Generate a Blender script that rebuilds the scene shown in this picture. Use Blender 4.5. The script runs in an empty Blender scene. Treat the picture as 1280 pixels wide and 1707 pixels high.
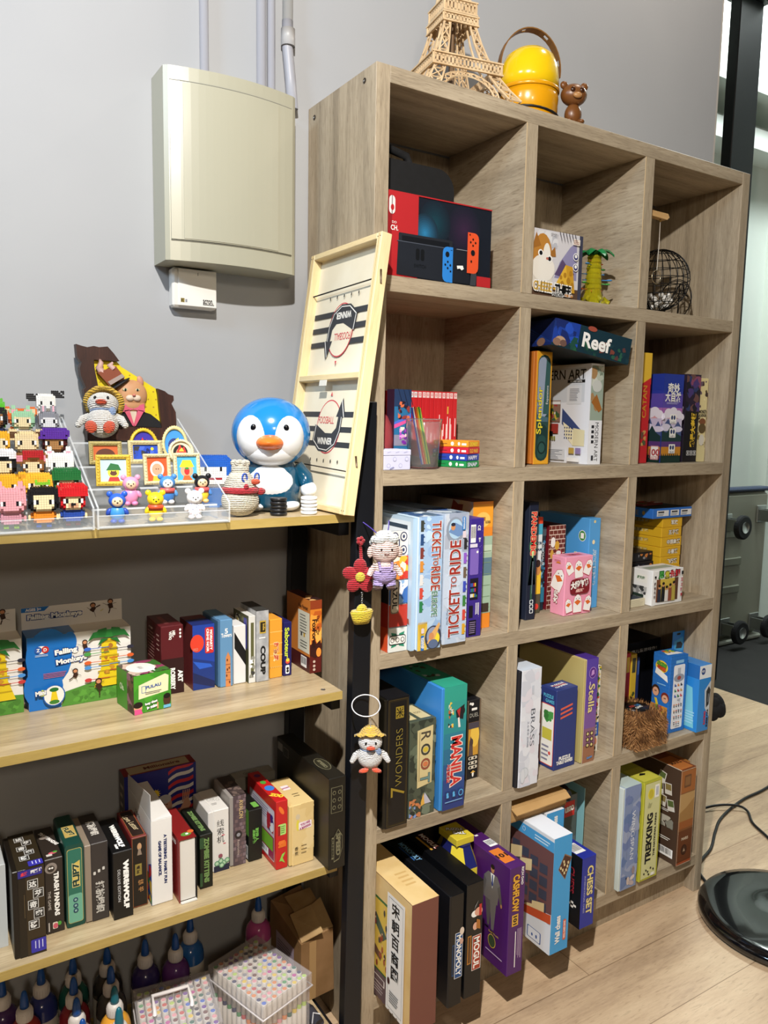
import bpy, math, random
from mathutils import Matrix, Vector
R = math.radians
PI = math.pi
sc = bpy.context.scene
COL = sc.collection
# ---------------------------------------------------------------- camera
def look_matrix(loc, yaw, pit, rol):
    fwd = Vector((math.sin(yaw)*math.cos(pit), math.cos(yaw)*math.cos(pit), math.sin(pit)))
    right = Vector((math.cos(yaw), -math.sin(yaw), 0)); up = right.cross(fwd)
    a = right*math.cos(rol) + up*math.sin(rol); b = -right*math.sin(rol) + up*math.cos(rol)
    m = Matrix((a, b, -fwd)).transposed().to_4x4(); m.translation = loc
    return m
cd = bpy.data.cameras.new('camera'); cam = bpy.data.objects.new('camera', cd); COL.objects.link(cam)
cam.matrix_world = look_matrix((-0.8255, -1.6494, 1.4059), R(32.324), R(-6.8235), R(1.046))
cd.sensor_fit = 'HORIZONTAL'; cd.sensor_width = 36; cd.lens = 36*1303.3/1280; cd.clip_start = .05
sc.camera = cam
# ---------------------------------------------------------------- light
sc.view_settings.view_transform = 'Standard'; sc.view_settings.look = 'None'
sc.view_settings.gamma = 1; sc.view_settings.use_curve_mapping = False
sc.view_settings.exposure = EXPO = .18
w = bpy.data.worlds.new('world'); sc.world = w; w.use_nodes = True
w.node_tree.nodes['Background'].inputs[0].default_value = (1.0, .88, .74, 1)
w.node_tree.nodes['Background'].inputs[1].default_value = .02
def lamp(name, kind, loc, energy, col, size=.1, tgt=None, **k):
    l = bpy.data.lights.new(name, kind); o = bpy.data.objects.new(name, l); COL.objects.link(o)
    o.location = loc; l.energy = energy; l.color = col
    if kind == 'AREA':
        l.shape = 'RECTANGLE'; l.size = size; l.size_y = k.get('sy', size)
    else: l.shadow_soft_size = size
    if tgt: o.rotation_euler = (Vector(tgt)-Vector(loc)).to_track_quat('-Z', 'Y').to_euler()
    if kind == 'SPOT': l.spot_size = k.get('ss', R(120)); l.spot_blend = k.get('sb', .6)
    return o
lamp('ceiling_spot', 'SPOT', (-.75, -1.45, 2.52), 132, (1, .955, .89), .022, (.15, -.1, 1.25), ss=R(166), sb=.35)
lamp('low_rows_fill', 'SPOT', (-.75, -1.45, 2.50), 165, (1, .955, .89), .022, (.35, -.35, .0), ss=R(62), sb=.9)  # added fill beside the key spot, brightens the lower rows
lamp('second_ceiling_lamp', 'AREA', (-1.3, -4.0, 2.5), 20, (1, .84, .64), .3, (-.2, -.1, .9))
lamp('cool_daylight_fill', 'AREA', (-2.3, -1.1, 2.9), 26, (.55, .76, 1.0), .5, (-.9, 0, 1.5))  # added stand-in for cool daylight from the left, raised so the shelf top shades it
lamp('warm_wall_fill', 'POINT', (1.0, -.40, 3.25), 17, (1, .86, .72), .06)  # added unseen fill, warms and brightens the upper right wall
lamp('next_room_panel', 'AREA', (3.6, .9, 4.3), 150, (.92, 1, .98), 1.0, (3.9, 1.2, 0))
# ---------------------------------------------------------------- materials
def lin(h):
    h = h.lstrip('#'); c = [int(h[i:i+2], 16)/255 for i in (0, 2, 4)]
    return tuple(((x+.055)/1.055)**2.4 if x > .04045 else x/12.92 for x in c)+(1,)
MC = {}
def M(h, r=.45, met=0, tr=0, alpha=1, em=0, coat=0, ior=1.45, sss=0):
    k = (h, r, met, tr, alpha, em, coat, ior, sss)
    if k in MC: return MC[k]
    m = bpy.data.materials.new('paint_'+h); m.use_nodes = True
    b = m.node_tree.nodes['Principled BSDF']
    b.inputs['Base Color'].default_value = lin(h); b.inputs['Roughness'].default_value = r
    b.inputs['Metallic'].default_value = met; b.inputs['Transmission Weight'].default_value = tr
    b.inputs['IOR'].default_value = ior; b.inputs['Alpha'].default_value = alpha
    b.inputs['Coat Weight'].default_value = coat
    if em: b.inputs['Emission Color'].default_value = lin(h); b.inputs['Emission Strength'].default_value = em
    MC[k] = m; return m
def nodes(name):
    m = bpy.data.materials.new(name); m.use_nodes = True; t = m.node_tree
    return m, t, t.nodes['Principled BSDF']
def nn(t, typ, **k):
    n = t.nodes.new(typ)
    for a, b in k.items():
        if hasattr(n, a): setattr(n, a, b)
    return n
def wood(name, cols, axis='z', sc_=1.0, rough=.55, stretch=14, seed=0, fine=1.0, bump=.12, lines=0):
    """procedural wood, grain running along axis (object coordinates)"""
    m, t, b = nodes(name); L = t.links.new
    tc = nn(t, 'ShaderNodeTexCoord'); mp = nn(t, 'ShaderNodeMapping'); L(tc.outputs['Object'], mp.inputs[0])
    s = {'x': (1, stretch, stretch), 'y': (stretch, 1, stretch), 'z': (stretch, stretch, 1)}[axis]
    mp.inputs['Scale'].default_value = [v*sc_ for v in s]; mp.inputs['Location'].default_value = (seed, seed*1.7, seed*.6)
    n1 = nn(t, 'ShaderNodeTexNoise'); n1.inputs['Scale'].default_value = 1.1; n1.inputs['Detail'].default_value = 5; n1.inputs['Distortion'].default_value = 1.2
    n2 = nn(t, 'ShaderNodeTexNoise'); n2.inputs['Scale'].default_value = 16; n2.inputs['Detail'].default_value = 6; n2.inputs['Roughness'].default_value = .7
    L(mp.outputs[0], n1.inputs['Vector']); L(mp.outputs[0], n2.inputs['Vector'])
    mx = nn(t, 'ShaderNodeMix'); mx.data_type = 'FLOAT'; mx.inputs[0].default_value = .45*fine
    L(n1.outputs[0], mx.inputs[2]); L(n2.outputs[0], mx.inputs[3])
    cr = nn(t, 'ShaderNodeValToRGB'); e = cr.color_ramp.elements
    e[0].position = .32; e[0].color = lin(cols[0]); e[1].position = .68; e[1].color = lin(cols[2])
    q = e.new(.5); q.color = lin(cols[1])
    L(mx.outputs[0], cr.inputs[0]); L(cr.outputs[0], b.inputs['Base Color'])
    if lines:
        mp2 = nn(t, 'ShaderNodeMapping'); L(tc.outputs['Object'], mp2.inputs[0]); mp2.inputs['Scale'].default_value = [v*sc_*(1 if v == 1 else 1.0) for v in s]; mp2.inputs['Location'].default_value = (seed*.3+5, seed*.9, seed)
        n3 = nn(t, 'ShaderNodeTexNoise'); n3.inputs['Scale'].default_value = 24; n3.inputs['Detail'].default_value = 3; n3.inputs['Distortion'].default_value = .6; L(mp2.outputs[0], n3.inputs['Vector'])
        r3 = nn(t, 'ShaderNodeValToRGB'); q3 = r3.color_ramp.elements; q3[0].position = .33; q3[1].position = .43; q3[0].color = (.50, .45, .40, 1); q3[1].color = (1, 1, 1, 1); L(n3.outputs[0], r3.inputs[0])
        m3 = nn(t, 'ShaderNodeMix'); m3.data_type = 'RGBA'; m3.blend_type = 'MULTIPLY'; m3.inputs[0].default_value = lines; L(cr.outputs[0], m3.inputs[6]); L(r3.outputs[0], m3.inputs[7]); L(m3.outputs[2], b.inputs['Base Color'])
    bp = nn(t, 'ShaderNodeBump'); bp.inputs['Strength'].default_value = bump; bp.inputs['Distance'].default_value = .001
    L(mx.outputs[0], bp.inputs['Height']); L(bp.outputs[0], b.inputs['Normal'])
    b.inputs['Roughness'].default_value = rough
    return m
YC = {}
def yarn(h, s=260, r=.95):
    if (h, s) in YC: return YC[(h, s)]
    m, t, b = nodes('yarn_'+h); L = t.links.new
    tc = nn(t, 'ShaderNodeTexCoord'); wv = nn(t, 'ShaderNodeTexWave'); wv.bands_direction = 'Z'
    wv.inputs['Scale'].default_value = s*.35; wv.inputs['Distortion'].default_value = 1.5; wv.inputs['Detail Scale'].default_value = 3
    vo = nn(t, 'ShaderNodeTexVoronoi'); vo.inputs['Scale'].default_value = s
    ad = nn(t, 'ShaderNodeMath'); ad.operation = 'SUBTRACT'
    L(tc.outputs['Object'], wv.inputs[0]); L(tc.outputs['Object'], vo.inputs['Vector'])
    L(wv.outputs['Fac'], ad.inputs[0]); L(vo.outputs['Distance'], ad.inputs[1])
    bp = nn(t, 'ShaderNodeBump'); bp.inputs['Strength'].default_value = .9; bp.inputs['Distance'].default_value = .0022
    L(ad.outputs[0], bp.inputs['Height']); L(bp.outputs[0], b.inputs['Normal'])
    c = lin(h); rp = nn(t, 'ShaderNodeValToRGB'); rp.color_ramp.elements[0].position = .0; rp.color_ramp.elements[1].position = .35
    rp.color_ramp.elements[0].color = tuple(x*.72 for x in c[:3])+(1,); rp.color_ramp.elements[1].color = c
    L(wv.outputs['Fac'], rp.inputs[0]); L(rp.outputs[0], b.inputs['Base Color'])
    b.inputs['Roughness'].default_value = r; b.inputs['Sheen Weight'].default_value = .3
    YC[(h, s)] = m; return m
def mottled(name, c1, c2, scale=3, rough=.6, bump=0, det=4, lo=.35, hi=.65):
    m, t, b = nodes(name); L = t.links.new
    tc = nn(t, 'ShaderNodeTexCoord'); n = nn(t, 'ShaderNodeTexNoise'); n.inputs['Scale'].default_value = scale; n.inputs['Detail'].default_value = det
    cr = nn(t, 'ShaderNodeValToRGB'); e = cr.color_ramp.elements; e[0].position = lo; e[1].position = hi; e[0].color = lin(c1); e[1].color = lin(c2)
    L(tc.outputs['Object'], n.inputs['Vector']); L(n.outputs[0], cr.inputs[0]); L(cr.outputs[0], b.inputs['Base Color'])
    b.inputs['Roughness'].default_value = rough
    if bump:
        bp = nn(t, 'ShaderNodeBump'); bp.inputs['Strength'].default_value = bump; bp.inputs['Distance'].default_value = .002
        L(n.outputs[0], bp.inputs['Height']); L(bp.outputs[0], b.inputs['Normal'])
    return m
# ---------------------------------------------------------------- mesh builder
TXT = {}
def text_mesh(s, bold=0.0, res=3):
    k = (s, bold)
    if k in TXT: return TXT[k]
    c = bpy.data.curves.new('lettering', 'FONT'); c.body = s; c.resolution_u = res; c.offset = bold
    c.dimensions = '2D'; c.fill_mode = 'FRONT'
    o = bpy.data.objects.new('lettering', c); COL.objects.link(o)
    dg = bpy.context.evaluated_depsgraph_get(); me = o.evaluated_get(dg).to_mesh()
    vs = [(v.co.x, v.co.y) for v in me.vertices]; fs = [tuple(p.vertices) for p in me.polygons]
    fs2 = []
    for f in fs:
        a = sum(vs[f[i]][0]*vs[f[(i+1) % len(f)]][1]-vs[f[(i+1) % len(f)]][0]*vs[f[i]][1] for i in range(len(f)))
        fs2.append(f if a > 0 else f[::-1])
    o.evaluated_get(dg).to_mesh_clear(); bpy.data.objects.remove(o); bpy.data.curves.remove(c)
    xs = [v[0] for v in vs] or [0]; ys = [v[1] for v in vs] or [0]
    TXT[k] = (vs, fs2, min(xs), max(xs), min(ys), max(ys)); return TXT[k]
class MB:
    def __init__(s): s.v = []; s.f = []; s.m = []; s.sm = []; s.mats = []; s.T = Matrix()
    def mi(s, m):
        if isinstance(m, str): m = M(m)
        if m not in s.mats: s.mats.append(m)
        return s.mats.index(m)
    def add(s, vs, fs, m, sm=False, flip=False):
        o = len(s.v); T = s.T; k = s.mi(m)
        s.v += [tuple(T @ Vector(v)) for v in vs]
        for f in fs:
            s.f.append(tuple(o+i for i in (f[::-1] if flip else f))); s.m.append(k); s.sm.append(sm)
        return s
    def box(s, a, b, m, bev=0):
        x0, y0, z0 = a; x1, y1, z1 = b
        if bev <= 0:
            v = [(x, y, z) for z in (z0, z1) for y in (y0, y1) for x in (x0, x1)]
            return s.add(v, [(0, 2, 3, 1), (4, 5, 7, 6), (0, 1, 5, 4), (2, 6, 7, 3), (0, 4, 6, 2), (1, 3, 7, 5)], m)
        e = min(bev, (x1-x0)*.45, (y1-y0)*.45, (z1-z0)*.45); v = []; ix = {}
        for i, X in enumerate((x0, x1)):
            for j, Y in enumerate((y0, y1)):
                for k, Z in enumerate((z0, z1)):
                    sx, sy, sz = (1, -1)[i], (1, -1)[j], (1, -1)[k]
                    ix[i, j, k] = len(v)
                    v += [(X, Y+sy*e, Z+sz*e), (X+sx*e, Y, Z+sz*e), (X+sx*e, Y+sy*e, Z)]
        f = []
        for ax in range(3):
            for sd in (0, 1):
                q = []
                for (p, r) in ((0, 0), (1, 0), (1, 1), (0, 1)):
                    c = [0, 0, 0]; c[ax] = sd; c[(ax+1) % 3] = p; c[(ax+2) % 3] = r; q.append(ix[tuple(c)]+ax)
                f.append(tuple(q) if sd else tuple(q[::-1]))
        for ax in range(3):   # edges along axis ax
            b_, c_ = (ax+1) % 3, (ax+2) % 3
            for p in (0, 1):
                for r in (0, 1):
                    k0 = [0, 0, 0]; k1 = [0, 0, 0]; k0[b_] = k1[b_] = p; k0[c_] = k1[c_] = r; k1[ax] = 1
                    A, B = ix[tuple(k0)], ix[tuple(k1)]
                    q = (A+b_, B+b_, B+c_, A+c_)
                    f.append(q if (p+r) % 2 else q[::-1])
        for (i, j, k), o in ix.items():
            q = (o, o+1, o+2); f.append(q if (i+j+k) % 2 else q[::-1])
        return s.add(v, f, m)
    def prism(s, pts, y0, y1, m, m2=None, plane='xz'):
        """extrude an outline (counter-clockwise seen from the front) from y0 (front) to y1 (back)"""
        n = len(pts)
        if plane == 'xz': g = lambda p, d: (p[0], d, p[1])
        elif plane == 'xy': g = lambda p, d: (p[0], p[1], -d)
        else: g = lambda p, d: (d, p[0], p[1])
        v = [g(p, y0) for p in pts]+[g(p, y1) for p in pts]
        s.add(v, [tuple(range(n)), tuple(range(2*n-1, n-1, -1))], m)
        s.add(v, [(i, i+n, (i+1) % n+n, (i+1) % n) for i in range(n)], m2 or m)
        return s
    def lathe(s, prof, m, c=(0, 0, 0), seg=24, sm=True, sx=1, sy=1, caps=True):
        v = []; f = []
        for r, z in prof:
            for i in range(seg):
                a = 2*PI*i/seg; v.append((c[0]+r*math.cos(a)*sx, c[1]+r*math.sin(a)*sy, c[2]+z))
        for k in range(len(prof)-1):
            for i in range(seg):
                j = (i+1) % seg; f.append((k*seg+i, k*seg+j, (k+1)*seg+j, (k+1)*seg+i))
        if caps:
            if prof[0][0] > 1e-5: f.append(tuple(range(seg-1, -1, -1)))
            if prof[-1][0] > 1e-5: f.append(tuple((len(prof)-1)*seg+i for i in range(seg)))
        return s.add(v, f, m, sm)
    def ell(s, c, r, m, seg=20, rings=12, t0=-90, t1=90, rot=None):
        if not hasattr(r, '__len__'): r = (r, r, r)
        v = []; f = []; c = Vector(c)
        for k in range(rings+1):
            t = R(t0+(t1-t0)*k/rings)
            for i in range(seg):
                a = 2*PI*i/seg; p = Vector((r[0]*math.cos(t)*math.cos(a), r[1]*math.cos(t)*math.sin(a), r[2]*math.sin(t)))
                if rot: p = rot @ p
                v.append(tuple(p+c))
        for k in range(rings):
            for i in range(seg):
                j = (i+1) % seg; f.append((k*seg+i, k*seg+j, (k+1)*seg+j, (k+1)*seg+i))
        return s.add(v, f, m, True)
    def tube(s, pts, r, m, seg=8, closed=False, sm=True):
        pts = [Vector(p) for p in pts]; n = len(pts); rs = r if hasattr(r, '__len__') else [r]*n; v = []; f = []
        up = None
        for i, p in enumerate(pts):
            a = pts[i-1] if (i or closed) else p; b = pts[(i+1) % n] if (i < n-1 or closed) else p
            d = (b-a); d = d.normalized() if d.length > 1e-9 else Vector((0, 0, 1))
            if up is None: up = Vector((0, 0, 1)) if abs(d.z) < .9 else Vector((1, 0, 0))
            x = d.cross(up).normalized(); y = x.cross(d).normalized(); up = y
            for k in range(seg):
                t = 2*PI*k/seg; v.append(tuple(p+(x*math.cos(t)+y*math.sin(t))*rs[i]))
        for i in range(n if closed else n-1):
            j = (i+1) % n
            for k in range(seg):
                l = (k+1) % seg; f.append((i*seg+k, j*seg+k, j*seg+l, i*seg+l))
        if not closed: f += [tuple(range(seg-1, -1, -1)), tuple((n-1)*seg+k for k in range(seg))]
        return s.add(v, f, m, sm)
    def cyl(s, a, b, r, m, seg=20, r2=None, sm=True):
        return s.tube([a, b], [r, r if r2 is None else r2], m, seg, sm=sm)
    def build(s, name, parent=None, loc=(0, 0, 0), rot=(0, 0, 0), **tags):
        me = bpy.data.meshes.new(name); me.from_pydata(s.v, [], s.f); me.update()
        for m in s.mats: me.materials.append(m)
        me.polygons.foreach_set('material_index', s.m); me.polygons.foreach_set('use_smooth', s.sm); me.update()
        o = bpy.data.objects.new(name, me); COL.objects.link(o); o.location = loc; o.rotation_euler = rot
        if parent: o.parent = parent
        for k, v in tags.items(): o[k] = v
        return o
def root(name, label, cat, loc=(0, 0, 0), rz=0, group=None, rot=None):
    o = bpy.data.objects.new(name, None); COL.objects.link(o); o.location = loc
    o.rotation_euler = rot or (0, 0, rz); o.empty_display_size = .02
    o['label'] = label; o['category'] = cat
    if group: o['group'] = group
    return o
def tag(o, label, cat, group=None):
    o['label'] = label; o['category'] = cat
    if group: o['group'] = group
    return o
def struct(o): o['kind'] = 'structure'; return o
class Face:
    """flat printing on one face: x,y in 0..1 of the face, sizes in metres"""
    E = .00012
    def __init__(s, mb, o, u, v, w, h): s.mb = mb; s.o = Vector(o); s.u = Vector(u); s.v = Vector(v); s.w = w; s.h = h; s.n = s.u.cross(s.v); s.l = 1
    def p(s, x, y): return tuple(s.o+s.u*(x*s.w)+s.v*(y*s.h)+s.n*(s.E*s.l))
    def poly(s, pts, m): s.mb.add([s.p(*q) for q in pts], [tuple(range(len(pts)))], m); s.l += 1; return s
    def rect(s, x0, y0, x1, y1, m): return s.poly([(x0, y0), (x1, y0), (x1, y1), (x0, y1)], m)
    def rrect(s, x0, y0, x1, y1, m, r=.003):
        rx, ry = r/s.w, r/s.h; P = []
        for cx, cy, a0 in ((x1-rx, y0+ry, -90), (x1-rx, y1-ry, 0), (x0+rx, y1-ry, 90), (x0+rx, y0+ry, 180)):
            for k in range(4): a = R(a0+30*k); P.append((cx+rx*math.cos(a), cy+ry*math.sin(a)))
        return s.poly(P, m)
    def ell(s, cx, cy, rx, ry, m, n=20, a=0):     # radii in metres
        P = []
        for i in range(n):
            t = 2*PI*i/n; x, y = rx*math.cos(t), ry*math.sin(t)
            P.append((cx+(x*math.cos(a)-y*math.sin(a))/s.w, cy+(x*math.sin(a)+y*math.cos(a))/s.h))
        return s.poly(P, m)
    def shape(s, cx, cy, k, pts, m, a=0):         # outline in metres*k around a point
        return s.poly([(cx+k*(x*math.cos(a)-y*math.sin(a))/s.w, cy+k*(x*math.sin(a)+y*math.cos(a))/s.h) for x, y in pts], m)
    def text(s, t, cx, cy, h, m, rot=0, wid=None, bold=.0, out=None, ob=.05, shear=0):
        for mm, bb in (((out, bold+ob), (m, bold)) if out else ((m, bold),)):
            vs, fs, x0, x1, y0, y1 = text_mesh(t, bb)
            if not fs: return s
            _, _, X0, X1, Y0, Y1 = text_mesh(t, bold)
            ky = h/max(1e-6, Y1-Y0); kx = (wid/max(1e-6, X1-X0)) if wid else ky
            mx, my = (X0+X1)/2, (Y0+Y1)/2; a = R(rot); ca, sa = math.cos(a), math.sin(a); V = []
            for x, y in vs:
                X = (x-mx)*kx+(y-my)*ky*shear; Y = (y-my)*ky
                V.append(s.p(cx+(X*ca-Y*sa)/s.w, cy+(X*sa+Y*ca)/s.h))
            s.mb.add(V, fs, mm); s.l += 1
        return s
    def vtext(s, t, cx, cy, h, m, gap=1.12, **k):
        n = len(t)
        for i, c in enumerate(t): s.text(c, cx, cy+((n-1)/2-i)*h*gap/s.h, h, m, **k)
        return s
    def lines(s, x0, y0, x1, y1, n, m, seed=1, th=.4, vert=False):
        rr = random.Random(seed)
        for i in range(n):
            q = rr.uniform(.7, 1)
            if vert:
                a = x0+(x1-x0)*(i+.5-th/2)/n; b = x0+(x1-x0)*(i+.5+th/2)/n; s.rect(a, y1-(y1-y0)*q, b, y1, m)
            else:
                a = y0+(y1-y0)*(i+.5-th/2)/n; b = y0+(y1-y0)*(i+.5+th/2)/n; s.rect(x0, a, x0+(x1-x0)*q, b, m)
            s.l -= 1
        s.l += 1; return s
    def art(s, x0, y0, x1, y1, cols, n, seed=1, k=.2, flat=1.0):
        """loose painted patches kept inside a rectangle"""
        rr = random.Random(seed)
        for i in range(n):
            cx, cy = rr.uniform(x0, x1), rr.uniform(y0, y1); r0 = k*rr.uniform(.4, 1)*min((x1-x0)*s.w, (y1-y0)*s.h); P = []
            for j in range(9):
                a = 2*PI*j/9; q = r0*rr.uniform(.55, 1.2)
                P.append((min(x1, max(x0, cx+q*math.cos(a)/s.w)), min(y1, max(y0, cy+q*flat*math.sin(a)/s.h))))
            s.poly(P, cols[i % len(cols)])
            s.l -= .9
        s.l += 1; return s
    def barcode(s, x0, y0, x1, y1, seed=1, vert=False):
        s.rect(x0, y0, x1, y1, M('f2f2f2')); rr = random.Random(seed); t = .06
        while t < .92:
            d = rr.choice((.015, .03, .04))
            if vert: s.rect(x0+(x1-x0)*.1, y0+(y1-y0)*t, x1-(x1-x0)*.25, y0+(y1-y0)*(t+d), M('111111'))
            else: s.rect(x0+(x1-x0)*t, y0+(y1-y0)*.25, x0+(x1-x0)*(t+d), y1-(y1-y0)*.1, M('111111'))
            s.l -= 1; t += d+rr.choice((.02, .035))
        s.l += 1; return s
    def border(s, m, t=.0015, ins=.003):
        a, b = ins/s.w, ins/s.h; c, d = t/s.w, t/s.h
        s.rect(a, b, 1-a, b+d, m); s.l -= 1; s.rect(a, 1-b-d, 1-a, 1-b, m); s.l -= 1
        s.rect(a, b, a+c, 1-b, m); s.l -= 1; s.rect(1-a-c, b, 1-a, 1-b, m); return s
def faces(mb, x0, y0, z0, x1, y1, z1):
    w, d, h = x1-x0, y1-y0, z1-z0
    return dict(f=Face(mb, (x0, y0, z0), (1, 0, 0), (0, 0, 1), w, h), l=Face(mb, (x0, y1, z0), (0, -1, 0), (0, 0, 1), d, h),
                t=Face(mb, (x0, y0, z1), (1, 0, 0), (0, 1, 0), w, d), r=Face(mb, (x1, y0, z0), (0, 1, 0), (0, 0, 1), d, h))
def gbox(name, label, x0, x1, y, z, h, d, col, paint=None, group=None, yaw=0, tray=None, cat='game box', side=None, top=None, rot=None, bev=.0012, rough=.4):
    """a game box: lid + tray when tray=(fraction of the width at the left, colour), else one carton"""
    w = x1-x0; m = M(col, rough) if isinstance(col, str) else col
    z += .0004
    if tray:
        rt = root(name, label, cat, (x0, y, z), yaw, group, rot)
        fr, tc = tray; a = w*abs(fr)
        tm = M(tc, rough) if isinstance(tc, str) else tc
        t = MB()
        if fr > 0: t.box((0, .0012, .0012), (w*.55, d-.0012, h-.0012), tm, bev); lo, hi = a, w
        else: t.box((w*.45, .0012, .0012), (w, d-.0012, h-.0012), tm, bev); lo, hi = 0, w-a
        t.build('tray', rt)
        b = MB(); b.box((lo, 0, 0), (hi, d, h), m, bev); F = faces(b, lo, 0, 0, hi, d, h)
        if side: F['l'].rect(0, 0, 1, 1, side)
        if top: F['t'].rect(0, 0, 1, 1, top)
        F['tl'] = faces(t, 0, .0012, .0012, w*.55, d-.0012, h-.0012)['l']
        if paint: paint(F)
        b.build('lid', rt); return rt
    b = MB(); b.box((0, 0, 0), (w, d, h), m, bev); F = faces(b, 0, 0, 0, w, d, h)
    if side: F['l'].rect(.004, .004, .996, .996, side)
    if top: F['t'].rect(.01, .004, .99, .996, top)
    if paint: paint(F)
    o = b.build(name, None, (x0, y, z), rot or (0, 0, yaw)); return tag(o, label, cat, group)
W_, K_ = M('f1f0ec'), M('141416')
# ================================================================ THE ROOM
WALL = mottled('wall_plaster', 'a0a2a6', 'a9abae', 1.2, .85, .05)
FLOOR = wood('floor_oak_plank', ('ab9074', 'c6aa8a', 'd6bd9c'), 'x', 1.3, .42, 7, 3, .8, .05, lines=.35)
def planks(m):   # plank seams for the floor
    t = m.node_tree; L = t.links.new; b = t.nodes['Principled BSDF']; src = b.inputs['Base Color'].links[0].from_socket
    tc = nn(t, 'ShaderNodeTexCoord'); br = nn(t, 'ShaderNodeTexBrick'); br.inputs['Scale'].default_value = 1
    br.inputs['Brick Width'].default_value = 1.25; br.inputs['Row Height'].default_value = .19; br.inputs['Mortar Size'].default_value = .0012
    br.inputs['Color1'].default_value = (.86, .86, .86, 1); br.inputs['Color2'].default_value = (1, 1, 1, 1); br.inputs['Mortar'].default_value = (.45, .4, .35, 1)
    mx = nn(t, 'ShaderNodeMix'); mx.data_type = 'RGBA'; mx.blend_type = 'MULTIPLY'; mx.inputs[0].default_value = 1
    L(tc.outputs['Object'], br.inputs[0]); L(src, mx.inputs[6]); L(br.outputs[0], mx.inputs[7]); L(mx.outputs[2], b.inputs['Base Color'])
planks(FLOOR)
b = MB(); b.box((-2.2, -3.6, -.06), (2.87, 1.75, 0), FLOOR); struct(b.build('floor'))
b = MB(); b.box((2.87, -3.6, -.06), (6.2, 1.75, -.002), mottled('dark_mat', '0b0a08', '131110', 9, .8, .2)); struct(b.build('floor_mat'))
b = MB(); b.box((-2.2, .002, 0), (1.43, .14, 3.3), WALL); b.box((1.43, .002, 0), (1.438, .14, 3.3), M('b9b4ae', .7)); struct(b.build('wall_back'))
MINT = mottled('mint_wall', 'd2dad4', 'dbe2dc', 1.0, .8)
b = MB(); b.box((1.438, 1.62, 0), (4.28, 1.75, 4.6), MINT); struct(b.build('wall_far'))
b = MB(); b.box((4.28, 1.5, 0), (6.2, 1.75, 4.6), M('dbe4dc', .8)); struct(b.build('wall_far_return'))
b = MB(); b.box((1.438, 1.3, 3.35), (6.2, 1.62, 3.62), M('cfd8d0', .8)); b.box((1.438, 1.42, 3.1), (6.2, 1.62, 3.22), M('eef4f0', .8)); struct(b.build('trim_cornice'))
b = MB(); b.box((6.2, -3.6, 0), (6.3, 1.75, 4.6), MINT); struct(b.build('wall_right'))
b = MB(); b.box((2.88, -3.6, 4.6), (6.2, 1.75, 4.7), M('f0f4f2', .8)); struct(b.build('ceiling'))
PB = M('06090f', .45)
b = MB(); b.box((.048, 0, 0), (.235, .06, 3.50), PB, .004)
b.box((.02, -.03, 3.50), (.26, .09, 4.3), PB, .004)
tag(b.build('pillar', None, (2.752, .9, .0005)), 'tall black square pillar standing behind the right end of the wooden bookcase', 'pillar')
# ================================================================ BOOKCASE
OAK = lambda ax, s, st=16, **k: wood('grey_oak_'+ax+str(s), ('827562', 'a5967f', 'bdae96'), ax, 1.4, .55, st, s, lines=.55, **k)
wz, wx, wy = OAK('z', 2.3), OAK('x', 5.1), OAK('y', 8.2)
wz2, wy2 = OAK('z', 11.7, 22), OAK('y', 3.3, 9)
bc = root('bookcase', 'tall grey-oak bookcase of three columns and five rows of open cubes', 'bookcase', (0, 0, 0))
D = .289; T = .0322; X1, A1, A2, XR = .0322, .3875, .7764, 1.1678
ZT = [2.0547, 1.6916, 1.2992, .9096, .516, .1214]; ZB = [2.0865, 1.6598, 1.2669, .8759, .4825, .0884]
EDG = M('c9b08a', .6)
for x0, x1, mm in ((0, T, wz), (XR, 1.2, wz2)):
    b = MB(); b.box((x0, -D, 0), (x1, 0, 2.0865), mm, .0008); sp = b.build('side_panel', bc)
    if x0 == 0:
        for y, z in ((-.245, 2.065), (-.03, 2.06), (-.245, .5), (-.245, 1.28)):
            c = MB(); c.cyl((-.0012, y, z), (.001, y, z), .0052, M('4a4038', .35, .6), 16); c.cyl((-.0016, y, z), (-.001, y, z), .0022, M('c8c4bc', .3, .8), 6); c.build('bolt_head', sp)
def board(name, z0, z1, m): b = MB(); b.box((T, -D, z0), (XR, -.006, z1), m, .0008); return b.build(name, bc)
board('top_panel', 2.0547, 2.0865, wx)
for i in range(1, 6): board('shelf', ZB[i] if i < 6 else 0, ZT[i], wx)
for i in range(5):
    for a in (A1, A2):
        b = MB(); b.box((a, -D, ZT[i+1]), (a+T, -.006, ZB[i] if i == 0 else ZB[i]), wy2, .0008)
        b.v = [v if abs(v[2]-ZB[0]) > .01 else (v[0], v[1], v[2]-.0318) for v in b.v]
        b.box((a+.0002, -D-.0004, ZT[i+1]+.0002), (a+T-.0002, -D+.001, (ZB[i] if i else ZT[0])-.0002), wz); b.box((a-.0004, -D-.0006, ZT[i+1]+.0003), (a+.0011, -D+.0012, (ZB[i] if i else ZT[0])-.0003), EDG); b.build('divider', bc)
b = MB(); b.box((.004, -.006, .0), (1.196, -.0005, 2.05), OAK('z', 21.3, 10)); b.build('back_panel', bc)
b = MB(); b.box((T, -D+.035, 0), (XR, -D+.052, .0884), OAK('z', 31.3, 8)); b.build('kick_board', bc)
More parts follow.
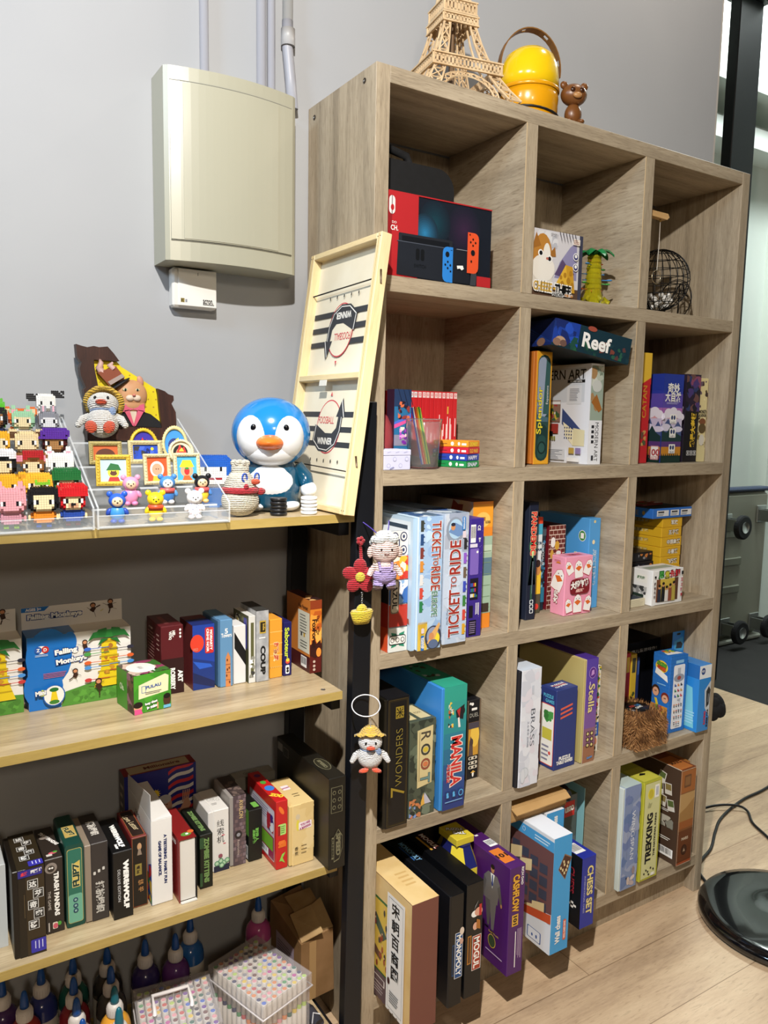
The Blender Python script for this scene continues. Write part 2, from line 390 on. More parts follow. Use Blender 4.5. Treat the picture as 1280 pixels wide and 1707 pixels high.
# ================================================================ STEEL SHELF UNIT ON THE LEFT
BM = M('15171c', .38, .2)
LW = wood('pale_ash_laminate', ('8f7d60', 'b09c7a', 'c2b08f'), 'x', 1.2, .32, 18, 4.4, bump=.04, lines=.4)
LE = wood('yellow_edge_band', ('9c8447', 'ab9353', 'b89f5f'), 'x', 1.5, .45, 8, 2.2, bump=.03)
un = root('shelf_unit', 'black steel frame shelf with yellow-edged boards left of the bookcase', 'shelf', (0, 0, 0))
def post(y0, y1, h, xb, nm='post'):
    b = MB(); b.box((0, y0, 0), (.0405, y1, h), BM, .0015); return b.build(nm, un, (xb, 0, .004), (0, .0125, 0))
post(-.318, -.293, 1.435, -.0615); post(-.033, -.008, 1.19, -.066)
UX0, UX1 = -1.35, -.062
for nm, z0, z1 in (('top_board', 1.201, 1.2175), ('board', .8405, .857), ('board', .4725, .489), ('bottom_board', .0885, .105)):
    x1 = -.052 if nm == 'top_board' else -.0745 if z0 > .8 else -.082
    y1 = -.004 if nm == 'top_board' else -.036
    b = MB(); b.box((UX0, -.3165, z0), (x1+.0, y1, z1), LW); b.box((UX0, -.318, z0), (x1, -.3165, z1), LE); o = b.build(nm, un)
    c = MB(); c.box((-.0745 if z0 > 1 else -.086, -.2928, z0-.03), (-.05 if z0 > 1 else -.0655, -.0335, z0-.0006), BM, .001); c.build('side_rail', un)
    if z0 < 1.1:
        c = MB(); c.box((UX0, -.052, z1+.0002), (-.075, -.040, z1+.022), LE); c.build('rear_ledge', un)
b = MB(); b.cyl((-.105, -.292, .8566), (-.105, -.292, .8578), .005, M('b8b8b4', .25, .9), 16); b.build('screw_cap', un)
# ================================================================ DISTRIBUTION BOX, RECEIVER, PIPES
CR = M('a8a694', .28); CR2 = M('a09e8c', .3)
eb = root('distribution_box', 'large cream plastic electrical box mounted on the wall under the pipes', 'electrical box', (-.349, 0, 1.708))
b = MB(); n = 14; W, Hh = .2795, .362
def bow(t): return -.082-.020*(1-(2*t-1)**2)
pts = [(0, 0), (0, -.076)]+[(.008+(W-.016)*i/n, bow(i/n)) for i in range(n+1)]+[(W, -.076), (W, 0)]
b.prism([(x, y) for x, y in pts], 0, -Hh, CR, plane='xy')
b.f = [f[::-1] for f in b.f]; b.build('body', eb)
b = MB()
def strip(x0, x1, z0, z1, off, m, k=14):
    v = []; f = []
    for i in range(k+1):
        x = x0+(x1-x0)*i/k; y = bow((x-.008)/(W-.016))-off; v += [(x, y, z0), (x, y, z1)]
    for i in range(k): f.append((2*i, 2*i+2, 2*i+3, 2*i+1))
    m_ = len(v); v += [(a, y+.004, c) for a, y, c in v]
    f += [(i, i+1, i+1+m_, i+m_) for i in (0, 2*k)] + [(2*i, 2*i+m_, 2*i+2+m_, 2*i+2) for i in range(k)] + [(2*i+1, 2*i+3, 2*i+3+m_, 2*i+1+m_) for i in range(k)]
    b.add(v, f, m, False)
strip(.010, .268, .040, .334, .0030, CR); b.build('door', eb)
b = MB(); strip(.0335, .232, .042, .332, .0042, M('aaa896', .22)); b.build('door_panel', eb)
b = MB(); strip(.010, .268, .0375, .0388, .0012, M('6c6b60', .7)); b.build('seam', eb); b = MB(); strip(.010, .268, .3352, .3365, .0012, M('85847a', .7)); b.build('seam', eb)
rc = root('receiver', 'small white alarm receiver mounted on the wall below the cream box', 'receiver', (-.3205, 0, 1.6265))
b = MB(); b.box((0, -.028, 0), (.094, 0, .079), M('dddbd6', .4), .004); b.build('housing', rc)
b = MB(); b.box((.0115, -.0305, .003), (.0925, -.0282, .0775), M('e4e2dd', .35), .001)
F = Face(b, (.0115, -.0305, .003), (1, 0, 0), (0, 0, 1), .081, .0745)
F.rect(.5, .84, .515, .92, M('55555a')).rect(.055, .09, .15, .2, M('b9a55c', .3, .6)).text('K', .10, .145, .006, M('2b2a20')).rect(.17, .1, .22, .18, M('8b8f96')).text('acron.', .77, .15, .009, K_, wid=.022, bold=.02).rect(.63, .065, .93, .08, K_)
b.build('cover', rc)
PV = M('9fa0a8', .4)
for i, (xa, r, y, zt) in enumerate(((-.2435, .0093, -.012, 2.0705), (-.119, .0098, -.013, 2.0705), (-.0965, .0090, -.013, 2.0705))):
    b = MB(); b.cyl((xa, y, zt), (xa-.002, y, 3.25), r, PV, 18)
    tag(b.build('conduit_pipe'), ('lone grey conduit pipe rising from the left of the cream box', 'grey conduit pipe touching the box top, left of a close pair', 'grey conduit pipe of the close pair, beside the jointed white pipe')[i], 'pipe', 'conduit pipes above the electrical box')
rt = root('jointed_pipe', 'white plastic pipe with a coupling sleeve at the right of the cream box', 'pipe', (0, 0, 0), group='conduit pipes above the electrical box')
b = MB(); b.tube([(-.047, -.017, 2.0705), (-.052, -.016, 2.13), (-.0585, -.014, 2.195), (-.0585, -.014, 2.25)], .0118, PV, 18); b.build('lower_pipe', rt)
b = MB(); b.cyl((-.0585, -.0165, 2.197), (-.0585, -.0165, 2.232), .0150, M('a9a8a8', .4), 20); b.build('coupling', rt)
b = MB(); b.cyl((-.0585, -.014, 2.232), (-.0565, -.014, 3.25), .0112, M('999896', .45), 18); b.build('upper_pipe', rt)
# ================================================================ SLING PUCK BOARD leaning on the bookcase side
PINE = wood('pine_rail', ('cdb483', 'e3cc9c', 'ead7ab'), 'z', 1.6, .5, 10, 1.1, bump=.04); PLY = mottled('birch_ply', 'e0d6bd', 'eae2cc', 9, .55)
PINEX = wood('pine_rail_across', ('cdb483', 'e3cc9c', 'ead7ab'), 'x', 1.6, .5, 10, 6.1, bump=.04)
# local frame: x = along the bottom edge (towards the room), y = depth, z = up the board; front face looks left
fb = root('sling_puck_board', 'pine framed foosball sling board leaning upright against the bookcase side', 'board game', (-.0950, -.066, 1.2180), 0, None, (0, 0, 0))
mx = Matrix(((0, 1, 0), (-1, 0, 0), (0, 0, 1))).to_4x4()      # x->-y , y->+x
ang = math.atan2(.0745, .534)
fb.matrix_world = Matrix.Translation((-.0985, -.066, 1.2209)) @ Matrix.Rotation(ang, 4, 'Y') @ mx
BWd, BL, dp = .292, .540, .0235
b = MB(); b.box((.012, dp-.004, .004), (BWd-.012, dp, BL-.004), PLY)
F = Face(b, (.016, dp-.004, .014), (1, 0, 0), (0, 0, 1), BWd-.032, BL-.028); G1 = M('33363b', .6); RD = M('c8404c', .6)
def half(flip):
    g = (lambda y: 1-y) if flip else (lambda y: y); X = (lambda x: 1-x) if flip else (lambda x: x); s = -1 if flip else 1
    for yy in (.235, .295, .355):
        F.rect(*((.02, g(yy+.011), .98, g(yy-.011)) if flip else (.02, g(yy-.011), .98, g(yy+.011))), G1)
    F.ell(.5, g(.305), .052, .056, RD, 36).ell(.5, g(.305), .0495, .0535, PLY, 36)
    rot = 180 if flip else 0
    pts = [(-.055, .004), (-.060, -.030), (-.030, -.048), (.005, -.050), (.035, -.036), (.050, -.008), (.052, .022), (.062, .020), (.047, .056), (.030, .022), (.040, .022), (.036, -.002), (.020, -.014), (-.010, -.014), (-.035, -.004)]
    F.shape(.5, g(.305), 1.06, pts, G1, R(rot)); F.shape(.5, g(.305), .99, pts, M('e8e6e0'), R(rot)); F.shape(.5, g(.305), .95, pts, G1, R(rot))
    F.text('WINNER', X(.47), g(.2465), .014, M('efece4'), rot, .064, .03).text('FOOSBALL', X(.455), g(.332), .015, RD, rot, .066, .0)
    for k in range(5): F.ell(.27+.115*k, g(.168), .0022, .0035, K_, 10)
    F.shape(.5, g(.43), 1, [(-.004, 0), (.004, 0), (0, .009)], RD, R(rot))
half(False); half(True); b.build('play_field', fb)
for nm, bx, mt in (('side_rail', ((0, 0, 0), (.0165, dp, BL)), PINE), ('side_rail', ((BWd-.0165, 0, 0), (BWd, dp, BL)), PINE),
                   ('end_rail', ((.0168, 0, 0), (BWd-.0168, dp, .012)), PINEX), ('end_rail', ((.0168, 0, BL-.012), (BWd-.0168, dp, BL)), PINEX), ('centre_rail', ((.0168, .001, BL/2-.006), (BWd-.0168, dp-.0042, BL/2+.006)), PINEX)):
    b = MB(); b.box(bx[0], bx[1], mt, .0012)
    if nm == 'side_rail':
        x = bx[0][0]+.0082; b.box((x-.0006, -.0003, .002), (x+.0006, .0002, BL-.002), M('b99a62', .7))
        for zz in (.008, BL-.008):
            for q in (-.004, .004): b.box((x+q-.0011, -.0006, zz-.0006), (x+q+.0011, .0002, zz+.0006), M('4d3a2a', .4, .5))
    if nm == 'centre_rail': b.box((.118, -.0004, BL/2-.018), (.148, .001, BL/2-.006), M('dfdcd0', .6))
    b.build(nm, fb)
for zz, s in ((.083, 1), (BL-.083, -1)):
    b = MB(); b.tube([(.013, .010, zz+.006*s), (BWd-.013, .010, zz)], .0014, K_, 6); b.build('elastic_cord', fb)
b = MB(); b.tube([(BWd+.0008, .008, .115), (BWd+.0008, .013, .095)], .0022, M('6a5a48', .5, .4), 6); b.build('cord_clip', fb)
b = MB(); b.tube([(BWd+.0008, .008, BL-.07), (BWd+.0008, .012, BL-.095)], .0022, M('6a5a48', .5, .4), 6); b.build('cord_clip', fb)
for (x, y, c, nm, n) in ((-.1995, -.282, '1b1b1d', 'black', 5), (-.1365, -.286, 'ececec', 'white', 5)):
    o0 = None
    for k in range(n):
        if o0 is None:
            b = MB(); b.lathe([(.0125, 0), (.0158, .0008), (.0162, .003), (.0162, .0052), (.0152, .0062), (.0118, .0066), (.0112, .0058), (0, .0058)], M(c, .35), seg=32); o0 = b.build('puck'); o = o0
        else: o = o0.copy(); COL.objects.link(o)
        o.location = (x+.0006*((k*7) % 3-1), y+.0005*((k*5) % 3-1), 1.2178+.0069*k)
        tag(o, ('bottom', 'second lowest', 'middle', 'second highest', 'topmost')[k]+' puck in the stack of %s round pucks' % nm, 'puck', nm+' pucks on the shelf top')
# ================================================================ ROW 1 OF THE BOOKCASE
R1, R2, R3, R4, R5 = 1.6916, 1.2992, .9096, .516, .1214
g1 = 'game boxes in the top row of the bookcase'
def paint(F):
    f = F['f']
    f.rect(0, 0, .27, 1, M('b3262b')); f.rect(0, .06, .03, .94, M('8f1c22'))
    f.rect(.27, 0, 1, 1, M('161b26')); f.rect(.27, .0, .36, .28, M('b3262b'))
    def glow(cx, cy, r, c0, c1, n=9):
        A = [int(c0[i:i+2], 16) for i in (0, 2, 4)]; B = [int(c1[i:i+2], 16) for i in (0, 2, 4)]
        for k in range(n): t = (k+1)/n; f.ell(cx, cy, r*(1-k/n), r*1.15*(1-k/n), M(''.join('%02x' % int(a+(b-a)*t) for a, b in zip(A, B))), 24); f.l -= .6
    glow(.72, .68, .044, '181c29', '35203a'); glow(.43, .70, .040, '161d29', '143c48'); glow(.335, .56, .034, '162531', '2b76a2')
    f.rect(0, 0, .27, 1, M('b3262b')); f.rect(0, .06, .03, .94, M('8f1c22')); f.rect(.27, .985, 1, 1, M('b3262b'))
    f.rect(.27, .0, 1, .02, M('161b26'))
    f.text('DO', .050, .63, .0045, W_, 0, .0105).text('CH.', .052, .565, .010, W_, 0, .0175, .02)
    f.rrect(.0, .72, .055, .94, M('e8d9d8'), .008); f.ell(.03, .80, .004, .006, M('b3262b'))
    f.rect(.855, 0, 1, .13, M('b3262b'))
    # dock, tablet and the two controllers
    f.rrect(.09, .40, .60, .52, M('23262d'), .003); f.rect(.12, .42, .57, .49, M('11141a'))
    f.poly([(.075, .02), (.54, .0), (.54, .42), (.085, .42)], M('20242c')); f.rect(.075, .415, .54, .425, M('4a505c'))
    f.rrect(.25, .22, .285, .36, M('0f1216'), .004); f.rrect(.295, .22, .33, .36, M('0f1216'), .004)
    f.text('SWITCH', .29, .15, .007, M('0f1216'), 0, .030, .01)
    f.rrect(.60, .01, .78, .43, M('1b1f27'), .003); f.rect(.64, .425, .77, .432, M('8b8f96'))
    f.rrect(.505, .0, .605, .44, M('2f83d6'), .012); f.rect(.57, .0, .605, .44, M('2f83d6'))
    f.ell(.55, .345, .0052, .0058, M('15181d')); 
    for dx, dy in ((0, .03), (0, -.03), (.025, 0), (-.025, 0)): f.ell(.555+dx, .215+dy*1.3, .0022, .0024, M('15181d'))
    f.rect(.575, .13, .59, .15, M('15181d')); f.rect(.58, .40, .595, .405, M('15181d'))
    f.poly([(.78, 0), (.84, 0), (.845, .10), (.84, .30), (.80, .40)], M('3a3e44')); f.rrect(.745, .15, .86, .66, M('e0532b'), .012); f.rect(.745, .15, .79, .66, M('e0532b'))
    for dx, dy in ((0, .03), (0, -.03), (.025, 0), (-.025, 0)): f.ell(.80+dx, .54+dy*1.3, .0022, .0024, M('2a1712'))
    f.ell(.80, .41, .0056, .006, M('15181d')); f.ell(.785, .30, .0022, .0026, M('2a1712')); f.rect(.762, .62, .768, .645, M('2a1712')); f.rect(.757, .629, .773, .636, M('2a1712'))
    f.poly([(.64, .22), (.70, .23), (.71, .19), (.69, .17), (.67, .19), (.645, .18)], W_)
    F['t'].rect(0, 0, 1, 1, M('c9b8b4')); F['r'].rect(0, 0, 1, 1, M('a8242a')); F['l'].rect(0, 0, 1, 1, M('a8242a'))
gbox('console_box', 'red and dark console box with blue and orange controllers in the top left cube', .0345, .2985, -.286, R1, .164, .09, 'a8242a', paint, 'boxes in the top row of the bookcase')
cs = root('carry_case', 'black zip carry case standing behind the red console box', 'case', (.0365, -.185, R1+.0004))
b = MB(); BK = mottled('black_fabric', '08090b', '0d0e11', 60, .85, .3)
def rr_pts(w, h, r, k=6):
    P = []
    for cx, cy, a0 in ((w-r, r, -90), (w-r, h-r, 0), (r, h-r, 90), (r, r, 180)):
        for i in range(k+1): a = R(a0+90*i/k); P.append((cx+r*math.cos(a), cy+r*math.sin(a)))
    return P
b.prism(rr_pts(.235, .262, .045), .0, .095, BK); b.build('shell', cs)
b = MB(); b.prism([(x-.0015, z+.0002) for x, z in rr_pts(.238, .263, .046)], .044, .051, M('2a2b30', .5)); b.build('zip', cs)
b = MB(); b.tube([(.0+.035, .047, .262), (.045, .047, .292), (.09, .047, .298), (.135, .047, .290), (.150, .047, .262)], .009, BK, 8); b.build('handle', cs)
def paint(F):
    f = F['f']
    f.rect(0, 0, 1, 1, M('cfcdd2')); f.poly([(.45, .3), (.55, .55), (.75, .8), (.88, .9), (.9, .3)], M('8f8bb0')); f.poly([(.45, .35), (.6, .6), (.7, .5), (.85, .4), (.8, .3)], M('5b4a6e'))
    f.rect(0, 0, 1, .16, M('5a4334')); f.rect(.93, 0, 1, 1, M('3d3f52'))
    f.art(.02, .74, .5, .98, [M('d9d9dc'), M('b9bac2')], 14, 3, .4)
    f.ell(.20, .56, .031, .056, M('b87f35')); f.shape(.07, .82, 1, [(-.012, -.02), (.016, -.01), (.0, .018)], M('a06a2c')); f.shape(.40, .70, 1, [(-.016, -.014), (.01, -.012), (.006, .010)], M('a06a2c'))
    f.rect(.01, .12, .40, .40, M('d7d0c4')); f.ell(.22, .42, .036, .030, M('e9e4da')); f.ell(.28, .60, .012, .03, M('e9e4da'))
    f.ell(.16, .64, .008, .008, W_).ell(.165, .64, .005, .005, K_).ell(.34, .57, .008, .008, W_).ell(.335, .57, .005, .005, K_).ell(.29, .57, .004, .003, M('b86a5a'))
    f.poly([(.42, .12), (.66, .52), (.80, .50), (.86, .10)], M('e0b23a')); f.poly([(.66, .52), (.80, .50), (.86, .10), (.74, .12)], M('c9982c'))
    for x, y, r in ((.60, .22, .006), (.65, .36, .005), (.57, .32, .004), (.72, .28, .006), (.80, .22, .005), (.76, .40, .005), (.68, .18, .004)): f.ell(x, y, r, r*1.2, M('b07f22'))
    for y in (.66, .50): f.ell(.85, y, .009, .009, W_).ell(.85, y, .007, .007, M('3a3a72')).ell(.85, y+.01, .004, .004, W_)
    f.rrect(.78, .84, .92, .93, M('e8ded2'), .001).lines(.80, .85, .90, .92, 3, M('a05a50'), 2)
    for k in range(6): f.poly([(.5+.06*k, 1), (.515+.06*k, 1), (.56+.06*k, .86), (.555+.06*k, .86)], M('2b2734'))
    f.text('PIONEER 5', .40, .94, .004, K_, -3, .022)
    f.text('CHEESE', .205, .14, .021, M('c9a24a'), -2, .058, .03, W_, .09).text('THIEF', .60, .12, .022, M('141210'), -3, .052, .04, W_, .09)
    f.text('KABEDIER', .50, .045, .007, K_, -2, .034, .02, W_, .1).text('奶酪大盗', .72, .045, .0065, M('c9822a'), -2, .026, .02, W_, .1)
    F['t'].rect(0, 0, 1, 1, M('b9b8c0')); F['r'].rect(0, 0, 1, 1, M('3d3f52'))
gbox('card_game_box', 'square box with a hamster and yellow cheese wedge in the top middle cube', .4235, .583, -.280, R1, .148, .045, 'cfcdd2', paint, 'boxes in the top row of the bookcase')
# transparent palm tree toy
pt = root('palm_tree_toy', 'clear yellow toy palm tree tower with green leaves beside the cheese box', 'toy', (.672, -.235, R1+.0004))
YT = M('d9cf2a', .12, 0, .65, 1, 0, 0, 1.25); GT = M('1f7a43', .3)
b = MB(); prof = [(.037, 0), (.037, .004), (.030, .012), (.024, .022), (.0215, .03)]
for k in range(7): z = .03+k*.0125; prof += [(.0215-k*.0006, z), (.0195-k*.0006, z+.009), (.0215-k*.0006, z+.0125)]
b.lathe(prof+[(.016, .122), (.0, .122)], YT, seg=20, sm=False)
for k in range(6):
    a = 2*PI*k/6+.3; b.tube([(.024*math.cos(a), .024*math.sin(a), .02), (.034*math.cos(a), .034*math.sin(a), .0095), (.040*math.cos(a), .040*math.sin(a), .0068)], [.006, .007, .006], YT, 8)
b.build('trunk', pt)
leaf0 = None
for k in range(7):
    if leaf0 is None:
        b = MB(); v = []; n = 7
        for i in range(n+1):
            t = i/n; x = .004+.043*t; z = .016*math.sin(t*2.6)-.010*t*t; hw = .012*math.sin(PI*min(1, .12+t*.88))**.7+.001
            v += [(x, -hw, z-.004), (x, 0, z+.002), (x, hw, z-.004), (x, 0, z-.0015)]
        f = []
        for i in range(n):
            for a_, c_ in ((0, 1), (1, 2), (2, 3), (3, 0)): f.append((4*i+a_, 4*i+c_, 4*i+4+c_, 4*i+4+a_))
        b.add(v, f, GT); leaf0 = b.build('leaf', pt); o = leaf0
    else: o = leaf0.copy(); COL.objects.link(o); o.parent = pt
    o.location = (0, 0, .122); o.rotation_euler = (0, R(4*(k % 2)), 2*PI*k/7)
rr = random.Random(5)
for k, (c, a, z) in enumerate((('4caf50', 10, .094), ('3a86c8', 160, .078), ('4caf50', -15, .056), ('e2683a', 175, .040), ('3a86c8', -28, .064), ('e2683a', 35, .034), ('4caf50', 190, .054), ('3a86c8', 200, .098), ('e2683a', 20, .108))):
    b = MB(); m = M(c, .3); b.cyl((-.028, 0, 0), (.034, 0, 0), .0011, m, 6); b.ell((.040, 0, 0), (.008, .0055, .0022), m, 12, 6)
    b.build('stick', pt, (0, 0, z), (0, 0, R(a)))
# raffle cage
cg = root('raffle_cage', 'black wire raffle ball cage on legs in the top right cube', 'raffle cage', (.975, -.185, R1+.0004))
BW = M('101113', .35, .3); Rr = .082; cz = .101
b = MB()
for k in range(12):
    a = PI*k/12; b.tube([(Rr*math.cos(t)*math.cos(a), Rr*math.cos(t)*math.sin(a), cz+Rr*math.sin(t)) for t in [2*PI*i/28 for i in range(28)]], .0011, BW, 5, True)
for z in (-.062, -.042, -.02, 0, .02, .042, .062):
    r = math.sqrt(Rr*Rr-z*z); b.tube([(r*math.cos(2*PI*i/28), r*math.sin(2*PI*i/28), cz+z) for i in range(28)], .0011, BW, 5, True)
b.build('wire_ball', cg)
for s in (-1, 1):
    b = MB(); b.tube([(s*.05, -.03, .002), (s*.092, 0, cz), (s*.05, .03, .002)], .0024, BW, 6); b.build('leg', cg)
b = MB(); b.tube([(-.05, -.03, .003), (.05, -.03, .003), (.05, .03, .003), (-.05, .03, .003)], .0022, BW, 6, True); b.build('base_frame', cg)
b = MB(); b.tube([(.092, 0, cz), (.108, 0, cz), (.112, 0, cz-.026), (.128, 0, cz-.028)], .0022, BW, 6); b.build('crank', cg)
for s, (cx, cy) in enumerate(((.10, .02), (.116, .034))):
    b = MB(); b.tube([(cx+.0*i, cy+.055*math.cos(2*PI*i/24), .062+.055*math.sin(2*PI*i/24)) for i in range(24)], .0011, BW, 5, True); b.build('wire_ring', cg)
b0 = None; q = random.Random(4); n = 0
for L, (z, rad) in enumerate(((.034, .030), (.047, .040), (.060, .035))):
    for k in range((5, 8, 6)[L]):
        if b0 is None: b = MB(); b.ell((0, 0, 0), .0072, M('e9e7e2', .35), 14, 8); b0 = b.build('raffle_ball'); o = b0
        else: o = b0.copy(); COL.objects.link(o)
        a = 2*PI*k/(5, 8, 6)[L]+L*.5; o.location = (.975+rad*math.cos(a)*.85, -.185+rad*math.sin(a)*.85, R1+z); tag(o, 'small white ball among the balls inside the black wire cage', 'ball', 'white balls inside the wire cage')
b = MB(); b.box((.935, -.10, R1+.0004), (1.06, -.03, R1+.055), M('1a1b1e', .5), .002); tag(b.build('dark_tray'), 'dark tray lying behind the wire raffle cage', 'tray')
rg = root('ring_toss', 'wooden bar with a metal ring hanging on a cord from the divider', 'game', (.8088, -.262, 1.932))
b = MB(); b.prism([(0, -.004), (.082, -.007), (.090, .0), (.084, .008), (0, .009)], -.009, .009, wood('beech_bar', ('b98f5c', 'caa26d', 'd6b07c'), 'x', 2, .5)); b.build('bar', rg)
b = MB(); b.cyl((.066, 0, -.005), (.066, 0, -.0135), .0022, M('a8894a', .3, .9), 8); b.build('screw_eye', rg)
b = MB(); b.tube([(.066, 0, -.012), (.0650, -.001, -.07), (.061, -.002, -.135)], .0009, M('d8d2c8', .8), 6); b.build('cord', rg)
b = MB(); b.tube([(.060+.0165*math.sin(2*PI*i/24), -.002, -.151+.0165*math.cos(2*PI*i/24)) for i in range(24)], .0011, M('d9c9a8', .25, .9), 6, True); b.build('ring', rg)
# ================================================================ ROW 2
G2 = 'boxes in the second row of the bookcase'
g = root('gift_box', 'small lavender lidded gift box at the front of the second row left cube', 'box', (.0335, -.287, R2+.0004))
LV = M('c9cbe6', .6); b = MB(); b.box((.0008, .0008, 0), (.0672, .058, .030), LV, .001); f = faces(b, .0008, .0008, 0, .0672, .058, .030)['f']
PL = M('8d8fb8')
for x, y in ((.18, .3), (.62, .3), (.4, .75), (.85, .75)): f.ell(x, y, .0045, .0045, PL).ell(x, y, .0038, .0038, LV)
f.shape(.3, .1, 1, [(-.006, -.002), (.006, .002), (.003, .004), (-.005, .001)], PL); b.build('tray', g)
b = MB(); b.box((0, 0, .0302), (.068, .059, .0425), LV, .001); f = faces(b, 0, 0, .0302, .068, .059, .0425)['f']
for x in (.2, .5, .8): f.shape(x, .5, 1, [(-.005, -.001), (.004, .001), (.004, .002), (-.005, 0)], PL)
b.build('lid', g)
b = MB(); b.lathe([(.016, 0), (.030, .006), (.038, .03), (.041, .06), (.037, .09), (.026, .112), (.013, .12), (.012, .128), (.0, .128)], M('b04a50', .35, 0, .25), seg=28)
tag(b.build('red_bottle', None, (.0765, -.182, R2+.0004)), 'rounded translucent red container behind the lavender gift box', 'container', G2)
def paint(F): F['f'].ell(.55, .5, .011, .017, W_).ell(.55, .5, .010, .016, M('c02128')).text('1', .6, .5, .014, W_, 0, None, .02).rect(.6, .0, 1, .18, M('e8e0de')); F['f'].rect(.55, -.0, 1, .10, M('c02128'))
gbox('red_book', 'tall thin red box with a white circled mark at the back left', .040, .066, -.072, R2, .262, .06, 'b81f26', paint, G2)
def paint(F):
    f = F['f']; f.rect(0, 0, 1, 1, M('2b6f9e')); f.rect(0, .78, 1, 1, M('263a5e')); f.poly([(0, .55), (1, .64), (1, .60), (0, .50)], M('e0569a')); f.poly([(0, .58), (1, .70), (1, .64), (0, .55)], M('4a6fd0'))
    f.poly([(0, 0), (1, .0), (1, .28), (0, .14)], M('2fa0c8')); f.rect(0, .28, 1, .42, M('8d8aa0')); f.poly([(0, 0), (.7, 0), (.6, .08), (0, .06)], M('4a9a55'))
    for x in (.2, .5, .8): f.poly([(x, 1), (x+.03, 1), (x+.3, .8), (x+.26, .8)], M('1c2238'))
    f.art(.2, .62, .9, .85, [M('8f3a38'), M('2a2030'), M('d8704a')], 14, 4, .28); f.art(.3, .30, .8, .52, [M('b04ac8'), M('7a2fa0'), M('e8a0d8'), M('f0e0d0')], 14, 6, .3); f.art(.2, .02, .9, .16, [M('e8d8b0'), M('58b868'), M('d8d0e8')], 10, 8, .25)
    F['l'].rect(0, 0, 1, 1, M('3a2036'))
gbox('comic_box', 'tall blue comic style patterned box left of the red game cases', .104, .148, -.215, R2, .170, .03, '2b5f96', paint, G2)
# fourteen red cartridge cases
cm = M('c3262c', .35); m0 = None; rr = random.Random(8)
for k in range(14):
    b = MB(); b.box((0, 0, 0), (.0104, .105, .1705), cm, .0008); f = faces(b, 0, 0, 0, .0104, .105, .1705)['f']
    f.rect(.08, .91, .92, .985, M('d8dce0') if k in (2, 3) else M('e8c8c8')); f.ell(.5, .95, .0026, .0026, M('c3262c')).ell(.5, .95, .0014, .0014, W_)
    a = rr.uniform(.30, .55); f.rect(.40, a, .60, a+rr.uniform(.15, .30), M('f0dada')); f.rect(.36, .02, .62, .05, M('e0b0b0'))
    if k in (9, 10, 11, 12): f.rect(.1, .06+.05*(k-9), .32, .40+.08*(k-9), W_)
    if k == 11: f.rect(.3, .7, .7, .8, M('d8a84a'))
    o = b.build('game_case', None, (.1545+.0113*k, -.165-.0006*(k % 3), R2+.0004), (0, 0, 0))
    lab = 'thin red plastic game case standing in the row behind the clear cup'
    if k == 13: lab = 'rightmost thin red game case of the row behind the stacked card boxes'
    if k == 0: lab = 'leftmost thin red game case of the row, next to the blue comic box'
    tag(o, lab, 'game case', 'red game cases in the second row')
cp = MB(); CL = M('f4f6f8', .06, 0, 1, 1, 0, 0, 1.15)
cp.lathe([(.0, 0), (.030, 0), (.032, .004), (.0395, .105), (.0410, .1055), (.0398, .1075), (.0385, .105), (.0310, .006), (.0, .004)], M('f2f4f6', .12, 0, .92, 1, 0, 0, 1.2), seg=36)
tag(cp.build('plastic_cup', None, (.1535, -.2570, R2+.0004)), 'clear plastic cup holding coloured straws in front of the red cases', 'cup')
for k, (c, dx, nm) in enumerate((('2c4fc0', 0, 'blue'), ('f4f4f4', 1, 'white'), ('d8382c', 2, 'red'), ('e88a2c', 3, 'orange'), ('e8d83a', 4, 'yellow'), ('3fa84a', 5, 'green'), ('c8e05a', 6, 'lime'))):
    b = MB(); x0 = .1400+.0036*dx; b.tube([(x0+.007, -.262+.002*(k % 2), R2+.006), (x0-.020, -.258, R2+.1305+.0012*(k % 3))], .0016, M(c, .35), 8)
    tag(b.build('straw'), nm+' drinking straw leaning in the clear plastic cup', 'straw', 'straws in the clear cup')
def cardbox(nm, c, z, dz, yaw, txt, tc, x, y, lab):
    def paint(F):
        f = F['f']; l = F['l']; f.text(txt, .5, .5, dz*.6, tc, 0, .040, .03)
        l.ell(.08, .5, .0022, .003, W_).rect(.12, .45, .4, .52, M('2a2620')); l.ell(.55, .5, .004, .0045, W_).ell(.74, .5, .003, .004, W_).rect(.82, .3, .95, .6, W_)
        F['t'].rect(.05, .05, .95, .95, M(c))
    gbox('card_box', lab, x, x+.058, y, R2+z, dz, .088, c, paint, 'stacked card boxes in the second row', yaw, cat='card box')
for k, (c, txt, tc, yw, dx, lab) in enumerate((('1f8a4c', 'SNAP', M('d8d8f0'), 20, 0, 'green card box, bottom of the stack of four'), ('2a44a8', 'HAPPY', M('e8e8f4'), 22, .002, 'blue card box, second from the bottom of the stack of four'), ('c8283a', 'OLD MAID', M('f0c040'), 24, .0055, 'red card box under the orange one in the stack'), ('e8962c', 'DONKEY', M('f4e23a'), 25, .006, 'orange card box, topmost of the stack of four'))):
    cardbox('card', c, .0152*k, .0148, R(yw), txt, tc, .254+dx, -.278, lab)
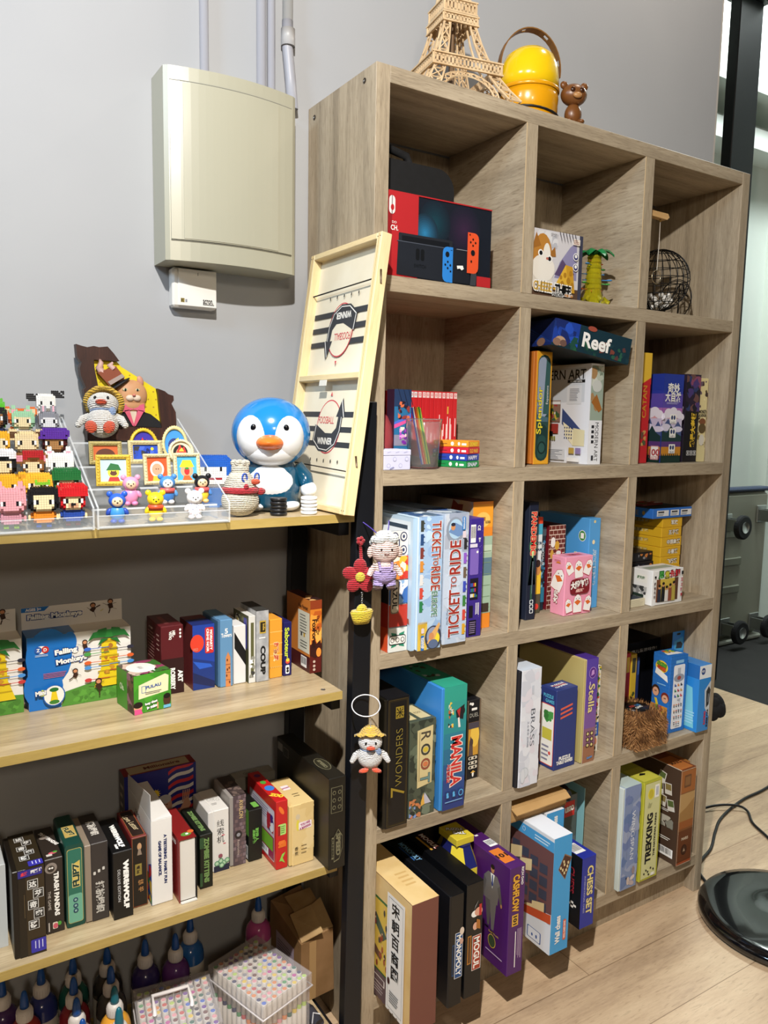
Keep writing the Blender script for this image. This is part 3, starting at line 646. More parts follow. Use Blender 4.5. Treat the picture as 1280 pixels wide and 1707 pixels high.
# row 2 middle
def paint(F):
    f = F['f']; f.rrect(.10, .03, .90, .97, M('2a4a48'), .020); f.rrect(.12, .42, .80, .95, M('93a0b8'), .016); f.poly([(.5, .45), (.88, .45), (.88, .9), (.62, .94)], M('355a5a'))
    f.rrect(.14, .035, .84, .36, M('1d3836'), .018); f.rrect(.22, .05, .76, .26, M('274a46'), .012)
    f.ell(.5, .15, .014, .016, M('172c2b')).ell(.5, .15, .010, .012, M('2f5450'))
    f.poly([(.12, .38), (.84, .38), (.84, .42), (.12, .44)], M('4a6a78'))
    f.text('Splendor', .30, .48, .020, M('e8d83a'), 90, .115, .015, M('5a5a2a'), .02).text('Cities of', .16, .50, .006, M('5a5a6a'), 90, .04)
    f.text('Expansions', .74, .62, .009, M('e0e4e8'), 90, .045)
    F['l'].rect(0, 0, 1, 1, M('b8662a'))
gbox('board_game_box', 'yellow bordered box with grey-green arch art, left in the second row middle cube', .506, .566, -.214, R2, .276, .19, 'dba02c', paint, G2, tray=(.14, 'c0702a'))
def paint(F):
    f = F['f']; f.rect(0, .02, 1, 1, M('dfe1e6')); f.rect(.05, .44, 1, .98, M('98a89a')); f.art(.05, .50, 1, .98, [M('b9c2b4'), M('7a8a7a'), M('cfd2c8'), M('a8855a')], 16, 5, .35); f.poly([(.1, .62), (.5, .7), (.95, .55), (.7, .52)], M('a0662c')); f.ell(.5, .78, .017, .015, M('c8ccc8'))
    f.rect(0, 0, 1, .44, M('e6e8ee')); f.text('MODERN ART', .62, .225, .0125, K_, -90, .098, .0)
    for y in (.38, .33, .28, .23): f.rect(.20, y-.018, .40, y+.012, M('2a2a30'))
    f.rect(.25, .04, .42, .09, M('3a3a40'))
    l = F['l']; l.rect(0, 0, 1, 1, M('dcdee4')); l.rect(0, .62, .92, .965, M('c5c9cf')); l.text('MODERN ART', .49, .90, .025, K_, 0, .205, .01); l.rect(.66, .815, .92, .845, K_); l.text('BOARD GAME', .79, .83, .0045, W_)
    l.rect(.66, .60, .88, .79, M('d0d2d6')); l.lines(.70, .63, .85, .76, 9, M('6a6a70'), 4)
    l.poly([(.60, .56), (.95, .30), (.95, .20), (.60, .40)], M('3a4a7a')); l.poly([(.62, .42), (.78, .34), (.78, .18), (.66, .28)], M('e8e0c0')); l.poly([(.78, .36), (.95, .34), (.95, .18), (.78, .18)], M('d8cfa8'))
    for i in range(4):
        for j in range(4): l.rect(.645+.036*i, .25+.035*j+.0*i, .66+.036*i, .265+.035*j, M('2a3a6a'))
    l.rect(.36, .42, .58, .64, M('8a6a5a')); l.art(.37, .43, .57, .60, [M('c8b040'), M('3a5a3a'), M('a03a3a'), M('e8e0d0')], 18, 7, .22); l.rect(.36, .60, .58, .63, M('e0e0e0'))
    l.rect(.44, .30, .56, .40, M('a03830')); l.rect(.34, .26, .48, .32, M('15151a')); 
    for k in range(9): l.ell(.42+.03*(k % 4), .24+.02*(k//4), .003, .003, M('8a8a3a'))
    l.rect(.20, .03, .68, .14, M('cfd2d8')); l.lines(.22, .035, .66, .135, 7, M('70757e'), 9); l.rect(.74, .10, .82, .16, M('b89a4a')); l.rect(.84, .10, .92, .16, M('8a7aa8')); l.rect(.72, .02, .90, .06, M('e8e8e8'))
gbox('board_game_box', 'large white box with black lettering and tan building art in the middle cube', .662, .711, -.252, R2, .252, .232, 'dfe1e6', paint, G2, tray=(-.06, 'c8a83a'))
def paint(F):
    f = F['f']; f.rect(0, 0, 1, 1, M('16323e')); f.poly([(0, .35), (.3, .95), (0, 1)], M('1c3478')); f.art(0, .1, .32, 1, [M('1f3f9a'), M('274fb8'), M('1a2a68')], 12, 2, .5)
    f.art(.15, 0, .6, .5, [M('1f4a40'), M('24583e'), M('18363a')], 12, 3, .35); f.art(.6, .05, 1, .6, [M('5a3a3a'), M('2a5a48'), M('7a4238'), M('1c3a44')], 16, 6, .28)
    f.ell(.10, .22, .016, .011, M('b8977a')).ell(.06, .16, .012, .009, M('8a6a5a')).ell(.14, .16, .010, .008, M('6a5048')); f.ell(.47, .96, .014, .006, M('9a4a3a'))
    f.text('Reef', .55, .50, .036, W_, 0, .088, .03)
    l = F['l']; l.rect(0, 0, 1, 1, M('182c6a'))
    for k in range(7): a = .25+.1*k; l.poly([(1, .1), (1-.9*math.cos(a), .1+.95*math.sin(a)), (1-.9*math.cos(a+.05), .1+.95*math.sin(a+.05))], M('2a4a9a'))
    l.ell(.8, .14, .016, .010, M('8a6a58'))
b_ = gbox('board_game_box', 'dark blue-green undersea box lying flat on top of two upright boxes', 0, .240, 0, 0, .064, .20, '12222c', paint, G2, rot=(0, R(8.9), R(-7)))
b_.location = (.504, -.270, 1.5860)
# row 2 right
def paint(F):
    f = F['f']; f.rect(0, .72, 1, 1, M('e0b83a')); f.poly([(0, .72), (1, .78), (1, .72)], M('c4262c')); f.rect(0, 0, .0, .0, K_)
    f.text('CATAN', .38, .56, .0165, M('c88a2c'), 90, .085, .02); f.art(.15, .16, .75, .30, [M('6a4a3a'), M('c89a5a'), M('4a5a3a')], 8, 3, .4)
    F['l'].rect(0, 0, 1, 1, M('d8b03a'))
gbox('board_game_box', 'tall red and yellow box against the divider in the second row right cube', .8545, .8895, -.250, R2, .290, .215, 'c2262e', paint, G2)
def land(f, c=1):
    f.rect(0, 0, 1, 1, M('2c3aa0')); f.rect(0, .55, 1, .78, M('5a4aa8')); f.rect(0, .50, 1, .62, M('a86ab0')); f.rect(0, .44, 1, .54, M('d8a0a8')); f.rect(0, .82, 1, 1, M('263a9a'))
    for x, y, r in ((.1, .52, .010), (.3, .56, .013), (.55, .58, .012), (.8, .55, .011), (.95, .52, .01)): f.ell(x, y, r*1.3, r, M('e4e0ee'))
    f.rect(0, .38, 1, .50, M('c8c0dc')); f.poly([(0, .40), (.3, .50), (.55, .38), (.8, .47), (1, .40), (1, .2), (0, .2)], M('4a5a8a')); f.ell(.2, .40, .02, .01, M('d8d4ea')).ell(.8, .38, .02, .008, M('d8d4ea'))
    f.poly([(0, .36), (.25, .34), (.45, .42), (.7, .34), (1, .30), (1, 0), (0, 0)], M('1f3a3a')); f.rect(0, .16, 1, .24, M('5a3a78')); f.rect(0, .06, 1, .18, M('c8882c')); f.rect(0, 0, 1, .08, M('14302a'))
    for k in range(9): f.poly([(.1*k, .06), (.1*k+.05, .11), (.1*k+.1, .06)], M('14302a')); f.l -= .8
def paint(F):
    f = F['f']; land(f); land(F['l'])
    f.text('奇妙', .48, .845, .026, W_, 0, .050, .03).text('大自然', .46, .745, .028, W_, 0, .066, .03); f.lines(.15, .66, .85, .685, 2, M('b8b4e0'), 3)
    for y, t in ((.50, '2-4人'), (.34, '14岁+'), (.16, '30-45')): f.rrect(.36, y-.055, .68, y+.05, W_, .002); f.ell(.46, y+.012, .004, .006, M('2a3a6a')).ell(.58, y+.012, .004, .006, M('2a3a6a')); f.text(t, .52, y-.04, .006, M('2a3a6a'), 0, .018)
    l = F['l']; l.rrect(.45, .03, .93, .19, M('c89098'), .002); l.rrect(.48, .045, .90, .18, W_, .002); l.text('100', .68, .115, .018, M('b0404a'), 0, .036, .03); l.text('GAMES', .68, .06, .006, M('b0404a'), 0, .036)
gbox('board_game_box', 'blue and purple landscape box with white Chinese characters, second row right', .948, 1.030, -.246, R2, .240, .055, '24308a', paint, G2)
def paint(F):
    f = F['f']; f.rect(0, .58, 1, 1, M('2a2038')); f.art(0, .58, 1, 1, [M('4a3a78'), M('2a3a6a'), M('6a4a48'), M('1a1a2a'), M('8a4a68')], 26, 4, .3)
    f.text('我是大老板', .62, .37, .022, M('e8c23a'), 90, .098, .05, K_, .05)
    for x in (.25, .48, .71): f.rrect(x-.0, .075, x+.2, .13, M('c8c8c8'), .001); f.rrect(x+.02, .085, x+.18, .12, M('141416'), .001); f.ell(x+.1, .103, .003, .003, M('d8d8d8'))
    F['l'].rect(0, 0, 1, 1, M('2a2234')); F['l'].art(.3, .2, 1, 1, [M('5a4a88'), M('c8c0d0'), M('3a2a48')], 12, 3, .2)
gbox('board_game_box', 'black box with golden slanted Chinese lettering between landscape and cream boxes', 1.056, 1.118, -.236, R2, .244, .17, '16151c', paint, G2)
def paint(F):
    f = F['f']; f.art(0, .2, 1, .98, [M('4a3a2a'), M('e8dcae'), M('6a5a6a'), M('e8dcae'), M('8a7a3a'), M('3a2a28')], 26, 6, .22)
    f.text('MONKEY', .5, .60, .010, K_, 0, .034, .04, M('e0d4a4'), .08).text('JUDGE', .5, .55, .010, K_, 0, .034, .04, M('e0d4a4'), .08); f.ell(.5, .48, .014, .010, M('7a4a2a')).ell(.5, .40, .016, .014, M('5a4a28')); f.ell(.5, .26, .012, .016, M('d8d4c8')); f.rect(0, 0, 1, .17, M('dcd09c'))
gbox('board_game_box', 'cream box with dark sketchy figures, rightmost in the second row', 1.1225, 1.158, -.232, R2, .236, .15, 'dcd09c', paint, G2)
# ================================================================ ROW 3
G3 = 'boxes in the third row of the bookcase'
RDT = M('9a2f26')
def paint(F):
    f = F['f']; f.rect(0, .80, 1, .995, M('e8e4dc')); NV = M('3a4466')
    for cx in (.28, .74):
        for cy in (.84, .95): f.ell(cx, cy, .009, .010, NV).ell(cx, cy, .0065, .0075, M('e8e4dc')).ell(cx, cy, .003, .004, NV)
    f.rect(.47, .86, .53, .93, NV); f.rect(0, .60, 1, .79, M('d8542c')); f.art(0, .60, 1, .79, [M('e8b83a'), M('c8382a'), M('e8e0d0'), M('e08a3a')], 16, 3, .4)
    f.rect(0, .40, 1, .59, M('3a6ab0')); f.art(0, .40, 1, .59, [M('e4e8ee'), M('2f5aa0'), M('8ab0d8')], 14, 5, .4)
    f.rect(0, .21, 1, .39, M('b8382c')); f.rect(0, .0, 1, .20, M('d8dcd8'))
    for a in range(4): f.shape(.5, .10, 1, [(0, 0), (.007, .012), (.0, .024), (-.007, .012)], M('2f8a6a'), R(45+90*a))
    f.rrect(.06, .42-.10, .52, .60, M('7a6a58'), .006); f.rrect(.12, .33, .46, .59, M('cfc4b0'), .005); f.text('AZUL', .29, .46, .013, K_, -90, .052, .03)
    f.rrect(.02, .06, .92, .14, M('2a2a30'), .005); f.rrect(.05, .068, .89, .132, M('eceae4'), .004)
    for x in (.2, .47, .74): f.ell(x, .10, .0048, .0055, M('2a2a30')).ell(x, .10, .0034, .0040, M('eceae4'))
    l = F['l']; l.rect(.6, 0, 1, 1, M('b8382c')); l.rect(.6, .8, 1, 1, M('c8d0c8')); l.rect(.6, .40, 1, .56, M('24242a')); l.rect(.6, 0, 1, .2, M('d8542c')); F['t'].rect(0, 0, 1, 1, M('cfd4da'))
gbox('board_game_box', 'colourful patterned tile box with brown name plate at the left of the third row', .0515, .0985, -.2875, R3, .262, .26, 'c8cdd4', paint, G3)
def paint(F):
    l = F['l']; l.rect(0, 0, 1, 1, M('b9cfe2')); l.rect(.6, .80, .97, .97, M('d8e2ea')); l.rect(.68, .90, .93, .94, M('2a3a4a'))
    for k, c in enumerate(('3a8ac0', '6a3a8a', 'c8b03a')): l.ell(.72+.08*k, .86, .006, .008, M(c))
    l.lines(.62, .30, .95, .62, 12, M('7a8a9a'), 3); l.art(.5, .02, .98, .24, [M('2a2a30'), M('6a6a70'), M('9a5a4a'), M('d8d4cc')], 14, 5, .3); F['f'].rect(0, 0, 1, 1, M('a9c6e0')); F['t'].rect(0, 0, 1, 1, M('9ab4c8'))
gbox('board_game_box', 'narrow pale blue box edge between the tile box and the wide pale blue box', .1005, .1095, -.302, R3, .288, .292, 'a9c6e0', paint, G3)
def train(f, x, col, y, s=1): f.shape(x, y, s, [(-.004, -.010), (.003, -.010), (.003, -.006), (.006, -.005), (.003, -.003), (.003, .004), (.006, .005), (.003, .008), (.003, .011), (-.004, .011)], M(col))
def paint(F):
    f = F['f']; f.rect(0, 0, 1, 1, M('9fbcdc')); f.art(0, 0, 1, 1, [M('a9c4e0'), M('93b2d8'), M('b4cce4')], 22, 2, .5); f.art(.3, .55, .7, 1, [M('b9d4ea')], 5, 8, .6)
    for k, c in enumerate(('3a3f38', '2a4a7a', '7a3a34', 'd08a3a', 'd8d8d8', 'c8483a', '2a7a4a')): train(f, .13, c, .93-.10*k, 1.15)
    f.text('TICKET', .72, .825, .024, RDT, -90, .080, .015, M('e8ddd0'), .03).text('TO', .70, .665, .014, RDT, -90, .018, .015, M('e8ddd0'), .04).text('RIDE', .71, .535, .024, RDT, -90, .052, .015, M('e8ddd0'), .03).text('EUROPE', .68, .345, .0155, M('3a7a6a'), -90, .054, .02, M('e4e8e0'), .04)
    f.rect(0, .0, .40, .20, M('d8b84a')); 
    for k in range(8): f.poly([(.10, .08), (.02+.05*k, .215), (.05+.05*k, .215)], M('c09a30')); f.l -= .8
    f.ell(.66, .09, .022, .026, M('3a3f52')); f.ell(.64, .10, .016, .02, M('8a94b0')); f.ell(.78, .08, .010, .013, M('e8d43a')); f.poly([(.40, .05), (.60, .02), (.95, .18), (.9, .20), (.6, .13)], M('d8a868')); f.ell(.58, .10, .007, .008, M('c88a5a')); f.ell(.66, .04, .013, .010, M('5a6a8a'))
    f.rrect(.13, .0, .27, .115, M('2a6ab0'), .002); f.text('DAYS OF', .17, .058, .004, W_, -90, .022, .03).text('WONDER', .23, .058, .005, W_, -90, .026, .03); f.rrect(.14, .13, .26, .17, M('d8c8d0'), .002)
    F['t'].rect(0, 0, 1, 1, M('8aa0b4')); F['t'].art(0, 0, 1, .4, [M('3a5a8a'), M('d8e0e8'), M('5a7088')], 10, 3, .4)
gbox('board_game_box', 'wide pale blue train game box with red and green lettering reading downwards', .1105, .1745, -.308, R3, .291, .296, '9fbcdc', paint, G3, tray=(.03, 'c4d6e8'))
def paint(F):
    f = F['f']; f.rect(0, 0, 1, 1, M('b9c6d8')); f.art(0, .7, 1, 1, [M('a8b0c0'), M('9aa4b8'), M('c4ccd8')], 16, 2, .4); f.art(0, 0, 1, .6, [M('c0cde0'), M('b2c4dc')], 10, 3, .5)
    f.ell(.42, .87, .024, .030, M('8a94a4')).ell(.44, .88, .019, .022, M('a9c8e0')); f.poly([(.15, .86), (.40, .93), (.70, .90), (.85, .84), (.55, .82), (.35, .84)], M('6a8ab8')); f.ell(.33, .895, .006, .007, M('c88a5a')).ell(.33, .915, .006, .004, M('2a2a3a'))
    for k, c in enumerate(('2a2a2e', '8a5ac0', '6a5a4a', '3a4ab0', '3a7a3a', 'c8483a', 'd0a02c')): train(f, .88, c, .76-.11*k+.0, 1.15)
    f.text('RIDE', .44, .665, .030, RDT, 90, .076, .02, M('dce0e4'), .03).text('TO', .40, .475, .016, RDT, 90, .026, .015, M('dce0e4'), .03).text('TICKET', .44, .235, .030, RDT, 90, .108, .02, M('dce0e4'), .03)
    f.rrect(.70, .87, .84, .97, M('2a7ac0'), .002); f.text('DAYS OF WONDER', .77, .92, .004, W_, -90, .026, .03); f.rrect(.72, .81, .86, .86, M('d8c8d0'), .002); f.text('Alan R. Moon', .15, .22, .005, M('6a7488'), 90, .036)
    F['t'].rect(0, 0, 1, 1, M('8a9aac')); F['t'].art(0, 0, 1, .35, [M('3a5a9a'), M('d0dae4'), M('2a3a5a')], 10, 5, .4)
gbox('board_game_box', 'wide grey-blue train game box with large red lettering reading upwards', .1885, .2565, -.2965, R3, .293, .285, 'b9c6d8', paint, G3, tray=(-.04, 'd8dde4'))
def paint(F):
    f = F['f']; f.barcode(.06, .80, .42, .95, 3); f.text('CE', .64, .92, .008, W_, -90, .012, .02).text('8+', .70, .82, .006, W_, -90, .010, .02); f.rect(.03, .76, .55, .79, M('d8d4e4')); f.rrect(.05, .53, .66, .75, M('7a62b8'), .003); f.ell(.56, .72, .003, .003, W_)
    f.rect(.10, .32, .68, .50, M('1a1428')); rr = random.Random(3)
    for i in range(5):
        for j in range(3): f.rect(.13+.10*i, .34+.045*j, .21+.10*i, .37+.045*j, M(rr.choice(('c8303a', 'e8e8e8', '2f8a4a', 'e8c83a', '3a5ab0')))); f.l -= 1
    f.l += 1; f.rect(.52, .36, .62, .48, M('1a1428')); f.lines(.06, .18, .30, .28, 5, M('3a2a68'), 2, vert=True); f.lines(.5, .16, .8, .29, 3, W_, 4, vert=True); f.rect(.06, .17, .34, .27, M('15121e')); f.rect(.08, .02, .60, .145, M('15121e')); f.lines(.12, .03, .56, .135, 6, M('8a7aa0'), 5)
    for k in range(14): f.ell(rr.uniform(.7, .95), rr.uniform(.03, .97), .0005, .0005, M('c8b8f0'), 6); f.l -= 1
gbox('board_game_box', 'dark purple box with barcode and small flags between train box and orange box', .273, .3135, -.278, R3, .275, .22, '3b2a86', paint, G3)
def paint(F):
    f = F['f']; f.rect(0, 0, 1, 1, M('dd8428')); f.rect(0, .80, 1, .98, M('e89a2c')); f.ell(.5, .86, .022, .018, M('f0c060')); f.rect(.28, .85, .62, .88, M('a8702c')); f.text('KADABRA', .75, .84, .007, M('3a2a1a'), 0, .016, .03)
    f.rect(0, .12, 1, .73, M('9ab4a0')); f.rect(.5, .60, 1, .66, M('b8ccb8')); f.rect(.5, .42, 1, .56, M('5a7888'));
    for k in range(6): f.rect(.2, .16+.09*k, .95, .165+.09*k, M('7a947a'))
    f.poly([(.0, .5), (.35, .42), (.55, .48), (.50, .54), (.1, .56)], M('d8982c')); f.rect(0, .13, .9, .2, M('3a3028'))
    l = F['l']; l.rect(0, 0, 1, 1, M('b8a890')); l.art(.6, .6, 1, 1, [M('8a3a24'), M('c8a070'), M('d8c8b0')], 8, 3, .4); F['t'].rect(0, 0, 1, 1, M('6a3a2c'))
gbox('board_game_box', 'tall bright orange box standing behind the dark purple box in the third row', .3195, .3800, -.229, R3, .306, .215, 'dd8428', paint, G3)
# row 3 middle
def paint(F):
    f = F['f']; f.rect(.04, .01, .96, .99, M('1c2236')); f.poly([(.1, .3), (.5, .62), (.9, .3), (.6, .58), (.6, .1), (.4, .1), (.4, .58)], M('2f5a48')); f.ell(.5, .63, .012, .02, M('3f7a5a')).ell(.5, .63, .004, .03, M('c8e8a0'))
    f.text('PANDEMIC', .52, .735, .0175, M('d8302c'), -90, .108, .03, M('f0c8a0'), .05); f.lines(.48, .22, .62, .50, 3, M('8a98a8'), 2, vert=True)
    for y in (.155, .115, .075): f.rrect(.34, y-.018, .74, y+.018, M('e0e4e8'), .002); f.ell(.54, y, .004, .004, M('1c2236'))
gbox('board_game_box', 'dark slate box with red glowing title standing against the divider, third row', .4995, .530, -.226, R3, .298, .21, '232a3c', paint, G3)
def paint(F):
    f = F['f']; f.rect(0, .62, 1, 1, M('dfe8ec')); f.rect(0, .93, 1, 1, M('d8482a')); f.rect(0, .82, 1, .93, M('4aa8c8')); f.text('GYM', .5, .73, .009, M('1c3a5a'), 0, .018, .03).text('JAM', .55, .66, .009, M('1c3a5a'), 0, .018, .03); f.rect(0, .2, 1, .44, M('e8c02c')); f.ell(.5, .46, .009, .016, M('c88a4a')); f.ell(.45, .52, .009, .01, M('2a201a')); f.rect(0, 0, 1, .2, M('4a4a38')); f.ell(.4, .07, .008, .008, M('d8382a'))
gbox('board_game_box', 'slim white and yellow box with red top beside the dark slate box', .5665, .5885, -.181, R3, .252, .155, 'dfe8ec', paint, G3)
def paint(F):
    f = F['f']; f.rect(0, .9, 1, .98, M('4a5560')); f.art(0, .28, 1, .88, [M('3f7fa8'), M('1c2a38'), M('7ab0c8'), M('2f6a88')], 16, 3, .4); f.rect(0, .1, 1, .28, M('2f7a98')); f.text('DINOSAUR', .4, .68, .007, M('e0e8ec'), -90, .06)
gbox('board_game_box', 'slim dark teal box between the white-yellow box and the brick patterned box', .6190-.017, .6190-.0015, -.165, R3, .221, .14, '23313c', paint, G3)
def paint(F):
    f = F['f']; BR_ = M('6e2f26'); f.rect(0, 0, 1, 1, M('d8c0b0'))
    for j in range(18):
        for i in range(-1, 5): x0 = max(0, .25*i+.125*(j % 2)+.012); x1 = min(1, .25*i+.25+.125*(j % 2)-.012); L0 = f.l; (x1 > x0) and f.rect(x0, j/18+.006, x1, (j+1)/18-.006, BR_); f.l = L0
    f.l += 1; f.ell(.25, .80, .008, .014, W_).ell(.5, .76, .008, .012, M('d8a83a')).ell(.2, .66, .006, .012, M('d8a84a')); f.ell(.62, .66, .012, .010, M('b0203a')).ell(.6, .67, .009, .006, W_); f.ell(.4, .60, .009, .006, W_)
    F['l'].rect(0, 0, 1, 1, M('6a1420')); F['t'].rect(0, 0, 1, 1, M('5a1a20'))
gbox('board_game_box', 'dark red box printed with a brick wall, behind the pink goose box', .6255, .6840, -.168, R3, .225, .14, '6a1420', paint, G3)
def paint(F):
    f = F['f']; f.ell(.45, .965, .004, .004, M('d8c890')); f.text('儿童画画游戏', .55, .46, .012, M('4a9ad0'), -90, .095, .03, W_, .06); f.ell(.4, .74, .005, .006, M('e8d8b0'))
    l = F['l']; l.ell(.87, .80, .013, .015, W_).ell(.87, .80, .0115, .0135, M('3f8a4a')).rect(.84, .77, .90, .83, W_); l.text('粘土', .80, .58, .014, M('e8d84a'), 0, .026, .04, W_, .06); l.rrect(.70, .30, .98, .44, M('8ad0c0'), .003)
gbox('board_game_box', 'tall light blue box standing furthest right in the third row middle cube', .7285, .7700, -.211, R3, .243, .19, '4f9ad8', paint, G3)
def goose(f, x, y, s, a=0):
    WH = M('f0eceb'); OR = M('d86a2c'); PK = M('c84a5a')
    f.shape(x, y, s*1.07, [(-.012, -.022), (.012, -.022), (.013, -.004), (.009, .012), (0, .018), (-.009, .012), (-.013, -.004)], PK, a); f.shape(x, y, s, [(-.012, -.022), (.012, -.022), (.013, -.004), (.009, .012), (0, .018), (-.009, .012), (-.013, -.004)], WH, a)
    f.shape(x, y, s, [(-.010, .001), (0, -.007), (.010, .001), (0, .006)], OR, a); f.shape(x, y, s, [(-.005, .009), (-.003, .009), (-.003, .007), (-.005, .007)], K_, a); f.shape(x, y, s, [(.003, .009), (.005, .009), (.005, .007), (.003, .007)], K_, a)
def paint(F):
    f = F['f']
    for x, y, s, a in ((.13, .83, .9, .5), (.48, .80, 1.15, .1), (.84, .82, 1.0, -.4), (.48, .215, 1.2, 0), (.14, .19, .9, .2), (.85, .20, 1.0, -.2)): goose(f, x, y, s, a)
    f.rrect(.16, .36, .88, .62, M('7a1c26'), .012); f.text('大鹅炸锅', .5, .53, .021, W_, 6, .062, .06, M('7a1c26'), .1).text('桌游', .52, .42, .010, M('e8b8b0'), 0, .030, .05)
    l = F['l']; goose(l, .55, .62, 1.5, -.4); l.lines(.2, .9, .8, .94, 2, M('c86a7a'), 4); l.text('大鹅', .40, .30, .017, W_, 80, .034, .06, M('9a2c3a'), .09); l.shape(.5, .88, 1, [(-.01, 0), (.01, 0), (0, .006)], M('d8803a'))
    F['t'].rect(.3, .3, .8, .7, M('c8505a')); F['t'].text('鹅', .5, .5, .018, M('7a1c26'), 0, None, .03)
gbox('card_game_box', 'pink box covered in white geese standing in front in the third row', .615, .711, -.2415, R3, .153, .05, 'e89ab4', paint, G3, yaw=R(-1))
# row 3 right
def paint(F):
    f = F['f']; f.rect(0, 0, .10, 1, M('ececec')); f.rect(.13, .09, .84, .74, M('c8b048')); f.rect(.13, .09, .25, .74, M('7a4a30')); f.rect(.72, .09, .84, .74, M('5a3a2c'))
    f.text('尼', .27, .86, .021, M('3a9a3a'), 0, None, .05, K_, .08).text('煮', .46, .86, .019, M('c8c03a'), 0, None, .04, K_, .08).text('先', .62, .87, .019, M('c8303a'), 0, None, .04, K_, .08).text('知', .79, .87, .021, M('c8303a'), 0, None, .05, K_, .08)
    for x, c, h in ((.22, '2c3040', .60), (.34, '1c1c22', .66), (.45, 'd8d4d0', .55), (.56, '8a4a3a', .60), (.67, 'b0a04a', .66)): f.poly([(x-.06, .09), (x+.06, .09), (x+.05, h-.13), (x-.05, h-.13)], M(c)); f.ell(x, h-.08, .0052, .0062, M('c8946a')); f.ell(x, h-.045, .0052, .004, M('1c1714'))
    f.vtext('屁者先知', .055, .45, .008, M('4a2a2a'), 1.5, bold=.04); f.vtext('王之预言', .93, .45, .0095, M('b0283a'), 1.5, bold=.04); f.rect(.02, .80, .08, .86, K_); f.rect(.90, .82, .96, .92, K_)
    l = F['l']; l.rect(.25, .62, .75, .86, M('e8e8e4')); l.text('屁先知', .45, .76, .009, M('3a6a3a'), 0, .026, .04); l.art(.05, .28, .75, .52, [M('8a8a8a'), M('3a3a3c'), M('b0b0b0')], 20, 3, .35); l.poly([(.05, 0), (.6, 0), (.62, .28), (.1, .3)], M('24342c'))
    F['t'].rect(.1, .3, .9, .7, M('9aa89a'))
gbox('card_game_box', 'white glossy box with a group portrait and green-red characters, third row right', .9115, 1.040, -.276, R3, .097, .072, 'e6e6e6', paint, G3)
b = MB(); b.box((0, 0, 0), (.074, .055, .022), M('d8d0b4', .6), .001); F = Face(b, (0, 0, .022), (1, 0, 0), (0, 1, 0), .074, .055); F.rect(.03, .05, .97, .95, M('2a3440')); F = Face(b, (0, 0, 0), (1, 0, 0), (0, 0, 1), .074, .022); F.lines(0, .1, 1, .95, 8, M('b0a88c'), 3, .25)
tag(b.build('card_deck', None, (.8285, -.262, R3+.0004)), 'deck of cards with dark back lying beside the white portrait box', 'card deck')
for k in range(2):
    def paint(F):
        F['f'].rect(.05, .15, .95, .85, M('1c1c22')); F['f'].art(.5, .2, .95, .8, [M('c87a3a'), M('8a8a90'), M('3a3a48')], 7, 4+k, .5); F['t'].rect(.05, .05, .95, .95, M('23222c'))
    gbox('card_box', ('lower', 'upper')[k]+' of the two flat black boxes left of the yellow stack', .892+.004*k, 1.020+.003*k, -.185, R3+.0760+.0277*k, .0272, .11, '16161c', paint, 'flat black boxes in the third row right cube', R(-2+3*k), cat='card box')
gbox('card_box', 'dark box under the two flat black boxes, behind the white portrait box', .889, 1.022, -.188, R3, .0756, .12, '1b1a1d', None, 'flat black boxes in the third row right cube', cat='card box')
nm8 = ('lowest', 'second lowest', 'third lowest', 'fourth lowest', 'fourth highest', 'third highest', 'second highest', 'topmost')
for k in range(8):
    t = ('跳棋', '围棋', '斗兽棋', '飞行棋', '斗兽棋', '中国象棋', '五子棋', '军旗')[k]
    def paint(F, t=t):
        f = F['f']; f.text(t, .60, .5, .0145, W_, 0, .0145*len(t), .03, M('5a4a1c'), .07); l = F['l']; l.text('益智桌面游戏', .42, .55, .010, M('d8c890'), 0, .085, .02, M('6a5418'), .05); F['t'].rect(.02, .02, .98, .98, M('d8a824'))
    gbox('yellow_game_box', nm8[k]+' of the eight yellow boxes stacked in the third row', 1.034+.0012*(k % 2), 1.122+.0012*(k % 3), -.200, R3+.0284*k, .0280, .155, 'dcae28', paint, 'stacked yellow boxes in the third row', cat='game box')
def paint(F):
    f = F['f']
    for x in (.10, .44, .70): f.rect(x, .22, x+(.30 if x < .2 else .22 if x < .5 else .28), .80, M('e0e4ea')); f.rect(x+.03, .55, x+.18, .70, M('2a2a30')); f.lines(x+.02, .25, x+.2, .5, 2, M('5a6a7a'), 3)
    l = F['l']; l.text('GAME', .50, .5, .014, M('a08a4a'), 0, .060, .0).ell(.80, .5, .005, .006, M('a08a4a')); l.text('C', .25, .5, .013, M('a08a4a')); F['t'].rect(.02, .02, .98, .98, M('2a3a44'))
gbox('board_game_box', 'flat blue box with white labels lying on top of the yellow stack', .985, 1.157, -.205, R3+.0284*8+.0002, .0285, .16, '2f6fc8', paint, G3)
b = MB(); b.box((0, 0, 0), (.105, .055, .006), M('6a2a2a', .35), .001); F = Face(b, (0, 0, .006), (1, 0, 0), (0, 1, 0), .105, .055); F.art(0, 0, 1, 1, [M('b03030'), M('e8e0e0'), M('3a6a3a'), M('8a1c24')], 16, 3, .4)
tag(b.build('card_packet', None, (1.01, -.15, R3+.0284*8+.0300), (0, 0, R(8))), 'thin red and green card packet on top of the flat blue box', 'card packet')
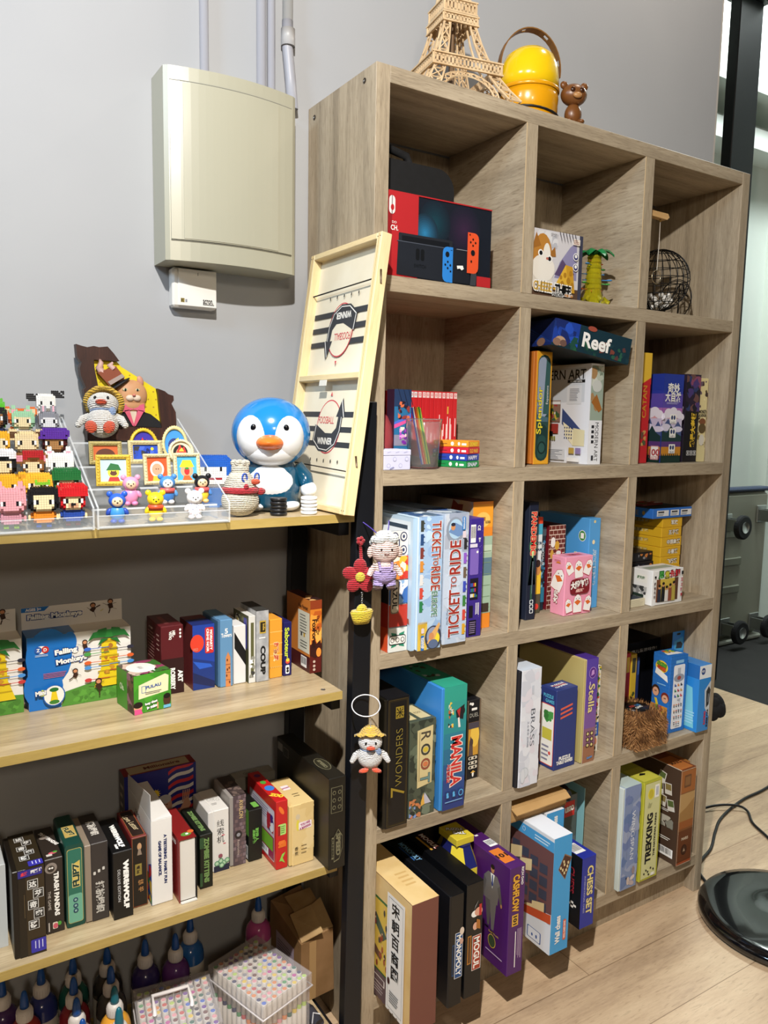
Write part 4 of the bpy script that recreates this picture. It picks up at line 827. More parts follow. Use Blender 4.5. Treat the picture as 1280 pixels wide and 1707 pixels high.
# ================================================================ ROW 4
G4 = 'boxes in the fourth row of the bookcase'
GOLD = M('a08a32', .4, .3)
def paint(F):
    f = F['f']; f.border(M('5a4a1c'), .0008, .004).border(M('4a3c18'), .0005, .007)
    f.rect(.38, .84, .74, .93, GOLD); f.rect(.42, .85, .70, .92, M('15130e'))
    for k in range(8): a = k*PI/4+.2; f.shape(.56, .885, 1, [(.002, .001), (.011, .004), (.011, -.002)], GOLD, a)
    f.text('WONDERS', .55, .54, .017, M('8a7a34'), 90, .130, -.015); f.text('7', .52, .28, .036, GOLD, 90, None, .0)
    F['t'].rect(0, 0, 1, 1, M('121216'))
gbox('board_game_box', 'tall black box with gold framing and lettering at the left of the fourth row', .0405, .1045, -.2985, R4, .294, .28, '0e0e11', paint, G4, tray=(.10, '17150f'), rough=.3)
def paint(F):
    f = F['f']; f.art(0, 0, 1, 1, [M('4a5244'), M('3a4238'), M('5f6a58'), M('2f362e'), M('6f7a68')], 60, 2, .22)
    f.poly([(.30, .30), (.86, .33), (.88, .93), (.27, .90)], M('cdbd8c')); f.lines(.34, .36, .39, .88, 1, M('7a6a4a'), 2, vert=True)
    f.text('R', .60, .83, .026, M('4a4238'), -90, None, .01).text('O', .60, .69, .026, M('3a3a34'), -90, None, .02).ell(.60, .69, .007, .006, M('c8b03a')).text('O', .60, .54, .026, M('8a4a38'), -90, None, .02).ell(.60, .54, .007, .006, M('c8744a')).text('T', .60, .39, .026, M('6a8a88'), -90, None, .02, K_, .02)
    f.poly([(.45, .12), (.60, .24), (.85, .12)], M('b8b8c8')); f.poly([(.4, .10), (.55, .24), (.6, .12)], M('d8a84a')); f.art(.0, 0, .45, .20, [M('7a94c8'), M('c87a4a'), M('4a4a4a'), M('b87a50')], 18, 4, .25)
    t = F['t']; t.rect(.5, .05, .9, .40, M('cfc090')); t.text('ROOT', .7, .2, .010, M('4a4238'), 0, .02); t.rect(.05, .05, .35, .30, M('cfc090'))
gbox('board_game_box', 'mottled grey-green box with cream name panel beside the black and gold box', .1155, .1860, -.287, R4, .225, .22, '4a5244', paint, G4)
def paint(F):
    f = F['f']; 
    for k, c in enumerate(('2f9a88', '2f948a', '2c888c', '2a7a90', '2a6a8c', '2a5688', '2a4684', '2a3c7c')): f.rect(0, 1-.125*(k+1), 1, 1-.125*k, M(c)); f.l -= 1
    f.l += 1
    f.art(.18, .66, .42, .88, [M('2a2a30'), M('d8d0c0'), M('b8603a'), M('e0c04a')], 22, 4, .35); f.poly([(.5, .80), (.9, .84), (.85, .72), (.55, .74)], M('1c1c22')); f.poly([(.6, .74), (.68, .74), (.74, .66), (.64, .66)], M('e4e0d8')); f.poly([(.55, .80), (.72, .82), (.68, .74)], M('b03030')); f.ell(.84, .79, .005, .008, M('1c1c22'))
    f.text('MANILA', .58, .39, .030, M('c8302c'), -90, .118, .03, M('f0e0d8'), .06).text('马尼拉', .24, .30, .011, M('c8302c'), -90, .044, .03, M('e8d8d0'), .05)
    for x in (.22, .50, .80): f.rrect(x-.09, .09, x+.12, .15, M('24386a'), .002); f.ell(x, .13, .003, .004, M('5ab0e8')); f.rect(x-.04, .10, x+.06, .12, M('5ab0e8'))
    f.ell(.82, .12, .007, .008, M('5ab0e8')).ell(.82, .12, .005, .006, M('24386a')); f.lines(.1, .06, .9, .075, 1, M('8ac0e8'), 2)
    t = F['t']; t.rect(0, 0, 1, 1, M('2f9a80')); t.art(.1, .25, .7, .7, [M('4a2a24'), M('1c2a2a'), M('c8d0d0')], 14, 4, .3)
    tl = F['tl']; tl.rect(0, 0, 1, 1, M('3a86d0')); tl.text('MANILA', .55, .90, .028, M('a02a30'), 0, .105, .02); tl.ell(.86, .74, .02, .016, M('3a3a28')).ell(.84, .76, .012, .008, M('7a7a3a')); tl.poly([(.88, .78), (.91, .78), (.91, .86), (.885, .86)], M('1c2038')); tl.rect(.9, .02, 1, .12, W_)
gbox('board_game_box', 'tall teal box with red slanted lettering and blue tray in the fourth row', .1945, .2645, -.296, R4, .292, .284, '2f9080', paint, G4, tray=(.10, '3a86d0'))
def paint(F):
    f = F['f']; f.rect(0, 0, .10, 1, M('5a4a3c')); f.rect(.90, 0, 1, 1, M('6a5a48')); f.rect(.12, .30, .88, .72, M('c8963a')); f.ell(.6, .55, .014, .03, M('e8c050')); f.poly([(.15, .30), (.5, .30), (.45, .48), (.3, .55), (.2, .45)], M('5a4a48')); f.ell(.35, .47, .006, .010, M('4a3a3a')); f.rect(.12, .64, .88, .72, M('4a4450'))
    f.rect(.14, .76, .86, .97, M('15151a')); f.text('DUEL', .5, .81, .010, M('a8a8a0'), 0, .028, .0); f.rrect(.3, .87, .7, .90, W_, .001); f.ell(.35, .95, .004, .004, W_).ell(.2, .96, .003, .003, W_)
    for y in (.27, .21, .155): f.rrect(.16, y-.02, .80, y+.02, M('d8d0c0'), .003); f.ell(.3, y, .003, .003, K_).ell(.6, y, .003, .003, K_)
    f.ell(.5, .07, .003, .008, W_).shape(.5, .085, 1, [(-.008, 0), (.008, 0), (0, .006)], M('e0b050'))
gbox('board_game_box', 'shorter black box with golden desert scene right of the teal box', .344, .3862, -.201, R4, .205, .165, '15151a', paint, G4)
def paint(F):
    f = F['f']; f.art(0, 0, 1, 1, [M('d4d8e2'), M('dde0e8'), M('c8ccd8'), M('d8d4de')], 30, 3, .4); f.text('BRASS', .62, .50, .0135, M('3a3f4c'), -90, .094, -.01).text('工业革命 伯明翰', .40, .45, .0065, M('6a7080'), -90, .066)
    f.lines(.52, .34, .535, .62, 1, M('6a7080'), 2, vert=True); f.ell(.3, .12, .012, .014, M('8a98a0')).ell(.3, .12, .0112, .0132, M('cfd4dc')).ell(.2, .10, .008, .02, M('aab4bc')).ell(.2, .10, .0072, .0188, M('d0d4dc')); f.lines(.5, .78, .62, .86, 2, M('a0a8b4'), 5, vert=True)
    F['t'].rect(0, 0, 1, 1, M('c4ccd8'))
gbox('board_game_box', 'tall white marbled box with spaced dark lettering on a black tray', .4215, .4925, -.2995, R4, .296, .285, 'd8dbe4', paint, G4, tray=(.10, '1a1c24'))
def paint(F):
    f = F['f']
    for k in range(3): f.poly([(.22, .74-.055*k), (.78, .775-.055*k), (.78, .80-.055*k), (.22, .765-.055*k)], M('d8604a'))
    f.text('PUZZLE', .5, .135, .010, W_, 0, .042, .05).text('TABLE GAMES', .5, .085, .010, W_, 0, .060, .05)
    l = F['l']; l.text('PUZZLE', .5, .90, .009, M('5ab8d8'), 0, .034, .03).text('GAMES', .6, .84, .009, M('5ab8d8'), 0, .03, .03); l.rrect(.05, .04, .92, .80, M('d8503a'), .005); l.rrect(.08, .05, .89, .79, W_, .004); l.art(.12, .55, .85, .72, [M('3a7a3a'), M('4a9a4a')], 6, 2, .4); l.rect(.2, .36, .8, .5, M('c8c04a')); l.ell(.7, .2, .004, .005, M('d8504a')); l.lines(.2, .08, .7, .3, 4, M('8a8aa0'), 3)
    t = F['t']; t.rect(.1, .15, .9, .9, M('3a4a8a')); t.text('PUZZLE', .5, .65, .008, W_, 8, .05, .04).text('GAMES', .5, .4, .008, W_, 8, .05, .04).rect(.2, .5, .8, .56, M('d8604a'))
gbox('board_game_box', 'navy box with three orange bars and white words between white and purple boxes', .5725, .6500, -.2735, R4, .213, .055, '2c3a78', paint, G4, yaw=R(2))
def paint(F):
    f = F['f']
    for k, c in enumerate(('9a6a50', '8a6078', '7a569a', '6a4aa0', '5c42a0', '5640a0')): f.rect(0, k/6, 1, (k+1)/6, M(c)); f.l -= 1
    f.l += 1; f.ell(.55, .865, .013, .015, M('c8a8d8')).ell(.55, .865, .012, .014, M('5a2a88')); f.shape(.55, .865, 1, [(-.006, -.008), (.006, -.004), (.004, .008), (-.004, .006)], M('c090d0'))
    f.text('Stella', .52, .62, .022, M('e0cf8a'), -90, .078, .02, M('4a2f80'), .04)
    for x in (.35, .68):
        for y in (.28, .225, .17): f.rrect(x-.13, y-.02, x+.13, y+.02, M('3a2a20'), .001); f.ell(x, y, .0035, .004, M('e0cf8a'))
    f.text('Games', .55, .05, .007, M('4a90d0'), 8, .020, .04); f.ell(.3, .77, .002, .005, M('c8b0e0'))
    l = F['l']; l.rect(0, 0, 1, 1, M('a8766a')); l.rect(.55, 0, 1, 1, M('b8ab98')); l.rect(.80, .3, .86, .92, M('7a5aa8')); l.lines(.6, .5, .75, .9, 8, M('a05a4a'), 4); l.art(.1, .6, .6, .95, [M('c89a88'), M('8a5a58')], 8, 4, .3); F['t'].rect(0, 0, 1, 1, M('4a2f8a'))
gbox('board_game_box', 'tall violet box fading to brown with a cream title, fourth row', .6640, .7130, -.2785, R4, .281, .25, '5a42a0', paint, G4, tray=(.13, 'b5a56a'))
def paint(F):
    f = F['f']; f.rect(0, 0, 1, 1, M('d8d4c8')); f.art(0, .35, 1, 1, [M('c8b02c'), M('2a6a4a'), M('c03a2c'), M('1c1c22'), M('e8e4d8')], 34, 5, .35); f.rect(0, .18, 1, .34, M('2a5ab0')); f.text('大富翁', .5, .26, .010, W_, -90, .030, .03); f.ell(.5, .12, .007, .010, M('d8947a')); f.ell(.5, .04, .003, .005, K_)
gbox('comic_box', 'thin box with loud cartoon art tucked right of the violet box', .7475, .7690, -.239, R4, .240, .16, 'd8d4c8', paint, G4)
# row 4 right
def paint(F):
    f = F['f']; f.text('最上瘾儿童游戏作！', .72, .88, .0105, M('d8d8d8'), 0, .150, .0); f.art(.3, .30, .6, .5, [M('2a1a1c'), M('3a2022')], 6, 3, .3)
gbox('board_game_box', 'large black box with small white characters at the back of the fourth row right cube', .8115, 1.145, -.135, R4, .240, .120, '0d0e14', paint, G4)
for k, (c, x, h, nm, w_) in enumerate((('b0202a', .8830, .228, 'red', .020), ('c8a82a', .9060, .222, 'yellow', .024), ('1c2a5a', .9330, .21, 'navy', .010))):
    def paint(F): F['f'].rect(.2, .75, .8, .95, M('e0c03a') if k == 0 else M('3a3a20') if k == 1 else M('3a5aa0')); (k == 1) and F['f'].art(.1, .1, .9, .5, [M('3a4a20'), M('6a7a2a')], 8, 3, .4)
    gbox('card_game_box', nm+' slim box standing behind the furry cube in the fourth row', x+.060, x+w_+.060, -.1760, R4, h, .038, c, paint, G4)
fr = root('furry_cube', 'brown furry cube box with a black oval label on its top', 'furry box', (.8425, -.3085, R4+.0004))
b = MB(); b.box((.006, .006, .001), (.128, .128, .098), M('5a3a20', .9), .02); b.build('box_body', fr)
FUR = [M(c, .75) for c in ('86592f', 'a47544', '6a4524', 'bd8d5a', '94683c')]; b = MB(); rr = random.Random(12)
for i in range(5200):
    fc = rr.choice((0, 0, 1, 1, 2, 3)); u_, v_ = rr.random(), rr.random()
    if fc == 0: p = Vector((.004+.126*u_, .008, .003+.096*v_)); nrm = Vector((0, -1, 0))
    elif fc == 1: p = Vector((.008, .004+.126*u_, .003+.096*v_)); nrm = Vector((-1, 0, 0))
    elif fc == 2:
        p = Vector((.004+.126*u_, .004+.126*v_, .096)); nrm = Vector((0, 0, 1))
        if ((p.x-.067)/.040)**2+((p.y-.062)/.034)**2 < 1: continue
    else: p = Vector((.126, .004+.126*u_, .003+.096*v_)); nrm = Vector((1, 0, 0))
    cl = math.sin(p.x*90+p.z*60)*.5+math.cos(p.z*110-p.y*70)*.5
    d = (nrm*.55+Vector((cl*.7+rr.uniform(-.35, .35), rr.uniform(-.3, .3), -.55+rr.uniform(-.3, .3)+(.5 if fc == 2 else 0)))).normalized()
    L = rr.uniform(.008, .015); s_ = d.cross(nrm)
    s_ = s_.normalized()*.00075 if s_.length > 1e-4 else Vector((.0007, 0, 0))
    q = p+d*L; q.z = max(q.z, .0012)
    m_ = p+d*L*.55+nrm*.0015; m_.z = max(m_.z, .001)
    b.add([p-s_, p+s_, m_+s_*.8, m_-s_*.8, q], [(0, 1, 2, 3), (3, 2, 4)], FUR[i % 5])
b.build('fur', fr, kind='stuff')
b = MB(); b.lathe([(.0, .0985), (.040, .0985), (.041, .1005), (.0, .1008)], M('121216', .4), seg=28, sy=.82, c=(.067, .062, 0)); F = Face(b, (.035, .035, .1009), (1, 0, 0), (0, 1, 0), .064, .054)
F.text('FUN', .35, .60, .011, M('b03a3a'), 10, .020, .04).text('CUBE', .68, .60, .011, M('3a7ab0'), 10, .022, .04).text('GAME', .55, .36, .010, W_, 10, .030, .04); b.build('oval_label', fr)
def paint(F):
    f = F['f']; l = F['l']; BL_ = M('1f5fae')
    for q in (f, l):
        for j in range(22):
            q.rect(0, (j+1)/22-.003, 1, (j+1)/22, BL_); q.l -= 1
            for i in range(7): x = min(.995, (i+.5*(j % 2))/7); q.rect(x, j/22, x+.006, (j+1)/22, BL_); q.l -= 1
        q.l += 1.5
    f.rrect(.20, .05, .84, .88, M('e8eaee'), .005); f.rect(.3, .90, .75, .94, M('8ac0e8')); f.rect(.42, .76, .60, .84, M('b8bcc4')); f.ell(.52, .71, .022, .012, M('9a9ea8')).ell(.52, .71, .008, .006, M('a04a3a'))
    cs_ = ('2a4a9a', 'd8842c', '1c1c22', '2f7a4a', 'b03040', 'c8983a', '3a5ab0', '2a7a3a', 'c83a3a')
    for j in range(3):
        for i in range(3): f.shape(.34+.17*i, .62-.07*j, 1, [(-.004, -.004), (.004, -.004), (.004, 0), (0, 0), (0, .004), (-.004, .004)], M(cs_[(3*j+i) % 9]))
    for j in range(4):
        for i in range(4-(j == 3)): x = .30+.13*i; y = .36-.075*j; f.shape(x, y, 1, [(-.003, 0), (.003, 0), (.003, .003), (-.003, .003)], M(('c8683a', 'd89a4a', 'b0503a', '3a3a40')[(i+j) % 4])); f.rect(x-.035, y-.022, x+.035, y-.010, K_)
    f.lines(.36, .08, .66, .095, 1, K_, 3); f.lines(.4, .42, .62, .45, 2, K_, 3)
    l.ell(.5, .84, .022, .018, M('e8c83a')); l.text('STACKING', .5, .87, .011, M('58a83a'), -10, .034, .06, K_, .08).text('GAMES', .5, .82, .011, M('d8502c'), -10, .030, .06, K_, .08); l.poly([(.15, .74), (.9, .66), (.85, .74), (.2, .82)], W_); l.lines(.3, .60, .8, .63, 1, M('8ac0e8'), 2)
    l.rect(.0, .02, .96, .34, M('c88a3a')); l.ell(.25, .52, .014, .016, M('3a2418')).ell(.25, .50, .011, .013, M('e0a888')).ell(.8, .46, .014, .015, M('7a2c20')).ell(.8, .44, .011, .012, M('e0a888')); 
    for x, y in ((.25, .50), (.8, .44)): l.ell(x-.03, y+.01, .0015, .002, K_).ell(x+.03, y+.01, .0015, .002, K_)
    l.poly([(.2, .42), (.35, .42), (.6, .22), (.5, .2)], M('e0c83a')); rr = random.Random(2)
    for i in range(5):
        for j in range(4): l.rect(.35+.09*i-.02*j, .08+.065*j, .43+.09*i-.02*j, .14+.065*j, M(rr.choice(('3a4ab0', 'c83a3a', '5aa83a', 'd8c03a', '8a3aa0', 'e08a2c')))); l.l -= 1
    l.l += 1; t = F['t']; t.poly([(.1, .3), (.9, .2), (.85, .5), (.2, .6)], W_); t.art(.2, .5, .8, .9, [M('58a83a'), M('e8c83a'), M('d8502c'), M('2a2a30')], 10, 3, .4)
gbox('board_game_box', 'blue brick-patterned box with two drawn children and a white panel', 1.030, 1.1035, -.262, R4, .229, .062, '2a72c4', paint, G4, yaw=R(-2))
bp = root('blister_toy_box', 'bright blue hanging toy box with white and car print, fourth row right end', 'toy box', (1.1130, -.2990, R4+.0004), R(-1))
b = MB(); b.box((0, 0, 0), (.0525, .105, .200), M('2a86d4', .3), .001); Fq = faces(b, 0, 0, 0, .0525, .105, .200); f = Fq['f']
f.rect(0, .80, 1, .995, M('e4eaf0')); f.ell(.30, .91, .010, .012, W_).ell(.30, .91, .009, .0105, M('2a4a8a')).text('FOY', .30, .91, .007, W_, 0, .012, .03); f.poly([(.5, .62), (1, .75), (1, .20), (.6, .35)], M('c4ccd4')); f.shape(.80, .50, 1, [(-.005, -.030), (.006, -.022), (.010, .022), (.003, .034), (-.008, .020)], M('24282e')); f.shape(.80, .50, 1, [(-.001, -.015), (.005, -.012), (.007, .010), (0, .012)], M('6a7078'))
f.text('RACING', .62, .20, .009, M('c8303a'), 90, .040, .05).text('SUPER CAR', .84, .19, .007, K_, 90, .055, .05)
l = Fq['l']; l.rect(0, .80, 1, 1, M('2468b0')); l.poly([(.1, .05), (.9, .05), (.8, .65), (.3, .7)], M('7ac8dc')); l.lines(.5, .1, .95, .3, 5, M('a8d8f0'), 3); b.build('carton', bp)
b = MB(); b.box((0, .100, .196), (.0525, .1012, .275), M('2a86d4', .3)); f = Face(b, (0, .100, .2), (1, 0, 0), (0, 0, 1), .0525, .075); f.poly([(.2, .15), (.95, .2), (.9, .75), (.15, .6)], M('4aa8d8')); f.shape(.58, .42, 1, [(-.014, -.008), (.012, -.010), (.017, .002), (.006, .011), (-.010, .010)], M('2a2f38')); f.rrect(.35, .85, .65, .93, M('15181d'), .002); b.build('header_card', bp)
# ================================================================ ROW 5
G5 = 'boxes in the bottom row of the bookcase'
KR = mottled('kraft_pattern', 'd2b072', 'dcc08a', 12, .55)
def paint(F):
    l = F['l']; l.rect(.0, .10, .88, .82, M('3f6a3a')); l.rect(0, .24, .87, .80, M('d2b24c'))
    l.poly([(.55, .80), (.76, .55), (.72, .50), (.52, .74)], M('4a5a4a')); l.poly([(.5, .52), (.7, .38), (.7, .32), (.5, .42)], M('6a4a38')); l.poly([(.75, .60), (.87, .48), (.87, .38), (.78, .42)], M('8a94c0')); l.poly([(.44, .48), (.56, .40), (.56, .34), (.44, .42)], M('4a4a3c'))
    rr = random.Random(21)
    for i in range(40):
        x, y = rr.uniform(.50, .765), rr.uniform(.27, .76); c = rr.choice(('5a2c24', '2a2a30', '8a3028', '3a3a3c', '9a4a30')); l.ell(x, y, .0035, .007, M(c), 8); l.ell(x, y+.032, .0022, .0025, M('d8a880'), 8); l.l -= 1.6
    l.l += 2; l.rect(.0, .02, .87, .24, M('5a464a')); l.rrect(.64, .145, .755, .20, M('e8e0d8'), .001); l.rrect(.648, .15, .747, .195, M('5a464a'), .001); l.lines(.64, .06, .755, .13, 3, M('a89a98'), 3)
    l.rect(.772, .02, .945, .945, M('e8e6e2')); 
    for a in (.787, .927): l.rect(a, .05, a+.002, .92, M('6a6a6a'))
    l.rect(.787, .05, .929, .053, M('6a6a6a')); l.rect(.787, .918, .929, .921, M('6a6a6a')); l.vtext('宋朝百商图', .858, .60, .030, K_, 1.22, bold=.02); l.ell(.80, .26, .005, .008, M('3a1414')); l.lines(.81, .10, .91, .2, 5, M('7a7a7a'), 3)
    for k in range(12): l.shape(.45+.04*k, -.0+.03, .8, [(-.004, 0), (.004, 0), (.002, .003), (-.002, .003)], M('6a4a20')); l.l -= .9
    F['t'].rect(0, 0, 1, 1, KR); F['t'].lines(.4, .15, .9, .3, 4, M('c8a468'), 3)
gbox('board_game_box', 'big box with market scene, white calligraphy panel and brown front edge', .0375, .105, -.423, R5, .292, .39, '6f4238', paint, G5, side=KR, top=KR)
def logo(f, t, cx, cy, h, L, col, rot=-90):
    w2 = L*1.12; a = (h*1.5, w2)
    f.rect(cx-a[0]/2/f.w, cy-a[1]/2/f.h, cx+a[0]/2/f.w, cy+a[1]/2/f.h, W_); f.rect(cx-(a[0]/2-.001)/f.w, cy-(a[1]/2-.001)/f.h, cx+(a[0]/2-.001)/f.w, cy+(a[1]/2-.001)/f.h, col); f.text(t, cx, cy, h, W_, rot, L, .03)
def paint(F):
    f = F['f']; logo(f, 'MONOPOLY', .70, .45, .0140, .096, M('1f4a80')); f.rect(.20, .28, .38, .56, M('234a78')); f.rect(.24, .29, .34, .55, M('0f1216')); t = F['t']; t.text('MONOPOLY', .62, .52, .014, M('7ab0d8'), -90, .085, .03); t.rect(.25, .42, .35, .60, M('2a5a9a'))
    F['l'].rect(.93, .86, .985, .94, M('3a4a48')); f.ell(.90, .66, .006, .009, M('d8c8b8')).ell(.88, .57, .005, .007, M('c8a090'))
gbox('board_game_box', 'black box with white boxed title on blue, left one of the black pair', .149, .187, -.405, R5, .264, .37, '0e0f12', paint, G5, tray=(.06, '15161a'), rough=.28)
def paint(F):
    f = F['f']; logo(f, 'MOGUL', .68, .38, .0165, .074, M('a03a24')); f.rect(.12, .30, .34, .55, M('b87a2c')); f.rect(.16, .31, .30, .54, M('5a3a1c'))
    f.ell(.5, .73, .010, .008, W_).ell(.72, .74, .011, .010, M('d8a088')).rect(.75, .70, .90, .80, M('b8302c')); f.ell(.55, .62, .007, .009, M('d8a890')); f.poly([(.6, .60), (.85, .58), (.82, .66), (.62, .68)], M('a86a2c')); f.poly([(.45, .76), (.5, .80), (.7, .84), (.5, .78)], M('8a8a8a'))
    t = F['t']; t.text('MOGUL', .70, .52, .013, W_, -90, .07, .03, M('8a2c1c'), .08); t.rect(.30, .42, .42, .60, M('c89a3a'))
gbox('board_game_box', 'black box with white boxed title on red, right one of the black pair', .198, .2450, -.401, R5, .272, .37, '0e0f12', paint, G5, rough=.28)
pz = root('puzzle_ball_box', 'eight-sided yellow and navy box wedged behind the black pair and the purple box', 'toy box', (.2862, -.245, R5+.0004))
b = MB(); NV = M('1f2460', .35); YL = M('d8c43a', .35); rx, ry = .0405, .062
P8 = [(rx*1.08*math.cos(R(22.5+45*k)), ry*1.08*math.sin(R(22.5+45*k))) for k in range(8)]
P8 = [(max(-.0395, min(.0395, x)), y) for x, y in P8]
lv = [(1, 0), (1, .235), (.66, .278), (.66, .283)]; v = []; f = []
for s_, z_ in lv: v += [(x*s_, y*s_, z_) for x, y in P8]
for L_ in range(3): f += [(L_*8+i, L_*8+(i+1) % 8, L_*8+8+(i+1) % 8, L_*8+8+i) for i in range(8)]
f += [tuple(range(7, -1, -1)), tuple(range(24, 32))]
b.add(v, f, NV)
for k in range(8):
    P0 = Vector((*P8[k], 0)); P1 = Vector((*P8[(k+1) % 8], 0)); u_ = (P1-P0); w_ = u_.length; f = Face(b, P0, u_.normalized(), (0, 0, 1), w_, .235)
    if k % 2: f.poly([(0, .52), (.5, .34), (1, .52), (1, 1), (0, 1)], YL); f.art(.15, .42, .85, .85, [M('5aa83a'), M('8ac84a')], 12, k, .25)
    else: f.rrect(.10, .42, .90, .74, M('e8eaf0'), .004); f.art(.2, .48, .8, .70, [M('5aa83a'), M('e8c83a'), M('d8503a')], 8, k, .3); f.poly([(.15, 1), (.5, .90), (.85, 1)], YL)
    q = [v[8+k], v[8+(k+1) % 8], v[16+(k+1) % 8], v[16+k]]
    if k % 2 == 0: b.add([(x*1.004, y*1.004, z+.0003) for x, y, z in q], [(0, 1, 2, 3)], YL)
b.build('carton', pz)
b = MB(); b.box((-.026, -.036, .2832), (.026, .036, .300), YL, .001); f = Face(b, (-.026, -.036, .3001), (1, 0, 0), (0, 1, 0), .052, .072); f.text('PUZZLE', .5, .62, .012, W_, -30, .04, .05, K_, .09).text('BALL', .5, .35, .012, W_, -30, .03, .05, K_, .09); b.build('top_cap', pz)
def paint(F):
    f = F['f']; f.text('CASHFLOW', .42, .755, .020, M('e0a83a'), -90, .092, .04, M('5a2a1c'), .08); f.rect(.22, .455, .62, .56, M('d8a83a')); f.text('101', .42, .507, .012, M('2a1a1a'), -90, .022, .05); f.text('RICH DAD', .80, .90, .007, W_, -90, .044, .03); f.lines(.42, .06, .55, .40, 1, W_, 2, vert=True); f.lines(.58, .10, .88, .42, 5, M('b8a0b8'), 3, vert=True)
    l = F['l']; GY = M('6f6a68'); GD = M('5c5755'); q = lambda P, m: l.poly([(.795+(x-.70)*.60, y) for x, y in P], m)
    q([(.57, .60), (.63, .34), (.67, .34), (.70, .60)], GD); q([(.67, .60), (.71, .32), (.76, .32), (.80, .60)], GY); q([(.55, .58), (.82, .58), (.86, .78), (.80, .84), (.62, .84), (.54, .78)], GY); q([(.54, .78), (.50, .60), (.54, .58), (.59, .74)], GD); q([(.86, .78), (.91, .62), (.87, .60), (.81, .74)], GD)
    q([(.67, .84), (.75, .84), (.71, .70)], W_); q([(.70, .83), (.72, .83), (.725, .74), (.71, .72), (.695, .74)], M('2a3a7a')); l.ell(.800, .885, .0062, .0105, M('b8825a')); l.ell(.800, .905, .0066, .0060, M('1c1410')); q([(.60, .33), (.67, .33), (.66, .315), (.585, .315)], K_); q([(.70, .31), (.77, .31), (.77, .295), (.70, .295)], K_); l.ell(.915, .605, .003, .005, M('b8825a'))
    l.ell(.82, .22, .014, .017, M('c8a84a')).ell(.82, .22, .012, .015, M('3a4a30')); l.text('Build Wealth', .84, .30, .005, M('d8b84a'), 0, .035)
    l.lines(.75, .10, .95, .13, 1, M('b8a0c8'), 2); t = F['t']; t.rect(.1, .08, .75, .28, M('d8782c')); t.text('101', .42, .18, .016, M('2a1014'), 0, .03, .04); t.barcode(.45, .70-.38, .95, .42, 4); t.rect(.40, .5, .6, .52, W_)
gbox('board_game_box', 'purple box showing a man in a grey suit, sticking out of the bottom row', .3270, .3740, -.396, R5, .268, .30, '4a1c62', paint, G5)
def paint(F):
    f = F['f']; f.rect(0, 0, 1, 1, M('3f9ad6')); f.shape(.62, .73, 1.0, [(-.020, -.002), (.0, .034), (.024, .020), (.004, -.034)], M('8a6a50')); f.shape(.62, .73, .9, [(-.020, -.002), (.0, .034), (.024, .020), (.004, -.034)], M('4a2820'))
    for dx, dy in ((-.2, 0), (0, .02), (.1, -.03), (.0, -.05), (.2, .03), (-.1, -.02), (.15, 0), (-.05, .05)): f.shape(.62+dx, .73+dy, 1, [(-.002, -.004), (.003, -.003), (.002, .004), (-.003, .003)], M('d8c89a'))
    f.text('Wall chess', .38, .20, .016, W_, 90, .072, .04); f.rrect(.68, .09, .84, .27, M('d8603a'), .003); f.text('WALL CHESS GAME', .76, .18, .005, W_, 90, .045, .03)
    l = F['l']; l.poly([(0, .15), (1, .35), (1, .92), (0, 1)], M('6a4848')); l.rect(.4, .88, 1, .97, M('4a9ad0')); l.ell(.65, .93, .005, .006, W_).ell(.65, .93, .004, .005, M('4a9ad0')); l.lines(.78, .90, .98, .95, 2, M('c8e0f0'), 3)
    for i in range(6):
        for j in range(4): l.poly([(.30+.11*i, .42+.11*j-.02*i), (.39+.11*i, .43+.11*j-.02*i), (.39+.11*i, .51+.11*j-.02*i), (.30+.11*i, .50+.11*j-.02*i)], M('3f4252')); l.l -= 1
    l.l += 1
    for x, y in ((.35, .80), (.62, .66), (.78, .36), (.70, .30), (.5, .72)): l.poly([(x, y), (x+.14, y+.05), (x+.14, y-.05), (x, y-.11)], M('dcc594'))
    l.rect(0, 0, 1, .26, M('d8dce2')); l.poly([(.3, .26), (.7, .21), (1, .27), (1, .35), (.7, .28), (.3, .32)], M('c0502c')); l.rrect(.55, .07, .60, .17, M('c0502c'), .002); l.text('n', .50, .10, .03, M('c0502c'), 0, None, .04); l.rrect(.74, .03, .90, .13, M('3a5a9a'), .003); l.rrect(.75, .035, .89, .125, M('dde2ea'), .003); l.ell(.80, .07, .003, .004, M('3a5a9a')).ell(.85, .075, .003, .005, M('3a5a9a'))
    F['t'].rect(0, 0, 1, 1, M('e0e4ec'))
gbox('board_game_box', 'tall white-topped blue box with wooden block art, sticking furthest out', .4665, .5255, -.3925, R5, .298, .30, 'd4d8de', paint, G5)
def paint(F):
    f = F['f']; f.rect(0, 0, 1, 1, M('3f9ad6')); f.text('chess', .5, .90, .016, W_, 90, .034, .04); F['t'].rect(0, 0, 1, 1, M('e0e4ec')); F['t'].text('墙棋', .4, .35, .016, M('c84a3a'), 0, .03, .03)
gbox('board_game_box', 'second white-topped blue box standing behind the tall blue block-art box', .5350, .5960, -.2950, R5, .298, .27, 'd8dce2', paint, G5)
def paint(F):
    f = F['f']; f.text('CHESS SET', .62, .52, .021, M('e8d894'), -90, .132, .03, M('4a4a3a'), .04); f.text('INTERNATIONAL CHESS', .24, .48, .0045, M('c8c8e0'), -90, .10); l = F['l']; l.rect(0, 0, 1, 1, M('0f0f14')); l.text('CHESS', .86, .62, .018, M('b02838'), -90, .070, .02)
    for i in range(3):
        for j in range(3): l.rect(.82+.04*i, .24+.03*j, .86+.04*i, .27+.03*j, W_ if (i+j) % 2 else K_); l.l -= 1
    F['t'].barcode(.05, .1, .75, .28, 6)
